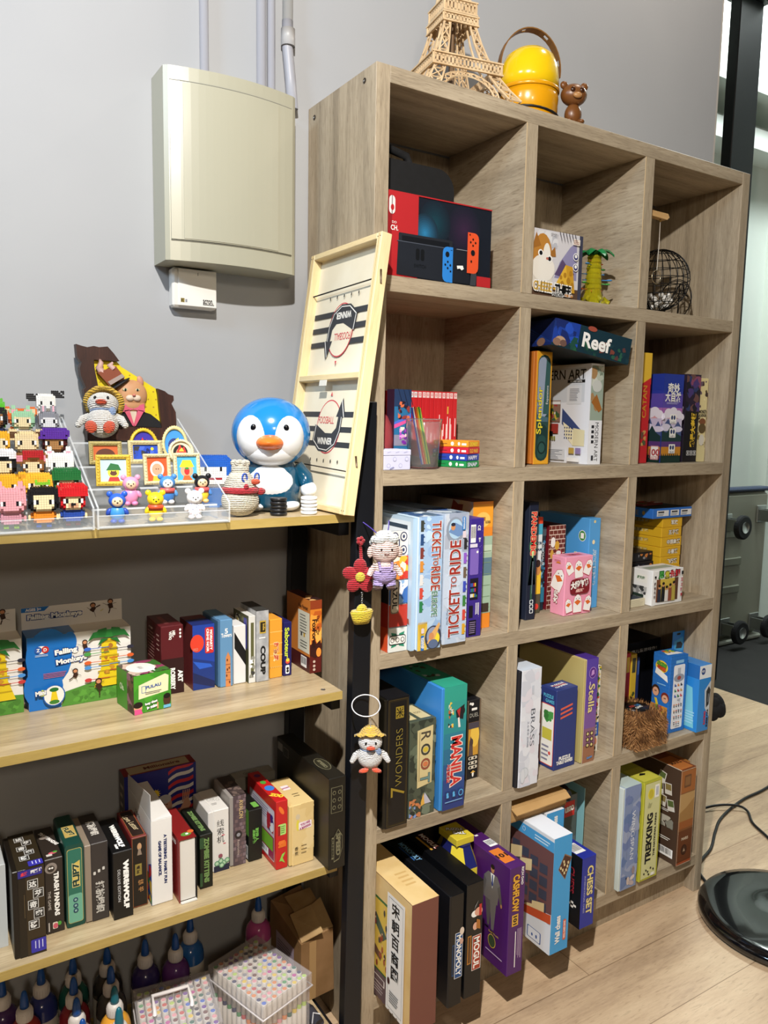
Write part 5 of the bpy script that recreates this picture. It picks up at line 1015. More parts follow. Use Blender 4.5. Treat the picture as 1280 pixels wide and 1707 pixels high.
gbox('board_game_box', 'blue box with cream lettering and black side, sticking out beside the blue-white box', .6005, .6500, -.3610, R5, .192, .24, '23309a', paint, G5)
def paint(F):
    f = F['f']; f.rect(0, 0, 1, 1, M('5a6a72')); f.rect(0, .55, 1, .80, M('4a5a5a')); f.rect(0, 0, 1, .45, M('6a7a6a')); f.art(0, 0, 1, .4, [M('7a9a58'), M('5a6a5a'), M('6a8a4a')], 14, 3, .3); f.rect(.25, .78, .85, .94, M('c8302c')); f.text('LEGO', .55, .86, .016, W_, 6, .034, .09, K_, .05)
    l = F['l']; l.rect(0, 0, 1, 1, M('7a8ab0')); l.rect(.60, .76, .98, .93, M('c8302c')); l.text('LEGO', .79, .845, .014, W_, 0, .032, .09, K_, .05); l.rect(0, 0, 1, .55, M('4a6a8a')); t = F['t']; t.rect(0, 0, 1, 1, M('5a6a3a')); t.rect(.3, .3, .95, .8, M('d8c03a')); t.text('8+', .6, .55, .012, K_, 0, None, .03)
gbox('toy_brick_box', 'grey-blue box with two square red logos, right of the white-blue boxes', .6640, .7280, -.215, R5, .272, .20, '6a7888', paint, G5)
b = MB(); b.box((0, 0, 0), (.0022, .20, .285), M('8ac0c8', .3)); tag(b.build('thin_board', None, (.745, -.225, R5+.0004)), 'thin pale blue board standing against the divider, bottom row middle', 'board')
kb = root('cardboard_box', 'flat brown cardboard carton lying on top of the white-blue boxes', 'cardboard box', (.4235, -.284, .4203))
CB = mottled('cardboard', 'a9824e', 'b8925e', 8, .8); b = MB(); b.box((0, 0, 0), (.190, .25, .040), CB, .001)
for k in range(60): b.box((.0015+k*.0031, -.0004, .001), (.0028+k*.0031, .001, .0045), M('7a5a32', .9))
b.build('carton', kb)
b = MB(); b.add([(0, -.0005, .036), (.188, -.0005, .036), (.186, -.018, .028), (.004, -.018, .026), (0, -.0005, .0385), (.188, -.0005, .0385), (.186, -.018, .0305), (.004, -.018, .0285)], [(3, 2, 1, 0), (4, 5, 6, 7), (0, 1, 5, 4), (2, 3, 7, 6), (1, 2, 6, 5), (3, 0, 4, 7)], CB); b.build('flap', kb)
b = MB(); b.tube([(.626, -.275, .425), (.634, -.27, .438), (.642, -.25, .443), (.648, -.22, .449)], [.008, .010, .009, .005], M('1a1a1e', .5), 8); F = Face(b, (.59, -.262, .40), (1, 0, 0), (0, 0, 1), .02, .03)
tag(b.build('black_pouch'), 'crumpled black wrapper lying on top beside the cardboard flap', 'pouch')
def paint(F):
    f = F['f']; f.art(0, 0, 1, 1, [M('6f7fae'), M('8090b8'), M('647aa8'), M('9aa4c0')], 30, 2, .4); f.text('WINGSPAN', .60, .52, .014, M('e4e8ee'), -90, .142, -.005); f.lines(.28, .30, .30, .72, 1, M('4a5478'), 2, vert=True)
    f.ell(.45, .08, .006, .012, M('c8b8b0')).ell(.72, .10, .010, .006, M('d8ccc8'), a=.5).ell(.65, .05, .012, .007, M('b8a8a8'), a=-.4).ell(.75, .17, .006, .012, M('9a8a8a')); f.rect(.3, .10, .36, .12, K_)
    F['t'].rect(0, 0, 1, 1, M('b9c8c4'))
gbox('board_game_box', 'pale box with blue sky front and spaced white lettering, bottom row right', .8110, .8825, -.303, R5, .300, .285, '8090b4', paint, G5, tray=(.10, 'c4d0ce'))
def paint(F):
    f = F['f']; f.rect(.08, .02, .92, .98, M('cfcf98')); f.border(M('8a8a2a'), .0006, .0045); f.text('TREKKING', .42, .42, .025, M('1a1a1c'), 90, .150, .05).text('THE NATIONAL PARKS', .74, .44, .0075, M('1a1a1c'), 90, .130, .05)
    f.ell(.40, .87, .013, .016, M('e4d83a')).ell(.40, .87, .010, .013, M('c8b83a')); f.rrect(.60, .82, .84, .95, W_, .001); f.lines(.66, .84, .80, .93, 2, M('3a5a9a'), 2, vert=True); f.shape(.35, .76, 1, [(-.008, -.006), (.004, -.008), (.010, .006), (.002, .004), (-.004, .010)], M('a8a878'))
    for x, y in ((.25, .07), (.35, .10), (.45, .08), (.6, .11), (.75, .09), (.5, .05)): f.ell(x, y, .003, .003, K_)
    f.rect(.62, .03, .80, .06, W_); t = F['t']; t.rect(0, 0, 1, 1, M('a8a83a')); t.rect(.06, .02, .94, .28, M('c8c24a')); t.text('TR', .5, .62, .05, M('2a2a10'), 0, None, .06); t.shape(.5, .15, 1, [(-.014, -.004), (0, .006), (.014, -.002), (.006, -.008)], K_)
gbox('board_game_box', 'yellow-green box with bold black upright lettering, bottom row right', .8980, .9735, -.3005, R5, .294, .285, 'b8b83a', paint, G5)
def paint(F):
    f = F['f']; BN = ('8a5a34', 'b08a58', 'a86a34', '6a3a1c'); f.rect(0, .76, 1, .985, M('a0602c')); f.rrect(.25, .81, .70, .94, M('6a4428'), .003); f.rrect(.30, .83, .64, .92, M('8a6038'), .002); f.rect(0, .38, 1, .75, M('b89460')); f.poly([(0, .55), (.5, .60), (1, .68), (1, .4), (0, .4)], M('a07844')); f.rect(0, .38, 1, .46, M('9a5a2c'))
    f.rect(0, .03, 1, .36, M('6a3c20')); f.text('MARS', .5, .27, .009, M('d8c8b0'), 0, .030, .03); f.ell(.48, .15, .013, .016, M('2c1c14')).ell(.48, .15, .011, .014, M('4a2c1c')); f.shape(.48, .15, 1, [(-.005, -.005), (.005, -.005), (0, .006)], M('b09a80')); f.rect(0, 0, 1, .03, M('a0502c')); f.border(M('d8ccb8'), .001, .0005)
    l = F['l']; l.rect(0, 0, 1, 1, M('4a382c')); 
    for x, y, a in ((.78, .86, -.2), (.86, .76, .1), (.80, .62, -.1), (.90, .60, .2), (.76, .74, .1)): l.shape(x, y, 1, [(-.012, -.017), (.012, -.017), (.012, .017), (-.012, .017)], M('d8d4cc'), a); l.shape(x, y+.015, 1, [(-.010, -.008), (.010, -.008), (.010, .010), (-.010, .010)], M(('5a6a3a', '3a3a34', '8a7a4a')[int(x*100) % 3]), a)
    l.art(.75, .36, .95, .48, [M('b8b4a8'), M('8a8a80')], 8, 3, .4); l.lines(.72, .22, .95, .26, 2, W_, 3); l.lines(.74, .52, .92, .55, 2, W_, 4); l.barcode(.78, .06, .96, .15, 5)
    t = F['t']; t.rect(0, 0, 1, 1, M('7a4024')); t.rect(.06, .02, .90, .30, M('b87038')); t.rect(0, 0, .06, 1, M('d8ccb8')); t.text('MARS', .5, .16, .014, M('3a2010'), 0, .045, .03)
gbox('board_game_box', 'brown box with tan landscape panels and small photo cards on its side', 1.0570, 1.1245, -.3005, R5, .292, .285, '8a5a34', paint, G5)
def paint(F): F['f'].rect(.0, .5, 1, .95, M('7a2c20')); F['f'].rect(0, 0, 1, .45, M('b07a3c'))
gbox('board_game_box', 'narrow rust coloured box squeezed right of the brown landscape box', 1.1285, 1.1490, -.262, R5, .287, .235, 'a06a34', paint, G5)
# ================================================================ LEFT UNIT, MIDDLE BOARD
SM, SL, SB, ST = .857, .489, .105, 1.2175
GM = 'boxes on the middle board of the steel shelf'
def monkey(f, x, y, k=1, a=0):
    BR_ = M('3a2218'); SK = M('c88a62')
    f.shape(x, y, k, [(-.004, -.006), (.004, -.006), (.005, .004), (-.004, .005)], BR_, a); f.ell(x, y+.009*k/f.h, .0055*k, .0050*k, BR_); f.ell(x, y+.008*k/f.h, .0038*k, .0034*k, SK)
    for q in ((-.004, .003, -.012, .010), (.004, .003, .012, .001), (-.003, -.006, -.008, -.014), (.003, -.006, .009, -.012)):
        x0, y0, x1, y1 = q; f.shape(x, y, k, [(x0-.001, y0), (x0+.001, y0-.001), (x1+.001, y1), (x1-.001, y1+.001)], BR_, a); f.l -= .9
def palm(f, x, y0, k):
    YL = M('e0c420'); GR = M('1f6a2c')
    f.shape(x, y0, k, [(-.024, 0), (.024, 0), (.014, .03), (.011, .078), (-.011, .078), (-.013, .03)], YL)
    for i in range(6): f.shape(x, y0, k, [(-.020+.0015*i, .012+.012*i), (.020-.0015*i, .012+.012*i), (.019-.0015*i, .0145+.012*i), (-.019+.0015*i, .0145+.012*i)], M('b89a18'))
    f.art(x-.010*k/f.w, y0+.02*k/f.h, x+.010*k/f.w, y0+.07*k/f.h, [M('a8702c'), M('c8902c')], 8, 3, .25)
    for i, (c, s, z) in enumerate((('3a6ac8', -1, .064), ('4a9a4a', -1, .056), ('d8602c', 1, .046), ('d8602c', -1, .042), ('4a90d8', -1, .034), ('4a90d8', 1, .036), ('c03a3a', -1, .014), ('c03a3a', 1, .026), ('2a2a3a', 1, .060))):
        f.shape(x, y0, k, [(0, z-.0005), (s*.030, z-.0005), (s*.030, z+.0005), (0, z+.0005)][::s], M(c)); f.ell(x+s*.033*k/f.w, y0+z*k/f.h, .0055*k, .003*k, M(c)); f.l -= 1
    f.l += 2
    for s in (-1, 1):
        for P in ([(0, 0), (s*.010, .012), (s*.024, .010), (s*.033, -.004), (s*.024, .001), (s*.012, .001)], [(0, 0), (s*.004, .016), (s*.016, .014), (s*.022, .006), (s*.010, .006)], [(0, -.002), (s*.012, -.001), (s*.018, -.012), (s*.008, -.006)]): f.shape(x, y0+.080*k/f.h, k, P[::-s], GR)
    f.shape(x, y0+.080*k/f.h, k, [(-.006, 0), (.006, 0), (.003, .013), (-.003, .013)], M('2a7a34'))
def fmpaint(F, hd, B):
    f = F['f']; f.rect(0, 0, 1, 1, M('e4e2dc')); f.rect(.0, .10, .20, 1, B); f.ell(.20, .70, .040, .055, B); f.ell(.14, .30, .034, .040, B); f.rect(0, .82, .42, 1, B); f.ell(.40, .88, .012, .020, B)
    f.rect(0, 0, .30, .22, B); f.poly([(.30, 0), (1, 0), (1, .24), (.62, .28), (.34, .20)], M('4f8a34')); f.art(.32, .02, 1, .2, [M('5a9a3a'), M('447a2c')], 22, 3, .3)
    f.ell(.13, .82, .0115, .0075, W_).ell(.165, .82, .0065, .0065, M('c0302c')).ell(.10, .82, .0065, .0065, M('2a5aa8')).text('Z', .10, .82, .006, W_, 0, None, .03).text('D', .165, .82, .006, W_, 0, None, .03); f.lines(.07, .73, .19, .76, 2, M('c8d8e8'), 2)
    f.text('Falling', .36, .76, .013, W_, 5, .040, .05, M('16408a'), .10).text('Monkeys', .41, .63, .013, W_, 5, .055, .05, M('16408a'), .10); f.lines(.14, .42, .36, .50, 4, M('c8504a'), 5, .35)
    monkey(f, .54, .80, .9, .3); monkey(f, .44, .42, .9, -.4); palm(f, .775, .20, 1.20); monkey(f, .66, .22, 1.15, .6)
    f.ell(.23, .19, .0195, .0205, M('1d5aa8')).ell(.23, .19, .0175, .0185, M('e8e6e0')); f.shape(.23, .10, .30, [(-.024, 0), (.024, 0), (.012, .07), (-.012, .07)], M('e0c420')); f.ell(.23, .27, .008, .004, M('1f6a2c')); f.ell(.23, .10, .009, .004, M('3a7a2c')); f.ell(.12, .245, .007, .006, M('c8d040')); f.text('Mini', .105, .25, .009, W_, 5, .018, .05, M('16408a'), .09)
    F['l'].rect(0, 0, 1, 1, M('1d66b0')); F['t'].rect(0, 0, 1, 1, M('e4e2dc')); F['t'].rect(0, 0, .45, 1, B)
    hd.rect(0, 0, 1, 1, M('e6e2dc')); hd.poly([(0, .80), (.22, .80), (.27, 1), (0, 1)], B); hd.text('AGES 3+', .115, .90, .0055, W_, 0, .028, .05); hd.text('Falling Monkeys', .32, .52, .0125, W_, 0, .098, .05, M('16408a'), .10); monkey(hd, .70, .62, 1.0, 2.6); monkey(hd, .88, .72, 1.0, .3); hd.ell(.79, .55, .004, .0012, M('d8d09a'), a=.5)
for nm, x0, x1, y in (('right', -.6315, -.4460, -.134), ('left', -.825, -.6395, -.128)):
    rt = root('toy_game_box', ('white and blue box with palm tree and monkeys, fully in view', 'white and blue monkey box cut off at the left photo edge')[nm == 'left'], 'game box', (x0, y, SM+.0004), 0, 'white and blue monkey boxes')
    B = M('1d6fc0', .35); b = MB(); b.box((0, 0, 0), (x1-x0, .060, .139), M('e4e2dc', .35), .001); F = faces(b, 0, 0, 0, x1-x0, .060, .139)
    c = MB(); c.box((0, .0605, .02), (x1-x0-.001, .0615, .181), M('e6e2dc', .5)); hd = Face(c, (0, .0605, .139), (1, 0, 0), (0, 0, 1), x1-x0-.001, .042)
    fmpaint(F, hd, B); b.build('carton', rt); c.build('header_card', rt)
    if nm == 'left':
        f = F['f']; f.rect(.70, .01, 1, .13, B); f.ell(.80, .08, .0025, .003, W_).ell(.86, .08, .0025, .003, W_).rect(.775, .035, .885, .055, W_).text('2-4', .94, .07, .006, W_, 0, None, .02)
def paint(F):
    f = F['f']; f.art(0, 0, 1, 1, [M('4a9a2c'), M('3f8a28')], 10, 2, .5); f.poly([(.12, .38), (.92, .46), (.94, .86), (.84, .92), (.13, .74)], M('e4e0b8')); f.rect(.2, .52, .32, .70, M('5a7aa8')); f.rect(.215, .535, .305, .685, M('e4e0b8')); f.text('PULAU', .52, .66, .006, M('3a5a9a'), 4, .030, .04); f.lines(.3, .46, .8, .54, 2, M('6a6a60'), 3)
    f.ell(.10, .17, .008, .010, M('d8a07a')).ell(.10, .24, .009, .006, M('1c1410')); f.poly([(0, 0), (.22, 0), (.18, .13), (0, .14)], M('d8508a')); f.ell(.88, .24, .0075, .012, M('4a2c20')).ell(.88, .33, .007, .005, M('15100c')).rect(.78, .02, .98, .10, M('6ab0d0')); f.text('hey that', .45, .24, .006, W_, 8, .024, .06, M('3a3a30'), .06).text('is mine', .48, .14, .006, W_, 8, .022, .06, M('3a3a30'), .06); f.rect(.6, .05, .64, .22, M('c8906a'))
    l = F['l']; l.rect(0, 0, 1, 1, M('3f8a28')); l.rect(.62, 0, 1, 1, M('4a3428')); l.art(.62, 0, 1, 1, [M('6a4a38'), M('8a5a6a'), M('2a201c')], 14, 5, .4); l.text('Ole.', .32, .55, .013, M('c8d8b0'), 0, .020, .04)
    t = F['t']; t.rect(0, 0, 1, 1, M('4a3a30')); t.art(0, 0, 1, 1, [M('8a3a5a'), M('3a6a2c'), M('c8b0a0'), M('2a201c')], 18, 3, .3); t.ell(.42, .5, .026, .030, M('e4e2dc')); t.lines(.35, .4, .5, .6, 4, M('7a7a74'), 4); t.rect(.60, .1, .64, .5, W_)
gbox('card_game_box', 'green cube shaped box with a cream sticker in front of the dark red box', -.4700, -.3980, -.2450, SM, .0735, .080, '4a9a2c', paint, GM, yaw=R(8))
def paint(F):
    f = F['f']; f.rect(0, 0, 1, .52, M('2c1214')); f.text('ART', .84, .25, .010, W_, -90, .025, .05).text('ROBBERY', .50, .22, .010, W_, -90, .044, .05); f.text('HEL-', .56, .88, .006, W_, -90, .013, .05).text('VETIQ', .40, .86, .006, W_, -90, .017, .05)
    for y in (.93, .88, .83): f.ell(.85, y, .002, .0025, W_)
    l = F['l']; l.text('ART ROBBERY', .3, .88, .004, M('e0c8c0'), 0, .030, .03); l.lines(.08, .42, .6, .84, 9, M('b88a84'), 3, .3); l.lines(.7, .6, .92, .88, 4, M('c8a8a0'), 4, .3); F['t'].rect(.3, .2, .5, .8, M('8a4a4a')); f.ell(.03, .45, .006, .006, M('2c1214'))
gbox('card_game_box', 'dark red box with white upright lettering behind the green cube box', -.3965, -.3520, -.168, SM, .138, .100, '561a20', paint, GM)
def paint(F):
    f = F['f']; f.rect(0, 0, 1, 1, M('20409c')); f.ell(.20, .72, .014, .018, M('d8402c')); f.poly([(0, .50), (1, .40), (1, .0), (0, 0)], M('1c3478')); f.poly([(0, .28), (1, .10), (1, 0), (0, .12)], M('1a2450')); f.poly([(.0, .45), (.8, .38), (.9, .33), (.3, .32)], M('2a5ac0')); f.rrect(.56, .55, .96, .95, M('c8302c'), .003); f.text('MORIARTY', .84, .75, .0055, W_, -90, .042, .05); f.text('CRIME NOIR', .68, .75, .005, W_, -90, .048, .04); f.text('WLD', .12, .63, .006, M('c89a8a'), 0, .010)
    F['l'].rect(0, 0, 1, 1, M('6a2a2c')); F['t'].rect(0, 0, 1, .6, M('1a2a6a')); F['t'].rect(0, .6, 1, 1, M('6a2a2c'))
gbox('card_game_box', 'blue box with red sun and red label beside the dark red box', -.3345, -.2895, -.171, SM, .133, .080, '20409c', paint, GM)
def paint(F):
    f = F['f']; f.text('5', .5, .83, .011, W_, 0, None, .03).text('Towers', .5, .77, .0085, W_, 0, .022, .02); f.poly([(.42, .0), (.82, .0), (.80, .44), (.62, .52), (.44, .44)], M('c8804a'))
    for y in (.10, .21, .33): f.rect(.42, y, .82, y+.008, M('8a5030'))
    for x, y in ((.55, .40), (.7, .28), (.5, .17), (.72, .07), (.55, .26)): f.ell(x, y, .0014, .0026, M('5a3020'))
    F['l'].rect(.86, 0, 1, 1, M('4a6a8a'))
gbox('card_game_box', 'steel blue box with a drawn stone tower and white title', -.2850, -.2545, -.181, SM, .140, .095, '5f8cb4', paint, GM, tray=(.12, '466a8c'))
def paint(F): F['f'].poly([(.06, .90), (.98, .55), (.98, .30), (.06, .62)], K_); F['l'].rect(.3, 0, 1, 1, M('d4d4d4'))
gbox('card_game_box', 'plain white box with one black diagonal band', -.2505, -.2240, -.176, SM, .123, .09, 'd8d8d8', paint, GM)
rt = root('magnetic_box', 'silver box with black block letters and an open printed flap', 'game box', (-.2050, -.187, SM+.0004), 0, GM)
b = MB(); b.box((0, 0, 0), (.0275, .088, .151), mottled('brushed_silver', '8a8c90', 'b8babd', 40, .4), .001); F = faces(b, 0, 0, 0, .0275, .088, .151); f = F['f']
f.text('COUP', .52, .30, .0115, K_, -90, .062, .06); f.rrect(.25, .68, .75, .86, M('b89a3a'), .001); f.rrect(.30, .70, .70, .84, M('2a2418'), .001); f.text('Indie', .58, .77, .005, M('c8a84a'), -90, .014, .03); f.lines(.2, .60, .85, .64, 1, W_, 3); F['t'].rect(0, 0, 1, 1, M('3a3a38')); b.build('body', rt)
b = MB(); b.box((-.0165, .002, 0), (-.0015, .085, .142), M('d0d0cc', .4), .0008); F = faces(b, -.0165, .002, 0, -.0015, .085, .142); F['f'].rect(.3, .10, .75, .90, M('5a5a38')); F['f'].art(.1, .08, .9, .4, [W_, M('8a8a80'), M('3a3a38')], 8, 3, .5)
l = F['l']; l.rect(0, 0, 1, 1, M('4a4a30')); l.art(.1, .05, .9, .95, [M('6a6a40'), M('2a2a20'), M('b8a860'), M('e0dcd0')], 20, 5, .25); l.rect(.7, .5, .9, .95, M('3a3a9a')); b.build('flap', rt)
def paint(F):
    f = F['f']
    for y in (.18, .38, .58, .78): f.rect(0, y, 1, y+.012, M('e8bc6a')); f.l -= 1
    for k in range(6): f.rect(.16*k, .17, .16*k+.05, .19, M('c88a2c')); f.l -= 1
    f.l += 2; f.text('打扇贝', .5, .45, .012, M('c8503a'), -90, .040, .05, M('f0d8a0'), .06)
gbox('card_game_box', 'orange box with red characters between silver and navy boxes', -.1715, -.1435, -.179, SM, .127, .10, 'dd9a34', paint, GM)
def paint(F):
    f = F['f']; f.text('Saboteur', .42, .62, .0105, M('c8d83a'), -90, .066, .03); f.rrect(.25, .04, .72, .20, W_, .002); f.ell(.5, .14, .003, .003, K_).ell(.5, .09, .003, .003, K_); f.ell(.5, .27, .005, .005, M('d8503a')).ell(.5, .30, .004, .004, M('d8c83a')); l = F['l']; l.lines(.6, .1, .9, .85, 8, M('c8c8e0'), 3, .3)
gbox('card_game_box', 'navy box with yellow-green lettering leaning near the right end', -.1405, -.1215, -.179, SM, .117, .09, '1f1c58', paint, GM)
def paint(F):
    f = F['f']; f.rect(0, .0, 1, .40, M('5a1c18')); f.rect(0, .40, 1, 1, M('d07a28')); f.art(0, .4, 1, .85, [M('e89a3c'), M('b85a20'), M('f0b050')], 12, 3, .5); f.rect(0, .88, 1, 1, M('8a3a1c')); f.poly([(0, .36), (.35, .48), (.55, .40), (.9, .45), (1, .30), (.5, .2), (0, .25)], M('3a1814')); f.ell(.75, .28, .006, .010, M('e8903a'))
    f.text('Fox', .36, .66, .011, M('2a1410'), -90, .026, .03).text('Forest', .36, .47, .011, M('2a1410'), -90, .040, .03).text('The', .66, .75, .006, M('2a1410'), -90, .013).text('in the', .70, .58, .006, M('2a1410'), -90, .018)
    for y in (.16, .10, .05): f.ell(.35, y, .003, .003, M('c8b0a0'))
    l = F['l']; l.rect(0, 0, 1, 1, M('c87a34')); l.rect(.0, 0, 1, .22, M('4a1a1c')); l.rect(.50, .26, .98, .82, M('d8d8c8')); l.lines(.58, .5, .9, .78, 7, M('5a5a58'), 3, .3); l.lines(.6, .3, .9, .42, 3, M('5a5a58'), 5, .3); l.rect(.62, .47, .68, .52, M('3a3a3a')); l.rect(.74, .47, .80, .52, M('c8a03a')); l.text('Fox Forest', .72, .88, .008, M('3a1814'), 0, .045, .02); l.barcode(.64, .05, .88, .20, 3); F['t'].rect(0, 0, 1, 1, M('4a201c')); F['t'].art(0, 0, 1, .4, [M('d8a86a'), M('2a1818')], 6, 3, .4)
gbox('card_game_box', 'orange and brown autumn forest box, rightmost on the middle board', -.0835, -.0560, -.190, SM, .160, .115, '5a2018', paint, GM)
# ================================================================ LEFT UNIT, LOWER BOARD
GL = 'boxes on the lower board of the steel shelf'
def tiles(f, t, cx, cy, s, col, dx=0, gap=1.1, rot=0):
    n = len(t)
    for i, c in enumerate(t):
        y = cy+((n-1)/2-i)*s*gap/f.h; x = cx+(dx if i % 2 else -dx); f.rect(x-s/2/f.w, y-s/2/f.h, x+s/2/f.w, y+s/2/f.h, M('c8c8c4')); f.rect(x-s*.44/f.w, y-s*.44/f.h, x+s*.44/f.w, y+s*.44/f.h, M('2a2622')); f.text(c, x, y, s*.7, M('dcdcd8'), rot, None, .04); f.l -= 2
    f.l += 3
def paint(F):
    f = F['f']; f.rect(.3, 0, 1, 1, M('352a1a')); tiles(f, '达芬奇密码', .66, .58, .0165, None, .10); f.rect(.02, .91, .92, .99, M('2f2a80')); f.text('逻辑推理', .70, .955, .007, W_, 4, .018, .04).text('桌游', .25, .95, .007, M('d83a4a'), 4, .011, .04); f.rrect(.42, .03, .99, .18, M('35309a'), .002); f.lines(.52, .05, .92, .16, 3, M('c8c8e8'), 3, .25, vert=True); f.lines(.2, .45, .26, .72, 1, M('5a4a30'), 2, vert=True)
    t = F['t']; t.rect(0, 0, 1, 1, M('2c2416')); tiles(t, '达芬奇密码', .5, .55, .0155, None, .12); t.rrect(.45, .02, 1, .16, M('35309a'), .002); t.lines(.55, .04, .95, .14, 3, M('c8c8e8'), 3, .25, vert=True)
gbox('card_game_box', 'dark olive box with white character tiles and violet labels', -.6885, -.6390, -.2995, SL, .158, .125, '221c14', paint, GL, tray=(.16, '18130e'))
def paint(F):
    f = F['f']; f.text('TRASH PANDAS', .62, .52, .0085, W_, -90, .082, .06); f.text('THE GAME', .22, .45, .0045, M('c8c0b8'), -90, .035); f.ell(.35, .88, .010, .010, M('8a8078')).ell(.35, .87, .006, .006, M('3a322c')).ell(.28, .88, .0018, .0018, W_).ell(.42, .88, .0018, .0018, W_); f.rrect(.35, .06, .62, .15, M('d8d0c0'), .002); f.ell(.72, .12, .003, .004, M('4a9a3a')); f.ell(.5, .10, .004, .005, M('c85a6a')); f.rect(.12, .04, .18, .16, M('c8c0b8'))
    t = F['t']; t.text('TRASH PANDAS', .60, .62, .0075, W_, -68, .060, .06); t.ell(.35, .68, .007, .006, M('8a8078')); t.ell(.55, .16, .007, .004, M('c85a6a')).ell(.7, .18, .004, .003, M('4a9a3a')); t.rect(.18, .08, .5, .14, M('c8c0b8'))
gbox('card_game_box', 'dark brown box with hand-drawn white title and raccoon face', -.6325, -.6020, -.2570, SL, .140, .118, '2e2722', paint, GL)
b = MB(); TG = M('1f4c42', .28, .25); b.prism(rr_pts(.0315, .156, .005, 4), 0, .115, TG); f = Face(b, (0, 0, 0), (1, 0, 0), (0, 0, 1), .0315, .156)
f.rrect(.10, .05, .90, .95, M('b8a860'), .004); f.rrect(.125, .056, .875, .944, M('2c6a58'), .004); f.rrect(.125, .056, .875, .40, M('6aa890'), .004); f.poly([(.35, .48), (.78, .48), (.78, .80), (.35, .76)], M('c8b05a')); f.text('FLIP7', .56, .63, .0115, M('1c3a34'), 90, .044, .04, M('e0cf8a'), .05)
for y in (.33, .26, .20): f.ell(.5, y, .0042, .0042, M('1c3a5a')); f.ell(.5, y, .0022, .0022, M('8ab0a8'))
t = Face(b, (0, 0, .156), (1, 0, 0), (0, 1, 0), .0315, .115); t.rect(.2, .25, .85, .62, M('b8a05a')); t.text('FLIP7', .5, .43, .010, M('1c3a34'), -75, .034, .04, M('e0cf8a'), .05)
tag(b.build('game_tin', None, (-.5985, -.2570, SL+.0004)), 'dark green rounded game tin with gold numbered title', 'game tin', GL)
def paint(F):
    f = F['f']; f.text('抵抗组织', .48, .30, .016, M('b8b4ac'), -90, .060, .05)
    for x, y in ((.12, .62), (.38, .64), (.64, .66)): f.rrect(x, y-.02, x+.14, y+.02, M('c8c4bc'), .001)
    t = F['t']; t.text('抵抗组织', .5, .50, .016, M('d0ccc4'), -90, .055, .05)
gbox('card_game_box', 'charcoal box with large grey characters and a beige tray', -.5660, -.5255, -.2600, SL, .149, .115, '35302e', paint, GL, tray=(.26, '8a7c6c'))
def paint(F):
    f = F['f']; f.text('WEREWOLF', .66, .50, .0100, W_, -90, .094, .08); f.text('DELUXE EDITION', .30, .50, .0048, M('c8c8c8'), -90, .062, .0)
    t = F['t']; t.text('WEREWOLF', .60, .45, .0100, W_, -90, .088, .08); t.text('bezier', .35, .15, .006, W_, -90, .018, .04)
gbox('card_game_box', 'black box with bold white capitals running down its front', -.5215, -.4865, -.2765, SL, .130, .130, '111112', paint, GL, rough=.3)
def paint(F):
    f = F['f']; f.rect(.06, .02, .96, .98, M('1c1612')); f.border(M('8a5a34'), .0008, .0012); f.ell(.5, .86, .004, .007, M('b8906a')).poly([(.35, .74), (.65, .74), (.56, .83), (.44, .83)], M('8a7a6a')); f.vtext('情书', .55, .30, .010, M('a87a4a'), 1.4, bold=.02); f.rect(.2, .46, .62, .62, M('8a7a3a')); f.vtext('桌游', .4, .54, .007, M('2a201a'), 1.2, bold=.03)
    t = F['t']; t.rrect(.10, .04, .92, .96, M('8a5a34'), .003); t.rrect(.14, .05, .88, .95, M('241814'), .003); t.text('Love Letter', .5, .52, .011, M('d8c8a0'), -82, .062, .0)
gbox('card_game_box', 'dark brown box with maroon edging and script title on top', -.4835, -.4545, -.2580, SL, .139, .110, '6a2020', paint, GL)
rt = root('teeter_game_box', 'white box with open pointed flap and small blue capitals on its front', 'game box', (-.4500, -.2685, SL+.0004), 0, GL)
b = MB(); b.box((0, 0, 0), (.0395, .165, .168), M('dcdad6', .45), .001); F = faces(b, 0, 0, 0, .0395, .165, .168); f = F['f']; f.text('A TEETERING  FAMILY FUN', .66, .52, .0058, M('1f2c5a'), -90, .098, .07).text('GAME OF BALANCE.', .40, .54, .0058, M('1f2c5a'), -90, .070, .07)
l = F['l']; l.text('COOL', .45, .84, .007, M('6a7a7a'), -8, .034, .05); l.text('TEETER', .42, .72, .017, M('c02a3a'), -12, .052, .08, W_, .05); l.poly([(.7, 0), (1, 0), (1, .5), (.88, .44), (.85, .2)], M('2a4a9a')); l.ell(.95, .40, .008, .010, M('c8302c')); l.art(.8, .02, 1, .35, [M('d8b03a'), M('c8302c'), M('3a8a4a')], 12, 4, .5); l.rect(.72, .42, .8, .56, M('3a7a3a')); F['t'].rect(0, 0, 1, 1, M('d8d6d2')); b.build('carton', rt)
b = MB(); b.add([(0, 0, .168), (0, .165, .168), (0, .162, .193), (0, .002, .218), (.0008, 0, .168), (.0008, .165, .168), (.0008, .162, .193), (.0008, .002, .218)], [(0, 3, 2, 1), (4, 5, 6, 7), (0, 4, 7, 3), (3, 7, 6, 2), (2, 6, 5, 1)], M('d0cecb', .5)); b.build('flap', rt)
rt = root('open_game_box', 'red card box standing open with its white inside facing out', 'game box', (-.4040, -.2865, SL+.0004), 0, GL)
b = MB(); RB = M('7a1c1c', .35); b.box((0, 0, 0), (.0018, .125, .126), RB); b.box((.0335, 0, 0), (.0350, .125, .126), K_); b.box((.0018, 0, .1242), (.0335, .125, .126), RB); b.box((.0018, .02, .0), (.0335, .125, .0015), RB); b.box((.0018, .1235, .0015), (.0335, .125, .1242), RB)
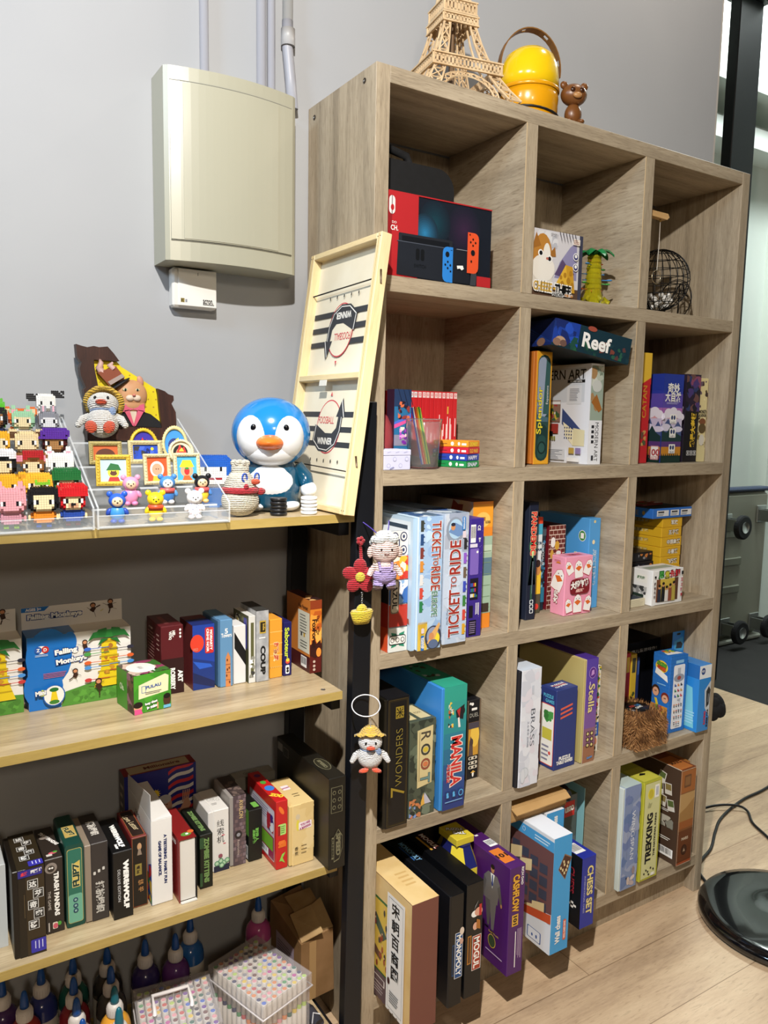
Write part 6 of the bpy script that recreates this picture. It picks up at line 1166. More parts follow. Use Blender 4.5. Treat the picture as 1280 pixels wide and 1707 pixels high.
F = faces(b, 0, 0, 0, .035, .125, .126); F['t'].ell(.55, .13, .010, .007, M('5a8a3a')).ell(.85, .18, .006, .006, M('c8602c')).ell(.6, .13, .003, .003, W_); F['l'].text('MIXED', .75, .9, .008, W_, 0, .03, .05); b.build('sleeve', rt)
b = MB(); b.box((.0030, .002, .002), (.0325, .10, .1232), M('d2cec6', .6), .001); b.box((.0022, -.006, .0), (.0330, .0015, .0016), M('c8c4bc', .6)); b.build('inner_tray', rt)
def paint(F):
    f = F['f']; GZ = M('6a8a50'); f.text('ZOMBIE KITTENS', .52, .52, .0105, GZ, -90, .092, .06); f.rect(0, .75, .3, .95, M('2a4a2c')); f.rect(0, .05, .2, .3, M('2a4a2c')); t = F['t']; t.text('ZOMBIE KITTENS', .5, .5, .0095, GZ, -90, .088, .06)
gbox('card_game_box', 'black box with sickly green capitals beside the open red box', -.3560, -.3300, -.2645, SL, .111, .118, '11150f', paint, GL)
def paint(F):
    f = F['f']; f.vtext('线索机', .45, .65, .015, K_, 1.15); f.ell(.62, .58, .0035, .001, M('c84a5a')).ell(.7, .44, .003, .001, M('c84a5a')); f.rect(0, 0, 1, .10, M('20243a')); 
    for x, y in ((.2, .14), (.45, .17), (.65, .13), (.85, .16), (.5, .10)): f.ell(x, y, .0055, .0055, M('5a8a6a')).ell(x, y, .0035, .0035, M('a8c8a8'))
    f.ell(.42, .26, .0045, .004, M('8a4a5a')); t = F['t']; t.text('ORG', .5, .5, .012, M('a8a8a4'), -20, .026); t.lines(.2, .25, .6, .35, 2, M('7a7a78'), 3); F['tl'].lines(.55, .5, .95, .62, 2, M('3a3a3a'), 3)
gbox('card_game_box', 'white box with ink brush characters and small green flowers', -.3240, -.2810, -.2235, SL, .131, .095, 'd6d4d0', paint, GL, tray=(.24, 'cfcdca'))
def paint(F):
    f = F['f']; rr = random.Random(5)
    for j in range(18):
        for i in range(4): x = (i+.5*(j % 2))/4; f.rect(max(0, x), j/18+.004, min(1, x+.22), (j+1)/18-.006, M(rr.choice(('5a4a4e', '6a5658', '4e4046', '75646a')))); f.l -= 1
    f.l += 1; f.text('AVALON', .62, .80, .009, M('b8a070'), -90, .040, .03); f.ell(.4, .44, .008, .009, M('2a2224')).ell(.4, .44, .004, .004, M('8a8a90')); f.text('Resistance', .4, .26, .005, M('b8a8a0'), -90, .032); F['t'].rect(0, 0, 1, 1, M('3a3030')); F['t'].art(0, 0, 1, .7, [M('6a5a54'), M('4a3e3c')], 14, 3, .3)
gbox('card_game_box', 'purple-brown stone pattern box with a pale grey tray', -.2780, -.2440, -.2225, SL, .151, .095, '4e4248', paint, GL, tray=(.20, '8f8a86'))
def paint(F):
    f = F['f']; f.text('职场人', .60, .50, .008, M('6aa84a'), -90, .030, .05).text('桌面游戏', .38, .48, .006, M('6aa84a'), -90, .030, .05); F['tl'] if False else None; l = F['l']; l.rect(.7, .5, 1, 1, M('5a8a3a')); l.barcode(.6, .04, .95, .3, 3); F['t'].rrect(.5, .1, .9, .35, M('6aa84a'), .002)
gbox('card_game_box', 'small black box with green characters left of the red picture box', -.2385, -.2085, -.2240, SL, .112, .090, '121412', paint, GL)
def paint(F):
    f = F['f']; f.ell(.45, .86, .004, .010, M('e0702c'), a=.5); f.rrect(.15, .50, .85, .66, M('a8d070'), .003); f.rect(.15, .50, .35, .64, M('8a1c1c')); f.lines(.38, .52, .8, .64, 4, M('5a8a3a'), 3); f.art(.15, .32, .85, .42, [M('e0702c'), M('d86a20')], 8, 3, .4); f.poly([(.25, .12), (.5, .22), (.8, .24), (.55, .16), (.75, .08), (.45, .12)], M('8ac04a'))
    t = F['t']; t.text('ZOO', .5, .18, .013, M('e8c83a'), -45, .030, .08).ell(.5, .42, .010, .012, M('3a7ad0')).ell(.45, .62, .006, .008, M('4a9a3a')).ell(.5, .85, .007, .008, M('5a1a5a'))
    l = F['l']; l.rrect(.08, .08, .94, .84, M('b8b0b8'), .004); l.rect(.10, .50, .93, .82, M('c8c4d0')); l.lines(.2, .62, .8, .8, 5, M('6a6a8a'), 3, .3); l.rect(.10, .10, .93, .44, M('8a1c4a')); l.rect(.5, .22, .9, .42, M('6aa02c')); l.barcode(.3, .1, .75, .2, 5); l.art(.7, .5, .92, .75, [M('a01c2c'), M('3a1c6a'), M('d8d8e0')], 10, 3, .4)
gbox('card_game_box', 'bright red box with orange and green animal shapes on its edge', -.2020, -.1765, -.2790, SL, .146, .150, 'b81f1f', paint, GL)
def paint(F):
    f = F['f']; f.art(0, .2, 1, 1, [M('d8be86'), M('d2b67c'), M('dcc490')], 10, 3, .5); f.ell(.24, .66, .0035, .012, M('d8c84a')).ell(.24, .80, .005, .006, M('c8b89a')); f.rrect(.28, .58, .88, .70, M('e8dce0'), .002); f.text('YOU ARE', .58, .665, .0055, M('a03a6a'), 10, .022, .05).text('A BANANA', .58, .61, .0055, M('a03a6a'), 10, .026, .05); f.vtext('香蕉', .18, .24, .008, K_, 1.3); f.lines(.40, .16, .7, .34, 3, M('5a4a30'), 3, .15)
    t = F['t']; t.rrect(.25, .55, .6, .72, M('e8dce0'), .002); t.text('BANANA', .43, .63, .005, M('a03a6a'), 8, .018, .05); t.lines(.4, .25, .75, .4, 2, M('6a5a3a'), 3, .3)
gbox('card_game_box', 'pale wood coloured box with a small pink banana label', -.1745, -.1190, -.2835, SL, .131, .125, 'd6bb82', paint, GL, tray=(.12, 'd0b478'))
def paint(F):
    f = F['f']; G_ = M('6e6a52'); f.rect(.12, .62, .80, .90, G_); f.rect(.15, .625, .77, .895, M('16140f')); 
    for x in (.30, .62):
        for y in (.68, .76, .84): f.ell(x, y, .0038, .0045, G_).ell(x, y, .0026, .0032, M('16140f')); f.l -= 1
    f.l += 1; f.poly([(.30, .08), (.62, .10), (.82, .22), (.80, .36), (.55, .44), (.30, .36)], G_); f.poly([(.32, .095), (.61, .112), (.80, .225), (.78, .35), (.55, .43), (.32, .355)], M('16140f')); f.text('SPEED', .56, .27, .0105, G_, -90, .048, .05); f.rect(.16, .12, .28, .36, G_); f.text('RUNNERS', .22, .24, .004, M('16140f'), -90, .04, .05)
    t = F['t']; t.ell(.55, .28, .014, .030, G_, a=.0).ell(.55, .28, .0125, .0285, M('2a281c')).text('SPEED', .55, .28, .008, G_, -90, .04, .05); l = F['l']; l.rect(.02, .86, .12, .95, M('8a8a88')); l.rect(.14, .84, .24, .94, M('8a8a88')); l.rect(.145, .845, .235, .935, M('2a2a28'))
gbox('board_game_box', 'big black box with faint olive print at the right end of the lower board', -.1120, -.0735, -.3350, SL, .196, .250, '16140f', paint, GL)
def paint(F): F['f'].rect(0, .2, 1, 1, M('8f8a80')); F['f'].ell(.78, .45, .019, .045, M('1c5a4a')).ell(.84, .45, .013, .037, M('8f8a80')); F['t'].text('GHOST', .45, .5, .009, M('4a463c'), 0, .034); F['l'].rect(0, 0, 1, 1, M('6a665e')); F['l'].rect(.3, .4, .6, .7, M('3a3a3a'))
gbox('board_game_box', 'grey-beige box with a green arc standing behind the pale wood box', -.2150, -.1200, -.090, SL, .118, .034, '8f8a80', paint, GL)
def paint(F):
    f = F['f']; f.rect(0, 0, 1, 1, M('1f2478')); f.ell(.30, .60, .016, .026, M('d8b83a')).ell(.325, .61, .014, .022, M('1f2478')); f.ell(.42, .72, .0075, .009, M('e8c83a'))
    for k in range(12): f.shape(.42, .72, 1, [(.006, -.0015), (.012, 0), (.006, .0015)], M('e8c83a'), k*PI/6); f.l -= 1
    f.l += 1
    for k in range(7):
        P = [(.60+.06*i, .40+.085*k+.02*math.sin(i*.9)+.015*i) for i in range(7)]; P = [(x, min(.985, y)) for x, y in P]; f.poly(P+[(x, min(.995, y+.042)) for x, y in P[::-1]], M('c02a30' if k % 2 == 0 else 'd8d0c8')); f.l -= .5
    f.poly([(.42, 0), (.75, 0), (.92, .10), (.86, .36), (.72, .46), (.50, .44)], M('16161a')); f.ell(.555, .56, .014, .021, M('c89478')).ell(.545, .64, .014, .010, M('b8b4b0')); f.rect(.515, .49, .59, .505, W_); f.poly([(.50, .44), (.66, .46), (.62, .30), (.56, .34)], W_); f.poly([(.53, .40), (.63, .42), (.63, .37), (.53, .36)], K_); f.ell(.54, .575, .0014, .0014, K_).ell(.575, .575, .0014, .0014, K_); f.poly([(.72, .44), (.80, .54), (.86, .62), (.92, .52), (.86, .42)], M('c89478'))
    for a in range(4): f.poly([(.79+.025*a, .56), (.80+.03*a, .70), (.815+.03*a, .70), (.81+.025*a, .56)], M('c89478')); f.l -= .5
    t = F['t']; t.rect(0, 0, 1, 1, M('7a1c20')); t.rect(.08, .1, .92, .9, M('b8a888')); t.text('Millionaire', .55, .5, .013, M('5a1418'), 0, .075, .03); F['l'].rect(0, 0, 1, 1, M('4a4038')); F['l'].lines(.2, .05, .8, .9, 8, M('a89a88'), 3)
gbox('board_game_box', 'blue box with flag stripes and a smiling man in a dinner jacket', -.4560, -.3070, -.100, SL, .185, .042, '1f2478', paint, GL)
def paint(F): F['f'].rect(0, 0, 1, 1, M('b8bcbc'))
gbox('card_game_box', 'pale grey box just entering the photo at the left edge', -.7300, -.6930, -.252, SL, .15, .11, 'b4b8b8', paint, GL)
# ================================================================ LEFT UNIT, BOTTOM BOARD
BLU = M('17498f', .3); WHC = M('cfc9c4', .4)
seenc = {}
bots = [(-.6921, -.0865, '4a2f66', 'dark violet paint bottle at the left photo edge'), (-.6225, -.0906, '2a3478', 'navy paint bottle in the back row, second from the left'), (-.6600, -.1423, 'a8302c', 'red paint bottle at the far left front'),
 (-.5630, -.0919, '1f5a50', 'dark green paint bottle in the back row behind the crimson one'), (-.5730, -.1521, '8f2a34', 'crimson paint bottle in front of the dark green one'), (-.5790, -.2115, 'a08a7c', 'beige paint bottle in front of the crimson one'),
 (-.4975, -.0963, '34302e', 'charcoal paint bottle in the back row beside the dark green one'), (-.5040, -.1570, '4a4846', 'dark grey paint bottle in front of the charcoal one'), (-.5110, -.2170, 'd89a34', 'golden yellow paint bottle beside the handled marker case'), (-.5170, -.2770, 'b4ccc4', 'pale mint paint bottle in front of the golden yellow one'),
 (-.4240, -.1111, '33285e', 'deep indigo paint bottle behind the handled marker case'), (-.3640, -.1250, '5e3276', 'purple paint bottle between indigo and blue ones'), (-.3190, -.0850, '2a62a8', 'bright blue paint bottle with a big label behind the purple one'), (-.1619, -.0930, 'b04a86', 'pink paint bottle standing alone near the cardboard parcel'), (-.5800, -.2720, '8a4a5a', 'mauve paint bottle at the bottom front')]
for k, (x, y, c, lab) in enumerate(bots):
    rt = root('paint_bottle', lab, 'paint bottle', (x, y, SB+.0004), R(35*k), 'paint bottles on the bottom board'); rt.scale = (.94, .94, 1)
    b = MB(); b.lathe([(.0, 0), (.028, 0), (.0312, .004), (.0312, .118), (.0305, .130), (.0270, .141), (.0200, .149), (.0130, .153), (.0, .153)], M(c, .22, 0, 0, 1, 0, .3), seg=28); b.build('bottle', rt)
    b = MB(); b.lathe([(.0314, .030), (.0314, .112)], M('c8c4bc', .5), seg=28, caps=False)
    for j in range(9): b.box((-.0317, -.007, .050+.006*j), (-.0310, .008-.003*(j % 3), .0525+.006*j), M('3a3a3a'))
    b.build('label', rt)
    b = MB(); b.lathe([(.0, .153), (.0155, .153), (.0162, .156), (.0158, .172), (.0125, .178), (.0, .178)], WHC, seg=20)
    for j in range(20): a = 2*PI*j/20; b.box((.0158*math.cos(a)-.0006, .0158*math.sin(a)-.0006, .156), (.0158*math.cos(a)+.0006, .0158*math.sin(a)+.0006, .170), WHC)
    b.build('collar', rt)
    b = MB(); b.lathe([(.0, .178), (.0088, .178), (.0085, .184), (.0076, .194), (.0064, .202), (.0046, .208), (.0022, .211), (0, .2115)], M('16606e', .3) if k in (8, 9) else BLU, seg=18); b.build('nozzle_cap', rt)
CLR = M('dcd6d8', .12, 0, 0, .13); CLE = M('e4dfe0', .2, 0, 0, .55)
MKC = ['c8504a', 'e08a4a', 'e8c84a', '4a9a5a', '2a6a5a', '3a6ac8', '1f2a5a', '6a3a9a', 'c04a9a', 'e8a0a8', '6a3a34', '2a2a2e', '8a8e96', 'b8d86a']
MKN = ['red', 'orange', 'yellow', 'green', 'dark green', 'blue', 'navy', 'violet', 'magenta', 'pale pink', 'brown', 'black', 'grey', 'lime']
def marker_case(name, lab, loc, yaw, w, d, h, nx, ny, lean, seed, which):
    rt = root(name, lab, 'marker case', loc, yaw)
    b = MB(); t = .0016; H0 = h*.80
    b.box((0, 0, 0), (w, d, t), CLR)
    for bx in (((0, 0, 0), (t, d, H0)), ((w-t, 0, 0), (w, d, H0)), ((t, 0, 0), (w-t, t, H0)), ((t, d-t, 0), (w-t, d, H0))): b.box(bx[0], bx[1], CLR)
    b.build('case', rt)
    b = MB(); e = .003
    b.box((-e, -e, h-t), (w+e, d+e, h), CLR)
    for bx in (((-e, -e, H0), (-e+t, d+e, h-t)), ((w+e-t, -e, H0), (w+e, d+e, h-t)), ((-e+t, -e, H0), (w+e-t, -e+t, h-t)), ((-e+t, d+e-t, H0), (w+e-t, d+e, h-t))): b.box(bx[0], bx[1], CLR)
    b.build('lid', rt)
    b = MB(); b.tube([(-e-.001, -e-.001, H0), (w+e+.001, -e-.001, H0), (w+e+.001, d+e+.001, H0), (-e-.001, d+e+.001, H0)], .0018, CLE, 6, True); b.build('rim', rt)
    if which == 'handle':
        b = MB(); z = h+.0075; b.tube([(.030, d*.42, h+.001), (.030, d*.42, z), (.030, d*.72, z), (w-.045, d*.74, z), (w-.045, d*.42, z), (w-.045, d*.42, h+.001)], .0042, M('d8d2d0', .4), 8); b.build('handle', rt)
    rr = random.Random(seed); cache = {}; M4 = Matrix.Translation(loc) @ Matrix.Rotation(yaw, 4, 'Z')
    for i in range(nx):
        for j in range(ny):
            k = rr.randrange(14)
            x = .0085+(w-.017)*(i+.5*(j % 2)*.0)/(nx-1); y = .0085+(d-.017)*j/(ny-1)
            if k not in cache:
                q = MB(); L = h-.010; q.lathe([(0, 0), (.0052, 0), (.0056, .001), (.0056, L*.52), (.0050, L*.525), (.0050, L*.60), (.0058, L*.605), (.0058, L-.001), (.0052, L), (0, L)], M('d8d2ca', .4), seg=12)
                q.lathe([(.0053, L*.528), (.0053, L*.597)], M(MKC[k], .4), seg=12, caps=False); q.lathe([(0, L+.0002), (.0047, L+.0002)], M(MKC[k], .35), seg=12, sm=False, caps=False)
                q.v = [v for v in q.v]; o = q.build('marker_pen'); cache[k] = o
            else: o = cache[k].copy(); COL.objects.link(o)
            o.matrix_world = M4 @ Matrix.Translation((x, y, .0024+rr.uniform(0, .003)))
            tag(o, 'white marker pen with %s end in the %s' % (MKN[k], 'low marker case with a white handle' if which == 'handle' else 'taller marker case without a handle'), 'marker pen', 'marker pens in the '+('handled case' if which == 'handle' else 'taller case'))
marker_case('marker_case', 'clear plastic marker case with a white folding handle on its lid', (-.4830, -.3060, SB+.0004), R(-9), .146, .145, .145, 10, 9, 0, 3, 'handle')
marker_case('marker_case', 'clear plastic marker case turned at an angle, right of the handled one', (-.2555, -.3380, SB+.0004), R(17), .126, .172, .148, 9, 11, 0, 7, 'plain')
cb = root('parcel', 'crumpled brown cardboard parcel with torn flaps beside the marker case', 'parcel', (-.1110, -.2100, SB+.0004), R(4))
CB2 = mottled('parcel_board', '7a5a34', '94704a', 10, .75)
b = MB(); v = [(0, 0, 0), (.088, 0, 0), (.085, .150, 0), (0, .150, 0), (.002, .002, .142), (.086, .004, .150), (.083, .146, .180), (.003, .146, .170), (.040, .070, .178)]
b.add(v, [(3, 2, 1, 0), (0, 1, 5, 4), (1, 2, 6, 5), (2, 3, 7, 6), (3, 0, 4, 7), (4, 5, 8), (5, 6, 8), (6, 7, 8), (7, 4, 8)], CB2)
F = Face(b, (0, 0, 0), (1, 0, 0), (0, 0, 1), .088, .14); F.rect(.25, 0, .45, 1, M('a8865a', .3))
L_ = Face(b, (-.0004, .150, 0), (0, -1, 0), (0, 0, 1), .150, .13); L_.rect(.25, .30, .80, .90, M('a898a8')); L_.lines(.3, .35, .75, .8, 9, M('4a4450'), 3, .3); b.build('carton', cb)
for q in ([(.004, .004, .143), (.05, -.012, .162), (.055, .05, .190), (.006, .06, .178)], [(.045, .01, .150), (.086, .004, .152), (.083, .055, .196), (.05, .05, .186)], [(.02, .06, .176), (.08, .06, .182), (.082, .10, .196), (.02, .11, .190)]):
    b = MB(); q2 = [(x, y, z+.002) for x, y, z in q]; b.add(q+q2, [(3, 2, 1, 0), (4, 5, 6, 7), (0, 1, 5, 4), (1, 2, 6, 5), (2, 3, 7, 6), (3, 0, 4, 7)], mottled('torn_flap', '8a6a40', 'a88a5c', 14, .7)); b.build('flap', cb)
b = MB(); b.tube([(-.112, -.300, SB+.016), (-.118, -.26, SB+.020), (-.124, -.225, SB+.018)], [.014, .017, .012], M('3a3a44', .8), 10); b.tube([(-.1275, -.2990, SB+.026), (-.118, -.285, SB+.037), (-.101, -.283, SB+.026)], .0016, M('c8c8cc', .6), 6)
tag(b.build('cloth_roll'), 'dark grey cloth roll with white piping in front of the parcel', 'cloth roll')
# ================================================================ TOP OF THE STEEL UNIT
AC = M('dfe8ee', .04, 0, 0, .10); ACE = M('eef4f8', .1, 0, 0, .42)
TZ = [1.2225, 1.245, 1.275, 1.311, 1.352]; TY = [-.305, -.255, -.205, -.155, -.10]
def acrylic(lab, x0, x1):
    rt = root('display_stand', lab, 'display stand', (x0, 0, ST+.0004), 0, 'clear stepped display stands'); w = x1-x0; Z = ST
    for x in (0, w-.003):
        b = MB(); b.prism([(x2, z) for x2, z in ((-.338, 0), (-.030, 0), (-.030, .180), (-.048, .180), (-.338, .036))], 0, 0, AC) if 0 else None
        P = [(-.338, 0), (-.030, 0), (-.030, .180), (-.048, .180), (-.338, .036)]
        v = [(x, p, q) for p, q in P]+[(x+.003, p, q) for p, q in P]; n = 5
        b.add(v, [tuple(range(n-1, -1, -1)), tuple(range(n, 2*n))], AC); b.add(v, [(i, (i+1) % n, (i+1) % n+n, i+n) for i in range(n)], ACE); b.build('side_panel', rt)
    for k in range(5):
        z = TZ[k]-Z-.0004; yf = TY[k]-.026; yb = (TY[k+1]-.026) if k < 4 else -.032
        if k == 0: yf = -.337
        b = MB(); b.box((.0032, yf, z-.003), (w-.0032, yb, z), AC); b.box((.0032, yf-.0003, z-.0031), (w-.0032, yf+.0006, z+.0001), ACE); b.build('tier', rt)
        b = MB(); zt = (TZ[k+1]-Z-.0035) if k < 4 else z+.02
        b.box((.0032, yb-.003, z+.0002), (w-.0032, yb-.0002, zt), AC)
        if k < 4: b.build('riser', rt)
    b = MB(); b.box((.0032, -.3405, .0), (w-.0032, -.3378, .022), AC); b.box((.0032, -.3407, .0215), (w-.0032, -.3376, .0225), ACE); b.build('front_lip', rt)
    b = MB(); b.box((.0032, -.033, .0), (w-.0032, -.0305, .1305), AC); b.build('back_panel', rt)
acrylic('clear acrylic stepped stand crowded with brick figures at the left', -.7600, -.5500)
acrylic('clear acrylic stepped stand carrying picture frames and little bears', -.5460, -.3190)
# ---------------------------------------------------------------- brick figures (voxels with studs)
U = .0042
def vox_mesh(mb, V, u=U, stud=True):
    for (i, j, k), c in V.items():
        x, y, z = i*u, j*u, k*u; m = M(c, .35)
        for d, q in (((1, 0, 0), [(1, 0, 0), (1, 1, 0), (1, 1, 1), (1, 0, 1)]), ((-1, 0, 0), [(0, 1, 0), (0, 0, 0), (0, 0, 1), (0, 1, 1)]), ((0, -1, 0), [(0, 0, 0), (1, 0, 0), (1, 0, 1), (0, 0, 1)]), ((0, 1, 0), [(1, 1, 0), (0, 1, 0), (0, 1, 1), (1, 1, 1)]), ((0, 0, 1), [(0, 0, 1), (1, 0, 1), (1, 1, 1), (0, 1, 1)]), ((0, 0, -1), [(0, 1, 0), (1, 1, 0), (1, 0, 0), (0, 0, 0)])):
            if (i+d[0], j+d[1], k+d[2]) in V: continue
            g = .00014
            mb.add([(x+a*u+(g if a == 0 else -g)*(d[0] == 0), y+b_*u+(g if b_ == 0 else -g)*(d[1] == 0), z+c_*u+(g if c_ == 0 else -g)*(d[2] == 0)) for a, b_, c_ in q], [(0, 1, 2, 3)], m)
            if d == (0, 0, 1) and stud: s = u*.27; cx, cy = x+u/2, y+u/2; mb.box((cx-s, cy-s, z+u-.0002), (cx+s, cy+s, z+u+.0011), m)
def blob(w, d, h, col, x0=0, y0=0, z0=0, p=2.6):
    V = {}
    for i in range(w):
        for j in range(d):
            for k in range(h):
                a = abs((i+.5)/w*2-1)**p+abs((j+.5)/d*2-1)**p+abs((k+.5)/h*2-1)**p
                if a < 1.25: V[(i-w//2+x0, j+y0, k+z0)] = col
    return V
def brickfig(lab, x, y, z, head, face, body, legs, hat=None, ears=None, earc=None, eyec='16161a', hair=0, wide=12, brim=0, top=None, yaw=.08, snout=None, tall=9, sc=1.0):
    rt = root('brick_figure', lab, 'brick figure', (x, y, z+.0005), -yaw, 'brick figures on the left stand'); sc *= .895; rt.scale = (sc, sc, sc)
    def part(nm, V): mb = MB(); vox_mesh(mb, V); mb.build(nm, rt, (0, -.018, 0))
    leg = {}
    for i in (-3, -2, 1, 2):
        for j in (3, 4, 5):
            for k in (0, 1): leg[(i, j, k)] = legs
    part('legs', leg)
    bd = blob(8, 5, 5, body, 0, 2, 2, 4)
    for s in (-5, 4):
        for k in (4, 5): bd[(s, 4, k)] = body; bd[(s+(-1 if s < 0 else 1), 4, 3+k-4)] = face
    part('body', bd)
    hd = blob(wide, 9, tall, head, 0, 0, 7)
    z0 = 7
    for (i, j, k) in list(hd):
        if j <= 1 and k-z0 < tall*.62-hair and abs(i+.5) < wide/2-1.5: hd[(i, j, k)] = face
    fr = lambda i, k: min([j for (a, j, c) in hd if a == i and c == k] or [0])
    for i in (-4, -3, 2, 3):
        for k in (z0+3, z0+4):
            j = fr(i, k); hd[(i, j, k)] = 'f2f2ee' if i in (-4, 3) else eyec
    if snout:
        for i in (-2, -1, 0, 1):
            for k in (z0+1, z0+2): hd[(i, fr(i, k)-0, k)] = snout
        hd[(-1, fr(-1, z0+2)-1, z0+2)] = eyec; hd[(0, fr(0, z0+2), z0+2)] = eyec
    part('head', hd)
    if hat:
        ht = blob(wide+2*brim, 9+2*brim, 5, hat, 0, -brim, z0+tall-3, 3); 
        for (i, j, k) in list(ht):
            if k == z0+tall-3 and brim: pass
        if brim:
            for i in range(-wide//2-1, wide//2+1):
                for j in range(-1, 9): ht[(i, j, z0+tall-3)] = hat
        part('hat', ht)
    if top:
        tp = {}
        for i in range(-3, 3): tp[(i, 4, z0+tall+ (1 if abs(i+.5) < 2 else 2))] = top; tp[(i, 3, z0+tall+1)] = top
        tp[(-1, 4, z0+tall)] = top; part('leaf', tp)
    if ears:
        for s in (-1, 1):
            e = {}
            if ears == 'round':
                for a in range(5):
                    for c in range(5):
                        if not (a in (0, 4) and c in (0, 4)): e[(a, 4, c)] = head; e[(a, 3, c)] = earc if 0 < a < 4 and 0 < c < 4 else head
                off = (wide//2-2 if s > 0 else -wide//2-3, 0, z0+tall-4)
            elif ears == 'point':
                for c in range(4):
                    for a in range(c//2, 4-c//2): e[(a, 4, c)] = earc if 1 <= a <= 2 and c < 2 else head
                off = (wide//2-4 if s > 0 else -wide//2, 0, z0+tall-1)
            elif ears == 'flop':
                for a in range(7):
                    for c in range(4):
                        if (a+c) % 7: e[(a, 4, c)] = earc
                off = (wide//2-2 if s > 0 else -wide//2-5, 0, z0+tall-4+(2 if s > 0 else 0))
            else:
                for a in range(3):
                    for c in range(4): e[(a, 4, c)] = head; e[(a, 3, c)] = earc if a == 1 else head
                off = (1 if s > 0 else -4, 0, z0+tall-1)
            part('ear', {(a+off[0], j+off[1], c+off[2]): q for (a, j, c), q in e.items()})
bf = brickfig
PKS = 'e0a0a4'; CRM = 'e8d4a8'
bf('pink brick figure with green legs at the front left of the stand', -.6690, TY[0], TZ[0], 'e0a0a8', 'e0a0a8', 'c890a0', '7aa02c', ears='point', earc='e0a0a8', tall=10, sc=.98)
bf('black-haired brick figure with a lime leaf on its head', -.6215, TY[0], TZ[0], '17171a', CRM, 'e08a2c', '2a4a9a', top='7ab82c', hair=0, wide=12, tall=10)
bf('brick figure with red hat and blue body at the front right of the stand', -.5770, TY[0]+.002, TZ[0], 'c41f26', CRM, '2a4aa0', '5a2a24', brim=1, wide=10, tall=9, hat='c41f26', snout='c89a78')
bf('yellow brick bear standing behind the pink brick figure', -.6690, TY[1], TZ[1], 'eab02c', 'eab02c', 'b02a2c', 'eab02c', ears='round', earc='d89a2c', sc=.98, snout='f0c04a')
bf('yellow-haired brick figure in light blue behind the black-haired one', -.6215, TY[1], TZ[1], 'ecb434', CRM, '6aa0d0', 'd8d0c0', hair=1, wide=12)
bf('brick figure wearing a dark green hat behind the red-hatted one', -.5775, TY[1], TZ[1], '1f6a34', CRM, '3a5ab0', '5a2a24', hat='1f6a34', brim=1, wide=10)
bf('black-haired brick figure in a white and blue sailor cap', -.6690, TY[2], TZ[2], '18181c', CRM, '2a3a7a', '2a2a30', hat='e4e4ea', wide=11)
bf('brown brick monkey with large pink ears and a red cap', -.6220, TY[2], TZ[2], '8a5a30', CRM, '8a5a30', '8a5a30', ears='round', earc='e89ab0', hat='b0242a', wide=9, sc=.96)
bf('white brick cat with pointed pink-lined ears beside the brown monkey', -.5785, TY[2], TZ[2], 'ecebe6', 'ecebe6', 'e8a0b8', 'ecebe6', ears='point', earc='e8a0b0', wide=12)
bf('yellow brick figure high at the left photo edge', -.6680, TY[3], TZ[3], 'eab02c', CRM, '3a3a3a', '3a3a3a', wide=10)
bf('cream brick figure with big round brown ears', -.6225, TY[3], TZ[3], 'e4cfa0', CRM, '8a5a34', '8a5a34', ears='round', earc='5a3a20', wide=10)
bf('dark maroon brick figure wearing a purple hat', -.5785, TY[3], TZ[3], '4a1418', 'a87a4a', '4a1418', '4a1418', hat='5a2f9a', brim=1, ears=None, wide=11, sc=.98)
bf('black and navy brick figure in the top row at the left edge', -.6680, TY[4], TZ[4], '15151c', '8a5a34', '1f2f5a', '1f2f5a', wide=11)
bf('pale green brick figure with pointed cream and pink ears', -.6220, TY[4]-.008, TZ[4]-.0, '9ac8a4', 'e4d4a8', 'd8d4c8', '9ac8a4', ears='point', earc='e0a0b0', wide=11, sc=.90)
bf('grey brick rabbit with pink-lined upright ears', -.5780, TY[4]-.008, TZ[4], '8a8c94', 'e0e0e0', '8a8c94', '8a8c94', ears='long', earc='e8b0c0', wide=10, sc=.9)
for lab, x, a in (('green brick figure with pointed ears at the back left of the stand', -.6630, dict(head='5ab82c', face='5ab82c', body='1c1c22', legs='1c1c22', ears='point', earc='5ab82c')), ('orange brick tiger with round ears in the back row', -.6190, dict(head='e0702c', face=CRM, body='e0702c', legs='e0702c', ears='round', earc='e8d4a8', snout='b070a0')),
                  ('white brick dog with floppy black ears in the back row', -.5735, dict(head='ecebe6', face='ecebe6', body='ecebe6', legs='ecebe6', ears='flop', earc='141418', wide=10))):
    bf(lab, x, -.055, TZ[4]+(.034 if 'dog' in lab else .014) if 'tiger' not in lab else TZ[4]+.006, sc=.88, **a)
b = MB(); b.box((-.6900, -.080, TZ[4]+.0004), (-.5545, -.036, TZ[4]+.0058), AC); tag(b.build('acrylic_riser'), 'low clear riser under the back row of brick figures', 'riser')

for x0_, x1_, q, hq in ((-.6900, -.6400, 'left', .0140), (-.5900, -.5560, 'right', .0340)):
    b = MB(); b.box((x0_, -.078, TZ[4]+.0062), (x1_, -.036, TZ[4]+hq), AC); tag(b.build('acrylic_block'), 'small clear block under the back row, on the %s' % q, 'block')
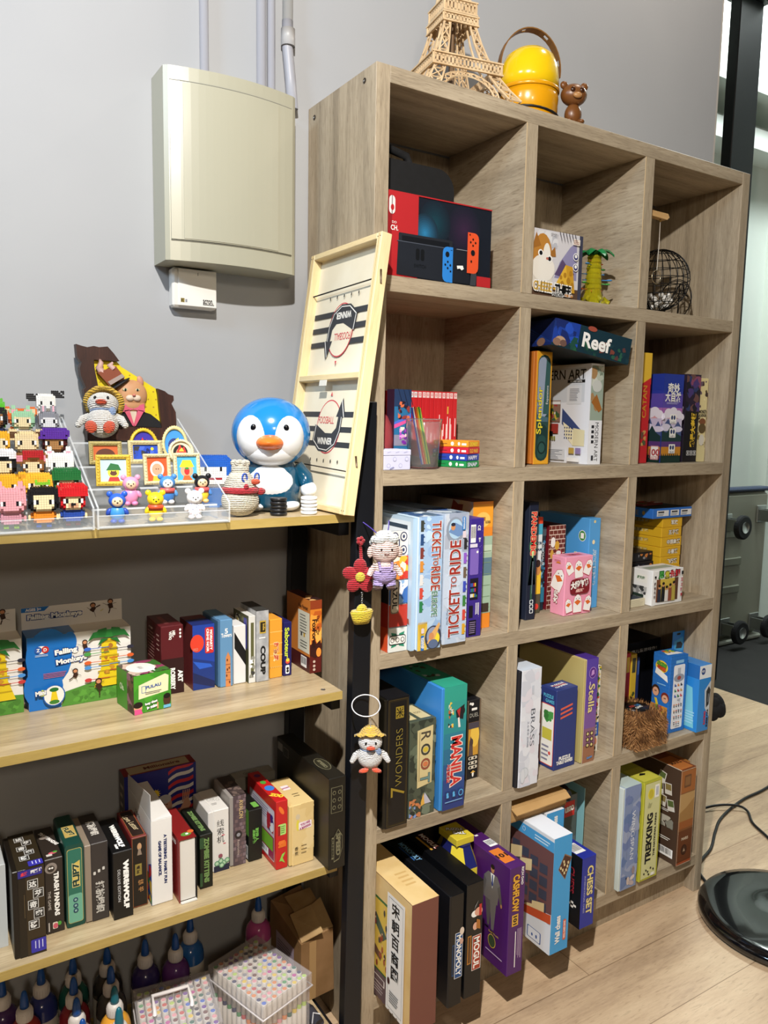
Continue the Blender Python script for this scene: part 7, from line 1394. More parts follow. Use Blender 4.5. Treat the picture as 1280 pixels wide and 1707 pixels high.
# large blue and white brick figure beside the right stand
rt = root('brick_figure', 'larger blue and white brick figure right of the picture stand', 'brick figure', (-.2640, -.095, ST+.0004), -.25)
V = blob(17, 12, 15, 'eeeeea', 0, 0, 9, 2.8)
for (i, j, k) in list(V):
    if k > 18 or (k > 14 and abs(i+.5) > 6) or j > 6: V[(i, j, k)] = '2060c0'
for i in range(-4, 4): V[(i, 0, 13)] = 'a02028'
for s in (-4, 3): V[(s, 0, 17)] = '16161a'; V[(s, 0, 18)] = '16161a'
mb = MB(); vox_mesh(mb, V, .0044); mb.build('head', rt, (0, -.025, 0)); mb = MB(); vox_mesh(mb, blob(11, 8, 9, '2a6ab8', 0, 1, 0, 4), .0044); mb.build('body', rt, (0, -.025, 0))
# ---------------------------------------------------------------- little hooded bears
def bear(lab, x, y, z, hood, face, body, arm, foot, sash=None, dots=None, rz=-.2):
    rt = root('bear_figurine', lab, 'bear figurine', (x, y, z+.0004), rz, 'little bear figurines on the right stand'); h = M(hood, .35); bd = M(body, .35)
    b = MB(); b.ell((0, 0, .017), (.0125, .0105, .0145), bd, 20, 12); b.build('body', rt)
    b = MB(); b.ell((0, 0, .0385), (.0140, .0125, .0125), h, 22, 14); b.build('head', rt)
    b = MB(); b.ell((0, -.0085, .0375), (.0092, .0052, .0085), M(face, .4), 18, 10); b.build('face', rt)
    for s in (-1, 1):
        b = MB(); b.ell((s*.0118, .001, .0495), (.0052, .0036, .0052), h, 12, 8); b.build('ear', rt)
        b = MB(); b.ell((s*.0135, -.001, .0200), (.0042, .0045, .0072), M(arm, .35), 12, 8, rot=Matrix.Rotation(-s*.5, 3, 'Y')); b.build('arm', rt)
        b = MB(); b.ell((s*.0062, -.0045, .0042), (.0058, .0072, .0042), M(foot, .35), 12, 8); b.build('foot', rt)
        b = MB(); b.ell((s*.0040, -.0133, .0392), (.0011, .0008, .0013), K_, 8, 6); b.build('eye', rt)
    b = MB(); b.ell((0, -.0138, .0362), (.0016, .0010, .0011), K_, 8, 6); b.build('nose', rt)
    if sash: b = MB(); b.lathe([(.0122, .0225), (.0134, .0205), (.0136, .0270), (.0110, .0295)], M(sash, .4), seg=20, sy=.88, caps=False); b.build('collar', rt)
    if dots:
        b = MB(); rr = random.Random(9)
        for i in range(26):
            a = rr.uniform(-PI, 0); t = rr.uniform(-.9, 1.1); b.ell((.0124*math.cos(a)*math.cos(t), .0106*math.sin(a)*math.cos(t), .017+.0143*math.sin(t)), .0008, M(dots[i % len(dots)]), 6, 4)
        b.build('dots', rt)
bear('blue hooded bear figurine at the front left of the right stand', -.5080, TY[0]-.008, TZ[0], '2a5ac0', 'e8c8a0', '3f8ac8', '2a4aa8', '2a4aa8')
bear('yellow bear figurine with an orange collar in the front row', -.4440, TY[0]-.008, TZ[0], 'e8c81f', 'e8c81f', 'e8c81f', 'e8c81f', 'e8c81f', 'd8502c')
bear('white speckled bear figurine at the front right of the stand', -.3730, TY[0]-.002, TZ[0], 'e8e6e6', 'f0eeee', 'e6e2e2', 'e6e2e2', 'e8e0e0', None, ('c83a4a', '3a4a9a', '1c1c22'))
bear('pink hooded bear figurine behind the blue one', -.4700, TY[1]+.002, TZ[1], 'e096b8', 'e8c0a0', 'dc8cb4', 'dc8cb4', 'd884b0')
bear('blue and white faced bear figurine in the second row', -.4050, TY[1]+.002, TZ[1], '4a86c8', 'f0f0ee', '3f78c0', '5a94d0', 'd8d8dc', 'd85a5a')
bear('black hooded bear figurine in yellow shirt, second row right', -.3430, TY[1]-.004, TZ[1], '17171b', 'e8c49a', 'e8c43a', '4a80c8', 'e0b878', 'd85a5a')
# ---------------------------------------------------------------- small framed pictures
def portrait(f, bg, kind, seed=1):
    f.rect(0, 0, 1, 1, M(bg)); rr = random.Random(seed)
    if kind == 'child': f.ell(.5, .50, .013, .015, M('e4e0dc')); f.ell(.5, .49, .0095, .011, M('d8a080')); f.ell(.45, .51, .0009, .0012, K_).ell(.56, .51, .0009, .0012, K_); f.poly([(.25, .0), (.8, .0), (.75, .22), (.3, .22)], M('d8b83a'))
    if kind == 'hat': f.ell(.5, .42, .010, .011, M('e8d43a')); f.poly([(.22, .5), (.8, .5), (.7, .75), (.4, .82)], M('1f6a34')); f.ell(.5, .36, .006, .004, M('5a3020')); f.poly([(.28, 0), (.75, 0), (.68, .2), (.35, .2)], M('b8302c')); f.ell(.42, .46, .001, .001, K_).ell(.58, .46, .001, .001, K_)
    if kind == 'yhat': f.ell(.5, .40, .012, .012, M('e0a07a')); f.poly([(.12, .55), (.88, .55), (.72, .85), (.30, .85)], M('e8d82c')); f.ell(.5, .38, .005, .007, M('c02a2c')); f.poly([(.25, 0), (.8, 0), (.6, .2), (.35, .2)], M('d8602c')); f.ell(.5, .50, .004, .002, M('2a8a3a'))
    if kind == 'night': f.art(.05, .05, .95, .9, [M('2a4ab0'), M('1c2a6a'), M('3a3a3c'), M('4a6ad0')], 18, seed, .3); f.ell(.78, .72, .003, .003, M('e8d83a'))
    if kind == 'flame': f.ell(.45, .42, .014, .015, M('1c1410')); f.ell(.5, .38, .010, .010, M('b8866a')); f.shape(.5, .68, 1, [(-.008, -.006), (.010, -.006), (.006, .006), (.002, 0), (-.002, .010), (-.006, .0)], M('d8302c')); f.shape(.5, .66, .6, [(-.008, -.006), (.010, -.006), (.002, .006)], M('e8c83a'))
    if kind == 'cap': f.ell(.5, .45, .013, .014, M('23347a')); f.ell(.5, .38, .0095, .010, M('e8c0a8')); f.ell(.43, .40, .001, .0013, K_).ell(.57, .40, .001, .0013, K_); f.poly([(.55, .75), (.8, .85), (.85, .5), (.75, .45)], M('e8d43a')); f.poly([(.25, 0), (.75, 0), (.65, .15), (.35, .15)], M('c83a6a'))
    if kind == 'brown': f.ell(.5, .35, .017, .012, M('5a2c1c'))
def frame(lab, x, y, z, w, h, fc, bg, kind, rz=-.1, oval=False, seed=1):
    rt = root('picture_frame', lab, 'picture frame', (x, y, z+.0014), 0, 'small framed pictures on the right stand'); rt.rotation_euler = (R(-9), 0, rz); m = mottled('frame_'+fc+str(seed), fc, ''.join('%02x' % min(255, int(int(fc[i:i+2], 16)*1.12)) for i in (0, 2, 4)), 220, .4, .5); m2 = m
    if oval:
        b = MB(); n = 36; v = []
        for i in range(n):
            a = 2*PI*i/n; ca, sa = math.cos(a), math.sin(a)
            for k, (s, yy) in enumerate(((1, .0), (1, -.004), (.90, -.0062), (.80, -.004), (.80, -.0012))): v.append((w/2*s*ca, yy, h/2+h/2*s*sa))
        f = [(5*i+k, 5*((i+1) % n)+k, 5*((i+1) % n)+k+1, 5*i+k+1)[::-1] for i in range(n) for k in range(4)]
        b.add(v, f, m2, True); b.add([v[5*i] for i in range(n)], [tuple(range(n-1, -1, -1))[::-1]], m2)
        for i in range(n): a = 2*PI*i/n; b.ell((w/2*.98*math.cos(a), -.003, h/2+h/2*.98*math.sin(a)), .0017, m2, 6, 4)
        b.build('frame', rt); b = MB(); F = Face(b, (-w*.41, -.0011, h*.09), (1, 0, 0), (0, 0, 1), w*.82, h*.82); F.ell(.5, .5, w*.405, h*.405, M(bg), 32)
        G = Face(b, (-w*.26, -.0013, h*.24), (1, 0, 0), (0, 0, 1), w*.52, h*.52); bgc = bg; G.l = 2; _r = G.rect; portrait(G, bg, kind, seed); b.build('picture', rt)
    else:
        b = MB(); t = w*.13
        P = [(-w/2, 0), (w/2, 0), (w/2, h), (-w/2, h)]; Q = [(-w/2+t, t), (w/2-t, t), (w/2-t, h-t), (-w/2+t, h-t)]; Mi = [((p[0]+q[0])/2, (p[1]+q[1])/2) for p, q in zip(P, Q)]
        v = [(p[0], 0, p[1]) for p in P]+[(p[0], -.005, p[1]) for p in P]+[(p[0], -.0072, p[1]) for p in Mi]+[(q[0], -.005, q[1]) for q in Q]+[(q[0], -.002, q[1]) for q in Q]
        f = [(3, 2, 1, 0)[::-1]]
        for L_ in range(4): f += [(4*L_+i, 4*L_+(i+1) % 4, 4*L_+4+(i+1) % 4, 4*L_+4+i) for i in range(4)]
        b.add(v, f, m2); rr = random.Random(seed)
        for i in range(4):
            p, q = Mi[i], Mi[(i+1) % 4]
            for k in range(9): s = k/9; b.ell((p[0]+(q[0]-p[0])*s, -.0066, p[1]+(q[1]-p[1])*s), (.0020, .0012, .0020), m2, 6, 4)
        b.build('frame', rt); b = MB(); F = Face(b, (-w/2+t, -.0019, t), (1, 0, 0), (0, 0, 1), w-2*t, h-2*t); portrait(F, bg, kind, seed); b.build('picture', rt)
frame('ornate gold square frame with a green-hatted face on pale blue', -.4870, -.203, TZ[2], .060, .056, 'c8a83a', 'b8d4dc', 'hat', -.12, seed=2)
frame('cream square frame with a white-hooded child on orange', -.4080, -.203, TZ[2], .050, .057, 'd0c094', 'd8582c', 'child', .02, seed=3)
frame('cream square frame with a yellow hat on bright blue', -.3520, -.203, TZ[2], .050, .058, 'd4c69c', '4aa8e0', 'yhat', -.06, seed=4)
frame('dull gold frame with a brown shape on orange, behind the ornate gold one', -.4890, -.154, TZ[3], .058, .042, 'a8985f', 'c8602c', 'brown', -.05, seed=5)
frame('cream frame with a night blue picture in the middle of the stand', -.4160, -.154, TZ[3], .064, .044, 'c4b688', '2a50c0', 'night', .03, seed=6)
frame('round gold-rimmed frame with a flame crown on violet', -.4130, -.136, TZ[3], .054, .067, 'd0b02c', '3a2fa0', 'flame', .0, True, 7)
frame('oval cream frame with a dark cap on bright blue', -.3540, -.139, TZ[3], .049, .072, 'd4c48c', '3a90d8', 'cap', -.1, True, 8)
frame('round cream frame with a flame crown on cream', -.3490, -.160, TZ[3], .048, .046, 'd8cca8', 'e4d4b4', 'flame', -.1, True, 9)
# ---------------------------------------------------------------- relief painting leaning on the wall
rp = root('relief_painting', 'broken-framed relief painting of a cat in a top hat against the wall', 'painting', (0, 0, -.0030)); DW = wood('dark_frame_wood', ('2a140e', '3a1d14', '552f20'), 'z', 3, .5, 8, 3, bump=.3)
def slab(pts, y0, y1, m, m2=None, nm=None, sm=None):
    b = MB(); a = sum(pts[i][0]*pts[(i+1) % len(pts)][1]-pts[(i+1) % len(pts)][0]*pts[i][1] for i in range(len(pts)))
    b.prism(pts if a > 0 else pts[::-1], y0, y1, m, m2); return b.build(nm, rp) if nm else b
slab([(-.5156, 1.5393), (-.5073, 1.5369), (-.4954, 1.5345), (-.4832, 1.5375), (-.4735, 1.5358), (-.4574, 1.5381), (-.4465, 1.5262), (-.4355, 1.5111), (-.4418, 1.5107), (-.4838, 1.5115), (-.483, 1.4965), (-.4723, 1.4337), (-.4732, 1.3560), (-.4991, 1.3560), (-.5007, 1.4228), (-.5035, 1.4529), (-.4998, 1.4581), (-.5084, 1.4802), (-.5096, 1.4951), (-.5063, 1.5052), (-.5139, 1.5147)], -.052, -.030, DW, None, 'frame_left')
slab([(-.3614, 1.4606), (-.3468, 1.4558), (-.3401, 1.4502), (-.3293, 1.4471), (-.3286, 1.4378), (-.3336, 1.431), (-.3249, 1.4138), (-.3240, 1.3951), (-.3242, 1.3560), (-.3506, 1.3560), (-.3581, 1.4158)], -.052, -.030, DW, None, 'frame_right')
slab([(-.4728, 1.3852), (-.3510, 1.3813), (-.3510, 1.3560), (-.4728, 1.3560)], -.053, -.030, DW, None, 'frame_bottom')
b = slab([(-.4838, 1.5115), (-.4381, 1.5102), (-.4294, 1.5004), (-.3991, 1.4826), (-.3627, 1.4605), (-.3479, 1.3786), (-.4725, 1.3801), (-.4723, 1.4337)], -.042, -.032, M('e4d022', .5), M('e4e0d0'))
rr = random.Random(4); F = Face(b, (-.49, -.042, 1.37), (1, 0, 0), (0, 0, 1), .15, .15)
for i in range(9):
    for j in range(8):
        x, z = -.476+.0155*i+.005*(j % 2), 1.392+.0155*j
        if z < 1.512-(x+.438)*.62*(x > -.438)-.006 and z < 1.51 and x < -.356-(z-1.38)*.18*0-(.0 if z < 1.45 else .01): F.ell((x+.49)/.15, (z-1.37)/.15, .0018, .0018, M('b8902c'), 8); F.l -= 1
b.build('panel', rp)
FC = M('c8946a', .5); b = MB(); b.ell((-.4120, -.044, 1.4465), (.0315, .014, .0300), FC, 26, 16); b.ell((-.4120, -.044, 1.428), (.028, .012, .018), FC, 22, 12); b.build('cat_head', rp)
for x, z, a in ((-.3940, 1.4745, -.3), (-.4300, 1.4700, .3)):
    b = MB(); b.ell((x, -.045, z), (.0065, .004, .0105), M('c89078', .5), 12, 8, rot=Matrix.Rotation(a, 3, 'Y')); b.build('ear', rp)
b = MB(); b.ell((-.4175, -.056, 1.4400), (.0085, .006, .0065), M('dcc8b4', .5), 14, 8); b.ell((-.4045, -.056, 1.4400), (.0085, .006, .0065), M('dcc8b4', .5), 14, 8); b.ell((-.4110, -.0615, 1.4455), (.0035, .003, .0025), M('c8786a'), 10, 6); b.build('muzzle', rp)
for x in (-.4265, -.4030): b = MB(); b.ell((x, -.0555, 1.4560), (.0052, .002, .0032), M('c8c8a0', .3), 12, 8); b.ell((x, -.0574, 1.4560), (.0020, .001, .0029), K_, 8, 6); b.build('eye', rp)
b = MB(); b.ell((-.4385, -.052, 1.4650), (.0270, .011, .0034), M('141416', .5), 24, 8, rot=Matrix.Rotation(-.58, 3, 'Y')); b.build('hat_brim', rp)
slab([(-.4560, 1.4620), (-.4270, 1.4800), (-.4440, 1.5010), (-.4780, 1.4870)], -.056, -.040, M('8a4a34', .5), None, 'hat_crown'); slab([(-.4545, 1.4640), (-.4275, 1.4810), (-.4325, 1.4865), (-.4600, 1.4700)], -.0575, -.054, M('a89890', .5), None, 'hat_band')
b = MB(); b.tube([(-.468, -.050, 1.487), (-.474, -.051, 1.497), (-.470, -.051, 1.507), (-.473, -.050, 1.5135)], [.006, .007, .0045, .002], M('c09a90', .5), 10); b.tube([(-.448, -.054, 1.496), (-.455, -.055, 1.503), (-.449, -.054, 1.508)], [.005, .006, .002], M('c09a90', .5), 8); b.build('tail', rp)
slab([(-.4440, 1.3850), (-.3530, 1.3820), (-.3580, 1.3950), (-.3760, 1.4090), (-.3980, 1.4160), (-.4300, 1.4160), (-.4420, 1.4060)], -.050, -.040, M('1b1b1e', .5), None, 'jacket'); slab([(-.4180, 1.4140), (-.4040, 1.4140), (-.4060, 1.3900), (-.4110, 1.3860)], -.0515, -.049, M('d8ccb8', .5), None, 'shirt')
for P, nm in (([(-.4290, 1.4150), (-.4190, 1.4170), (-.4090, 1.3840), (-.4130, 1.3850)], 'lapel'), ([(-.4020, 1.4170), (-.3900, 1.4150), (-.4070, 1.3850), (-.4110, 1.3850)], 'lapel'), ([(-.4330, 1.4290), (-.4120, 1.4225), (-.4120, 1.4175), (-.4320, 1.4120)], 'bow_tie'), ([(-.4110, 1.4225), (-.3900, 1.4290), (-.3880, 1.4130), (-.4110, 1.4175)], 'bow_tie')): slab(P, -.0545, -.0505, M('d8607c', .5), None, nm)
# ---------------------------------------------------------------- soft toys
YW = yarn('e6e2da'); YO = yarn('d8502a'); YY = yarn('d8b040')
def duck(name, lab, loc, k, rz, rot=None, ring=None, tilt=0, white='e6e2da', leg=1, hat=-8):
    rt = root(name, lab, 'crochet duck', loc, rz); 
    if rot: rt.rotation_euler = rot
    rt.scale = (k, k, k); YW_ = yarn(white)
    b = MB(); b.ell((0, 0, .030), (.030, .026, .029), YW_, 26, 18); b.build('body', rt)
    b = MB(); b.ell((0, -.002, .066), (.0285, .025, .0225), YW_, 26, 16); b.build('head', rt)
    b = MB(); b.lathe([(.020, .0465), (.0235, .0485), (.0240, .0515), (.0205, .0535)], yarn('8fa6cc'), seg=26, sy=.9, caps=False); b.ell((.019, -.016, .047), (.007, .004, .009), yarn('8fa6cc'), 10, 8); b.build('scarf', rt)
    b = MB(); n = 36; v = []; f = []; b.T = Matrix.Translation((0, 0, .064)) @ Matrix.Rotation(R(hat), 4, 'X') @ Matrix.Translation((0, 0, -.064))
    for i in range(n):
        a = 2*PI*i/n; wv = .0022*math.sin(9*a)
        for r, z in ((.0, .106), (.010, .1025), (.020, .0950), (.0270, .0850), (.0370, .0795+wv), (.0380, .0780+wv), (.0260, .0830), (.019, .092), (0, .103)): v.append((r*math.cos(a), r*math.sin(a)*.9+.002, z-(r*math.sin(a))*.18))
    for i in range(n):
        for q in range(8): j = (i+1) % n; f.append((9*i+q, 9*i+q+1, 9*j+q+1, 9*j+q))
    b.add(v, f, YY, True); b.build('hat', rt)
    b = MB(); b.ell((0, -.028, .0605), (.0105, .007, .0050), YO, 16, 10); b.ell((0, -.0305, .0600), (.0080, .0055, .0013), yarn('a83a20'), 14, 6); b.build('beak', rt)
    for s in (-1, 1):
        b = MB(); b.ell((s*.0115, -.0250, .0705), (.0026, .0020, .0031), M('0c0c0e', .12), 12, 8); b.build('eye', rt)
        b = MB(); b.tube([(s*.024, -.002, .042), (s*.034, -.006, .034), (s*.041, -.008, .024)], [.0065, .0082, .0060], YW_, 12); b.ell((s*.042, -.008, .022), (.0062, .006, .006), YW_, 10, 8); b.build('wing', rt)
        b = MB()
        if leg: b.ell((s*.015, -.016, .0015), (.0125, .0105, .0042), YO, 14, 8, rot=Matrix.Rotation(s*.2, 3, 'Y'))
        else: b.ell((s*.016, -.030, .010), (.011, .006, .0125), YO, 14, 10, rot=Matrix.Rotation(s*.35, 3, 'Y'))
        b.build('foot', rt)
    return rt
duck('crochet_duck', 'white crochet duck in a yellow hat lying back on the picture stand', (-.4870, -.120, TZ[4]+.0085), 1.0, -.35, rot=(R(-22), 0, R(-20)), leg=0, hat=-38)
rt = root('crochet_doll', 'cream crochet doll with bobbled cap, orange beak and red scarf', 'crochet doll', (-.2720, -.268, ST+.0004), R(20)); YC_ = yarn('d2cbb8')
b = MB(); b.ell((0, 0, .030), (.037, .033, .030), YC_, 26, 18); b.build('body', rt)
b = MB(); b.lathe([(.030, .046), (.031, .054), (.027, .068), (.019, .080), (.016, .084)], YC_, seg=26, caps=False); b.ell((0, 0, .066), (.0275, .024, .021), YC_, 24, 14); b.build('head', rt)
b = MB(); b.lathe([(.0150, .080), (.0165, .086), (.0165, .098), (.0, .099)], YC_, seg=22)
for i in range(7): a = 2*PI*i/7; b.ell((.0125*math.cos(a), .0125*math.sin(a), .1005), .0062, YC_, 10, 8)
b.build('cap', rt)
b = MB(); b.lathe([(.0315, .044), (.0350, .046), (.0355, .053), (.0310, .056)], yarn('b01c2c'), seg=26, caps=False); b.ell((.028, -.026, .047), (.011, .006, .007), yarn('b01c2c'), 12, 8); b.build('scarf', rt)
b = MB(); b.ell((.012, -.028, .0665), (.010, .009, .0058), YO, 14, 8); b.build('beak', rt)
for s in (-.010, .020): b = MB(); b.tube([(s+.0058*math.cos(2*PI*i/16), -.0235-.0005*(s > 0), .0745+.0075*math.sin(2*PI*i/16)) for i in range(16)], .0017, yarn('2a5ac8'), 6, True); b.ell((s, -.0225, .0745), (.004, .002, .006), yarn('e4e0ea'), 8, 6); b.build('eye_ring', rt)
b = MB(); b.ell((-.012, -.030, .058), (.0055, .004, .0055), yarn('b01c2c'), 10, 8); b.build('cheek', rt)
# ---------------------------------------------------------------- blue penguin figure (plain stand-in)
pg = root('penguin_figure', 'large glossy blue and white penguin figure with an orange beak beside the black pucks', 'figure', (-.1780, -.198, ST+.0004), R(-26))
BL1 = M('1f7cc4', .18, 0, 0, 1, 0, .5); BL2 = M('0f4560', .2, 0, 0, 1, 0, .5); WG = M('dfe2e6', .22, 0, 0, 1, 0, .4)
b = MB(); b.lathe([(.0, .004), (.050, .004), (.0585, .018), (.0600, .050), (.0560, .080), (.0470, .096), (.036, .103), (0, .103)], BL2, seg=40, sy=.86); b.build('body', pg)
b = MB(); b.ell((0, -.021, .058), (.0475, .0345, .044), WG, 30, 18); b.build('belly', pg)
b = MB(); b.ell((0, 0, .155), (.0785, .070, .071), BL1, 44, 28); b.build('head', pg)
for s in (-1, 1): b = MB(); b.ell((s*.026, -.0300, .150), (.0400, .0430, .0480), WG, 32, 20); b.build('face_patch', pg)
b = MB(); b.ell((0, -.0260, .122), (.0520, .0450, .0330), WG, 32, 18); b.build('chin', pg)
b = MB(); b.lathe([(.0300, 0), (.0270, .012), (.0180, .026), (.0070, .036), (0, .038)], M('e8742a', .25), seg=26, sy=.55); b.v = [(x, -.058-z, .138+y*1.0) for x, y, z in b.v]; b.f = [q[::-1] for q in b.f]; b.build('beak', pg)
for s in (-1, 1):
    b = MB(); b.tube([(s*.050, .0, .088), (s*.068, -.008, .066), (s*.074, -.014, .050)], [.016, .0165, .013], BL2, 16); b.build('flipper', pg)
    b = MB(); b.ell((s*.0755, -.016, .044), (.0165, .0155, .0165), WG, 18, 12); b.build('flipper_tip', pg)
    b = MB(); b.ell((s*.030, -.018, .0125), (.0285, .034, .0123), WG, 22, 12); b.build('foot', pg)
    b = MB(); b.ell((s*.0310, -.0690, .1660), (.0058, .0030, .0072), M('0e0e12', .1), 16, 10); b.build('eye', pg)
# ================================================================ TOP OF THE BOOKCASE
# lattice tower
TB = 2.0869; tw = root('lattice_tower', 'pale plywood lattice tower model on top of the bookcase', 'model tower', (.2710, -.1620, TB), R(-10)); PW = mottled('laser_ply', 'c6a880', 'd9bf98', 30, .7)
def bar(b, p, q, t=.0022, wd=.0034): b.tube([p, q], [wd*.6, wd*.6], PW, 4, sm=False)
def hw(z): return .106*math.exp(-z/.135)+.008          # half width of the tower at height z
LV = [0, .020, .040, .062]; 
for s1 in (-1, 1):
    for s2 in (-1, 1):
        b = MB(); Z = [0, .025, .05, .075, .100, .13, .16, .19, .22, .25]
        for dx, dy in ((0, 0), (1, 0), (0, 1), (1, 1)):
            pts = []
            for z in Z:
                h = hw(z); t = .030*(1-z/.33); pts.append((s1*(h-dx*t), s2*(h-dy*t), z+.0022))
            b.tube(pts, .0024, PW, 4, sm=False)
        for i in range(len(Z)-1):
            z0, z1 = Z[i], Z[i+1]
            for q in (0, 1):
                h0, h1 = hw(z0), hw(z1); t0, t1 = .030*(1-z0/.33), .030*(1-z1/.33); zz = (z0+z1)/2; hm = hw(zz); tm = .03*(1-zz/.33)
                if q: A_, B_, C_, D_ = (s1*h0, s2*h0), (s1*h1, s2*(h1-t1)), (s1*h0, s2*(h0-t0)), (s1*h1, s2*h1)
                else: A_, B_, C_, D_ = (s1*h0, s2*h0), (s1*(h1-t1), s2*h1), (s1*(h0-t0), s2*h0), (s1*h1, s2*h1)
                b.tube([(*A_, z0+.002), (*B_, z1+.002)], .0017, PW, 4, sm=False); b.tube([(*C_, z0+.002), (*D_, z1+.002)], .0017, PW, 4, sm=False); b.tube([(*C_, z0+.0022), (*A_, z0+.0022)], .0017, PW, 4, sm=False)
        b.build('leg', tw)
def ring(nm, z, h, over, slots):
    b = MB(); e = hw(z)+over
    for zz in (z, z+h-.003): b.box((-e-.003, -e-.003, zz), (e+.003, -e+.002, zz+.003), PW); b.box((-e-.003, e-.002, zz), (e+.003, e+.003, zz+.003), PW); b.box((-e-.003, -e+.002, zz), (-e+.002, e-.002, zz+.003), PW); b.box((e-.002, -e+.002, zz), (e+.003, e-.002, zz+.003), PW)
    for i in range(slots+1):
        x = -e+2*e*i/slots
        for q in (-e, e-.002): b.box((x-.0024, q, z+.003), (x+.0024, q+.002, z+h-.003), PW); b.box((q, x-.0024, z+.003), (q+.002, x+.0024, z+h-.003), PW)
    for q in (-e, e-.0018): b.box((-e, q, z+.003), (e, q+.0016, z+.003+h*.18), PW); b.box((-e, q, z+h-.003-h*.18), (e, q+.0016, z+h-.003), PW); b.box((q, -e, z+.003), (q+.0016, e, z+.003+h*.18), PW); b.box((q, -e, z+h-.003-h*.18), (q+.0016, e, z+h-.003), PW)
    b.build(nm, tw)
ring('lower_platform', .060, .026, .006, 18); ring('middle_gallery', .170, .020, .003, 10); ring('upper_platform', .192, .028, .005, 9)
for q in range(4):
    b = MB(); n = 12; M_ = Matrix.Rotation(q*PI/2, 4, 'Z'); b.T = M_; P1 = []; P2 = []
    for i in range(n+1):
        a = PI*i/n; P1.append((.060*math.cos(a), -.092+.012*math.sin(a), .008+.040*math.sin(a))); P2.append((.074*math.cos(a), -.090+.016*math.sin(a), .008+.050*math.sin(a)))
    b.tube(P1, .0020, PW, 4, sm=False); b.tube(P2, .0020, PW, 4, sm=False)
    for i in range(n): b.tube([P1[i], P2[i+1]], .0013, PW, 4, sm=False); b.tube([P2[i], P1[i+1]], .0013, PW, 4, sm=False)
    b.build('arch', tw)
b = MB(); b.cyl((0, 0, .002), (0, 0, .30), .006, mottled('inner_shaft', '5a4530', '7a5f42', 30, .7), 6); b.box((-.012, -.012, .248), (.012, .012, .32), PW); b.build('inner_shaft', tw)
# yellow bucket with brown strap and a brown bear
yb = root('yellow_bucket', 'yellow domed plastic bucket with a brown strap on top of the bookcase', 'bucket', (.4620, -.2050, TB), R(-20)); yb.scale = (1.12, 1.12, 1.02)
YB = M('e8bf14', .2, 0, 0, 1, 0, .4); YD = M('dc9a10', .25, 0, 0, 1, 0, .3)
b = MB(); b.lathe([(0, .001), (.052, .001), (.0600, .010), (.0615, .050), (.0600, .066)], YD, seg=40); b.build('tub', yb)
b = MB(); b.lathe([(.0615, .066), (.0610, .095), (.0585, .120), (.050, .142), (.034, .156), (.015, .162), (0, .163)], YB, seg=40); b.build('dome_lid', yb)
b = MB(); b.lathe([(.0618, .0645), (.0630, .066), (.0630, .071), (.0618, .0725)], YD, seg=40, caps=False); b.build('rim', yb)
ST_ = M('7a5220', .45); b = MB(); n = 22
for i in range(n):
    a0, a1 = R(-8)+PI*1.09*i/n, R(-8)+PI*1.09*(i+1)/n; rx_, rz_ = .064, .085
    for aa in ((a0, a1),):
        q = []
        for a in aa:
            for wq in (-.010, .010):
                for rr_ in (1, 1.03): q.append((rx_*rr_*math.cos(a), wq, .118+rz_*rr_*math.sin(a)))
        if i % 5 == 2: continue
        b.add(q, [(0, 4, 5, 1)[::-1], (2, 6, 7, 3), (1, 5, 7, 3)[::-1], (0, 4, 6, 2), (0, 1, 3, 2), (4, 6, 7, 5)], ST_)
for i in range(n):
    if i % 5 != 2: continue
    a0, a1 = R(-8)+PI*1.09*i/n, R(-8)+PI*1.09*(i+1)/n
    for w0, w1 in ((-.010, -.005), (.005, .010)):
        q = [(rx_*rr_*math.cos(a), wq, .118+rz_*rr_*math.sin(a)) for a in (a0, a1) for wq in (w0, w1) for rr_ in (1, 1.03)]
        b.add(q, [(0, 4, 5, 1)[::-1], (2, 6, 7, 3), (1, 5, 7, 3)[::-1], (0, 4, 6, 2), (0, 1, 3, 2), (4, 6, 7, 5)], ST_)
b.build('strap', yb)
b = MB()
for a in (-60, 60, 180): b.box((.0*a, 0, 0), (.0001, .0001, .0001), YD)
b = MB(); b.tube([(-.0632, -.004, .066), (-.0632, -.004, .012)], .0022, K_, 6); b.tube([(.062*math.cos(R(t)), .062*math.sin(R(t)), .016+.004*math.sin(R(t*2))) for t in range(-180, 1, 15)], .0024, K_, 6); b.build('cord', yb)
tb = root('toy_bear', 'small brown plastic bear sitting in front of the yellow bucket', 'toy bear', (.5500, -.2620, TB), R(-22)); tb.scale = (1.45, 1.35, 1.35); BB = M('6f4420', .35)
b = MB(); b.ell((0, 0, .018), (.014, .012, .018), BB, 18, 12); b.build('body', tb); b = MB(); b.ell((0, 0, .050), (.0215, .017, .018), BB, 22, 14); b.build('head', tb)
for s in (-1, 1):
    b = MB(); b.ell((s*.017, 0, .065), (.0065, .004, .0065), BB, 12, 8); b.build('ear', tb); b = MB(); b.ell((s*.0075, -.0155, .0535), (.0040, .0025, .0045), M('3a1f10', .2), 10, 8); b.build('eye', tb); b = MB(); b.ell((s*.010, -.008, .0046), (.006, .009, .0046), BB, 12, 8); b.build('foot', tb)
b = MB(); b.ell((0, -.0165, .0445), (.0075, .004, .005), M('a87a4a', .4), 12, 8); b.build('muzzle', tb)
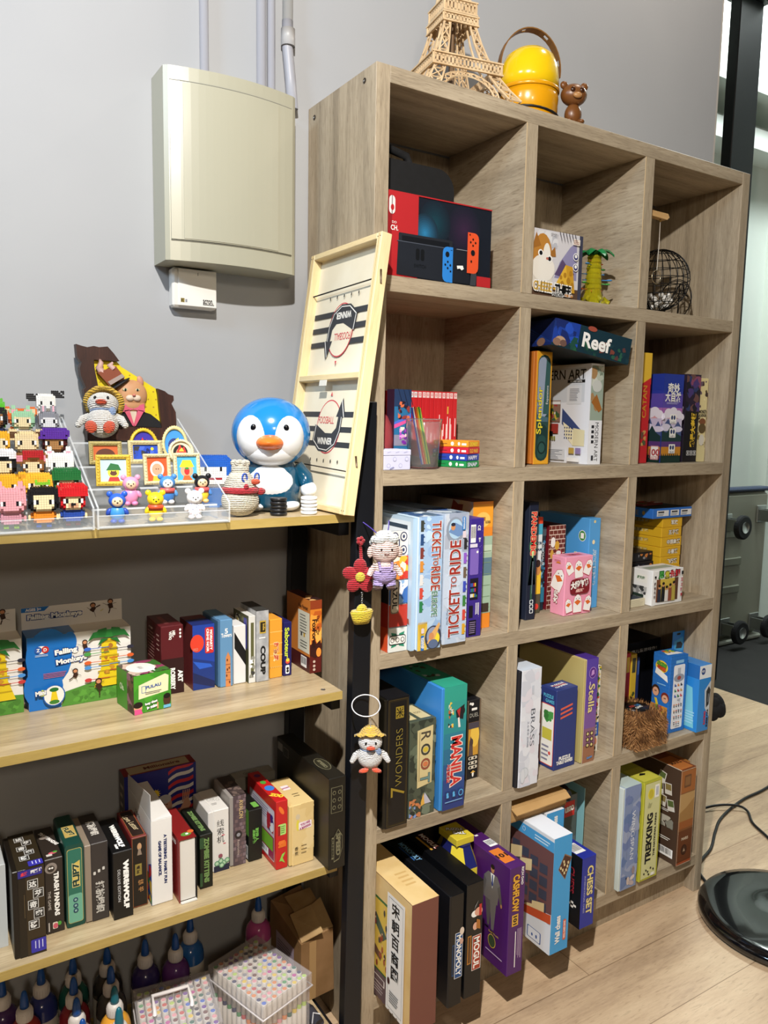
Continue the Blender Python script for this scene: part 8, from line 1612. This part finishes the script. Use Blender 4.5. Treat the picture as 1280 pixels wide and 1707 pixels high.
# ================================================================ CHARMS ON THE FRONT POST
kr = root('sheep_charm', 'crochet sheep in lilac dungarees hanging on a purple string', 'crochet charm', (-.0150, -.3740, 1.1080), R(-22)); kr.scale = (1.2, 1.2, 1.2); WL = yarn('dfe4e2'); PKY = yarn('e4c4bc'); LI = yarn('a894cc')
b = MB(); b.ell((0, 0, .036), (.0235, .0190, .0235), PKY, 24, 16); b.build('head', kr)
b = MB(); rr = random.Random(3)
for i in range(46):
    a = rr.uniform(0, 2*PI); t = rr.uniform(.15, 1.5)
    if math.sin(a) < -.2 and t < .62: t += .5
    b.ell((.0225*math.cos(a)*math.cos(t), .0185*math.sin(a)*math.cos(t), .038+.0235*math.sin(t)), .0068, WL, 8, 6)
b.build('wool', kr)
b = MB(); b.ell((.0, .0, .003), (.0175, .0145, .0190), PKY, 20, 12); b.build('body', kr)
b = MB(); b.ell((0, -.0005, -.006), (.0205, .0170, .0150), LI, 22, 12); b.tube([(-.009, -.0155, .004), (-.011, -.010, .018)], .0024, LI, 6); b.tube([(.009, -.0155, .004), (.011, -.010, .018)], .0024, LI, 6); b.box((-.008, -.0165, -.002), (.008, -.014, .010), LI, .001); b.build('dungarees', kr)
for s in (-1, 1):
    b = MB(); b.tube([(s*.009, -.001, -.014), (s*.011, -.004, -.024)], [.0095, .0085], LI, 12); b.build('trouser_leg', kr); b = MB(); b.ell((s*.0115, -.005, -.0265), (.0085, .0085, .0045), yarn('4a3028'), 12, 8); b.build('foot', kr)
    b = MB(); b.tube([(s*.015, 0, .010), (s*.0225, -.004, .002), (s*.0265, -.006, -.006)], [.0048, .0052, .0042], PKY, 10); b.build('arm', kr); b = MB(); b.ell((s*.0245, -.001, .032), (.0048, .0035, .0095), PKY, 10, 8); b.build('ear', kr)
    b = MB(); b.ell((s*.0085, -.0175, .0385), (.0018, .0014, .0021), M('0c0c0e', .1), 10, 6); b.build('eye', kr)
b = MB(); b.tube([(-.004, -.0195, .0315), (0, -.0198, .0300), (.004, -.0195, .0315)], .0005, M('5a2a2a'), 5); b.build('smile', kr)
b = MB(); b.tube([(-.008, .006, .058), (-.022, .018, .070), (-.034, .046, .078)], .0009, M('4a3a9a'), 5); b.tube([(.004, .006, .058), (.010, .022, .070), (.014, .042, .078)], .0009, M('4a3a9a'), 5); b.build('string', kr)
fl = root('flower_charm', 'red crochet flower with yellow centre hanging on the black post', 'crochet charm', (-.0440, -.3290, 1.0920), R(-25)); fl.scale = (1.15, 1.15, 1.15); RDY = yarn('a81424')
for i in range(5):
    a = 2*PI*i/5+PI/2; b = MB(); b.ell((.0175*math.cos(a), 0, .0175*math.sin(a)), (.0145, .0062, .0118), RDY, 18, 10, rot=Matrix.Rotation(-a, 3, 'Y')); b.build('petal', fl)
b = MB(); b.ell((0, -.0060, 0), (.0088, .0042, .0088), yarn('e0c040'), 16, 10); b.build('centre', fl)
b = MB(); b.tube([(.002, -.001, .026), (.0, .0, .058)], .0030, RDY, 8)
for i in range(5): a = 2*PI*i/5; b.ell((.0045*math.cos(a), -.002, .063+.0045*math.sin(a)), .0038, RDY, 8, 6)
b.build('hanging_cord', fl)
ig = root('ingot_charm', 'yellow crochet gold ingot hanging under the red flower', 'crochet charm', (-.0415, -.3340, 1.0150)); YI = yarn('dcc030')
b = MB(); b.lathe([(0, -.018), (.017, -.018), (.0215, -.008), (.0255, .006), (.0225, .010), (.012, .008)], YI, seg=28, sy=.55); b.ell((0, 0, .008), (.0125, .0095, .0135), YI, 18, 12); b.build('ingot', ig)
b = MB()
for i in range(6): z = .022+.0042*i; b.tube([(.0016*math.cos(t)*(i % 2), .0016*math.cos(t)*((i+1) % 2), z+.0028*math.sin(t)) for t in [2*PI*j/10 for j in range(10)]], .0005, M('c8ccd0', .25, .9), 5, True)
b.build('chain', ig)
dk = duck('duck_charm', 'white crochet duck in a yellow hat hanging on a white ring from the post', (-.0325, -.3600, .7010), .86, R(-28), white='e4e2e0')
b = MB(); b.tube([(-.011+.0285*math.cos(t)/.86, .006+.024*math.sin(t)*1.0/.86, (.135-.018*math.sin(-t)*0+.016*(1+math.sin(t)))) for t in [2*PI*i/36 for i in range(36)]], .0014, M('dcdce0', .3), 6, True); b.build('white_ring', dk)
b = MB(); b.tube([(0, -.006, .100), (0, -.009, .118), (0, -.010, .134)], .0009, M('d0d0d4', .3, .6), 6); b.build('chain', dk)
# ================================================================ RIGHT-HAND SIDE
sb = root('stand_base', 'round glossy black floor stand base at the lower right', 'stand', (1.262, -.522, .0008)); sb.scale = (.95, .95, 1); GB = M('0b0b0d', .12, 0, 0, 1, 0, .8)
b = MB(); b.lathe([(0, .002), (.235, .002), (.245, .008), (.246, .020), (.238, .030), (.205, .0345), (.150, .037), (.060, .040), (.058, .039), (0, .039)], GB, seg=72); b.build('base_plate', sb)
b = MB(); b.cyl((0, 0, .048), (0, 0, 1.25), .016, M('141416', .3, .3), 20); b.build('pole', sb)
for i in range(4): a = R(200+90*i); b = MB(); b.cyl((.20*math.cos(a), .20*math.sin(a), 0), (.20*math.cos(a), .20*math.sin(a), .003), .016, M('202022', .7), 12); b.build('rubber_foot', sb)
CBL = M('101012', .45)
def smooth(pts, n=8):
    o = []; P = [Vector(p) for p in pts]
    for i in range(len(P)-1):
        a, b_, c, d = P[max(0, i-1)], P[i], P[i+1], P[min(len(P)-1, i+2)]
        for k in range(n): t = k/n; o.append(.5*((2*b_)+(c-a)*t+(2*a-5*b_+4*c-d)*t*t+(3*b_-a-3*c+d)*t**3))
    return o+[P[-1]]
b = MB(); b.tube(smooth([(1.235, -.285, .006), (1.290, -.215, .006), (1.420, -.170, .006), (1.530, -.110, .006), (1.640, -.060, .006), (1.820, -.020, .006), (1.98, -.01, .006), (2.20, .03, .006), (2.38, .12, .006), (2.46, .23, .006), (2.58, .33, .006)]), .0048, CBL, 8); tag(b.build('power_cable'), 'black power cable looping across the floor behind the round base', 'cable')
b = MB(); b.tube(smooth([(1.30, .03, .006), (1.52, .02, .006), (1.663, -.003, .016), (1.74, -.045, .018), (1.76, -.08, .008), (1.700, -.14, .006), (1.66, -.215, .006), (1.60, -.33, .006)]), .0045, CBL, 8); b.tube([(1.3, .03, .006), (1.31, .03, .006)], .0045, CBL, 6); tag(b.build('thin_cable'), 'second black cable running out from behind the bookcase', 'cable')
b = MB(); rr = random.Random(6)
for i in range(26): a, t = rr.uniform(0, 2*PI), rr.uniform(-.4, 1.3); b.ell((1.238+.016*math.cos(a)*math.cos(t), -.262+.022*math.sin(a)*math.cos(t), .552+.032*math.sin(t)), (.0195, .018, .022), M('0c0c0e', .9), 10, 8)
b.box((1.2003, -.268, .55), (1.240, -.258, .57), M('0c0c0e', .9)); tag(b.build('black_glove'), 'crumpled black cloth bundle hooked on the right side of the bookcase', 'cloth bundle')
# folded platform trolley in the next room
tr = root('platform_trolley', 'grey-green platform trolley stood on edge with its castors facing out', 'trolley', (3.32, 1.30, .0)); TG_ = M('8b8d7e', .45); TD = M('76796a', .5)
b = MB(); b.box((0, .02, .03), (.70, .075, 1.00), TG_, .03); b.box((.02, .0, .06), (.68, .022, .97), M('8f9182', .45), .012); b.build('deck', tr)
b = MB(); b.box((-.005, -.004, .985), (.705, .082, 1.012), M('1c2a4a', .4), .01); b.build('bumper_rim', tr)
b = MB(); b.box((-.01, -.006, .0), (.71, .085, .032), M('93958a', .4), .01); b.build('lower_rim', tr)
for z in (.34, .52, .70): b = MB(); b.box((.10, -.012, z), (.42, .004, z+.05), TD, .005); b.build('rib', tr)
for (x, z) in ((.29, .13), (.60, .13), (.24, .80), (.60, .84)):
    rt_ = tr
    b = MB(); b.box((x-.05, -.014, z-.055), (x+.05, -.004, z+.055), M('a8aca8', .3, .8), .003); b.build('castor_plate', tr)
    b = MB(); b.box((x-.035, -.095, z-.045), (x-.028, -.014, z+.03), M('8f948f', .3, .8), .002); b.build('castor_fork', tr); b = MB(); b.box((x+.028, -.095, z-.045), (x+.035, -.014, z+.03), M('8f948f', .3, .8), .002); b.build('castor_fork', tr)
    b = MB(); b.tube([(x+.03, -.118, z-.02), (x+.03, -.112, z-.02), (x+.03, -.088, z-.02), (x+.03, -.082, z-.02)], [.066, .075, .075, .066], M('15161a', .6), 28, sm=False); b.cyl((x+.03, -.122, z-.02), (x+.03, -.078, z-.02), .035, M('b8bcb8', .3, .7), 20); b.build('wheel', tr)
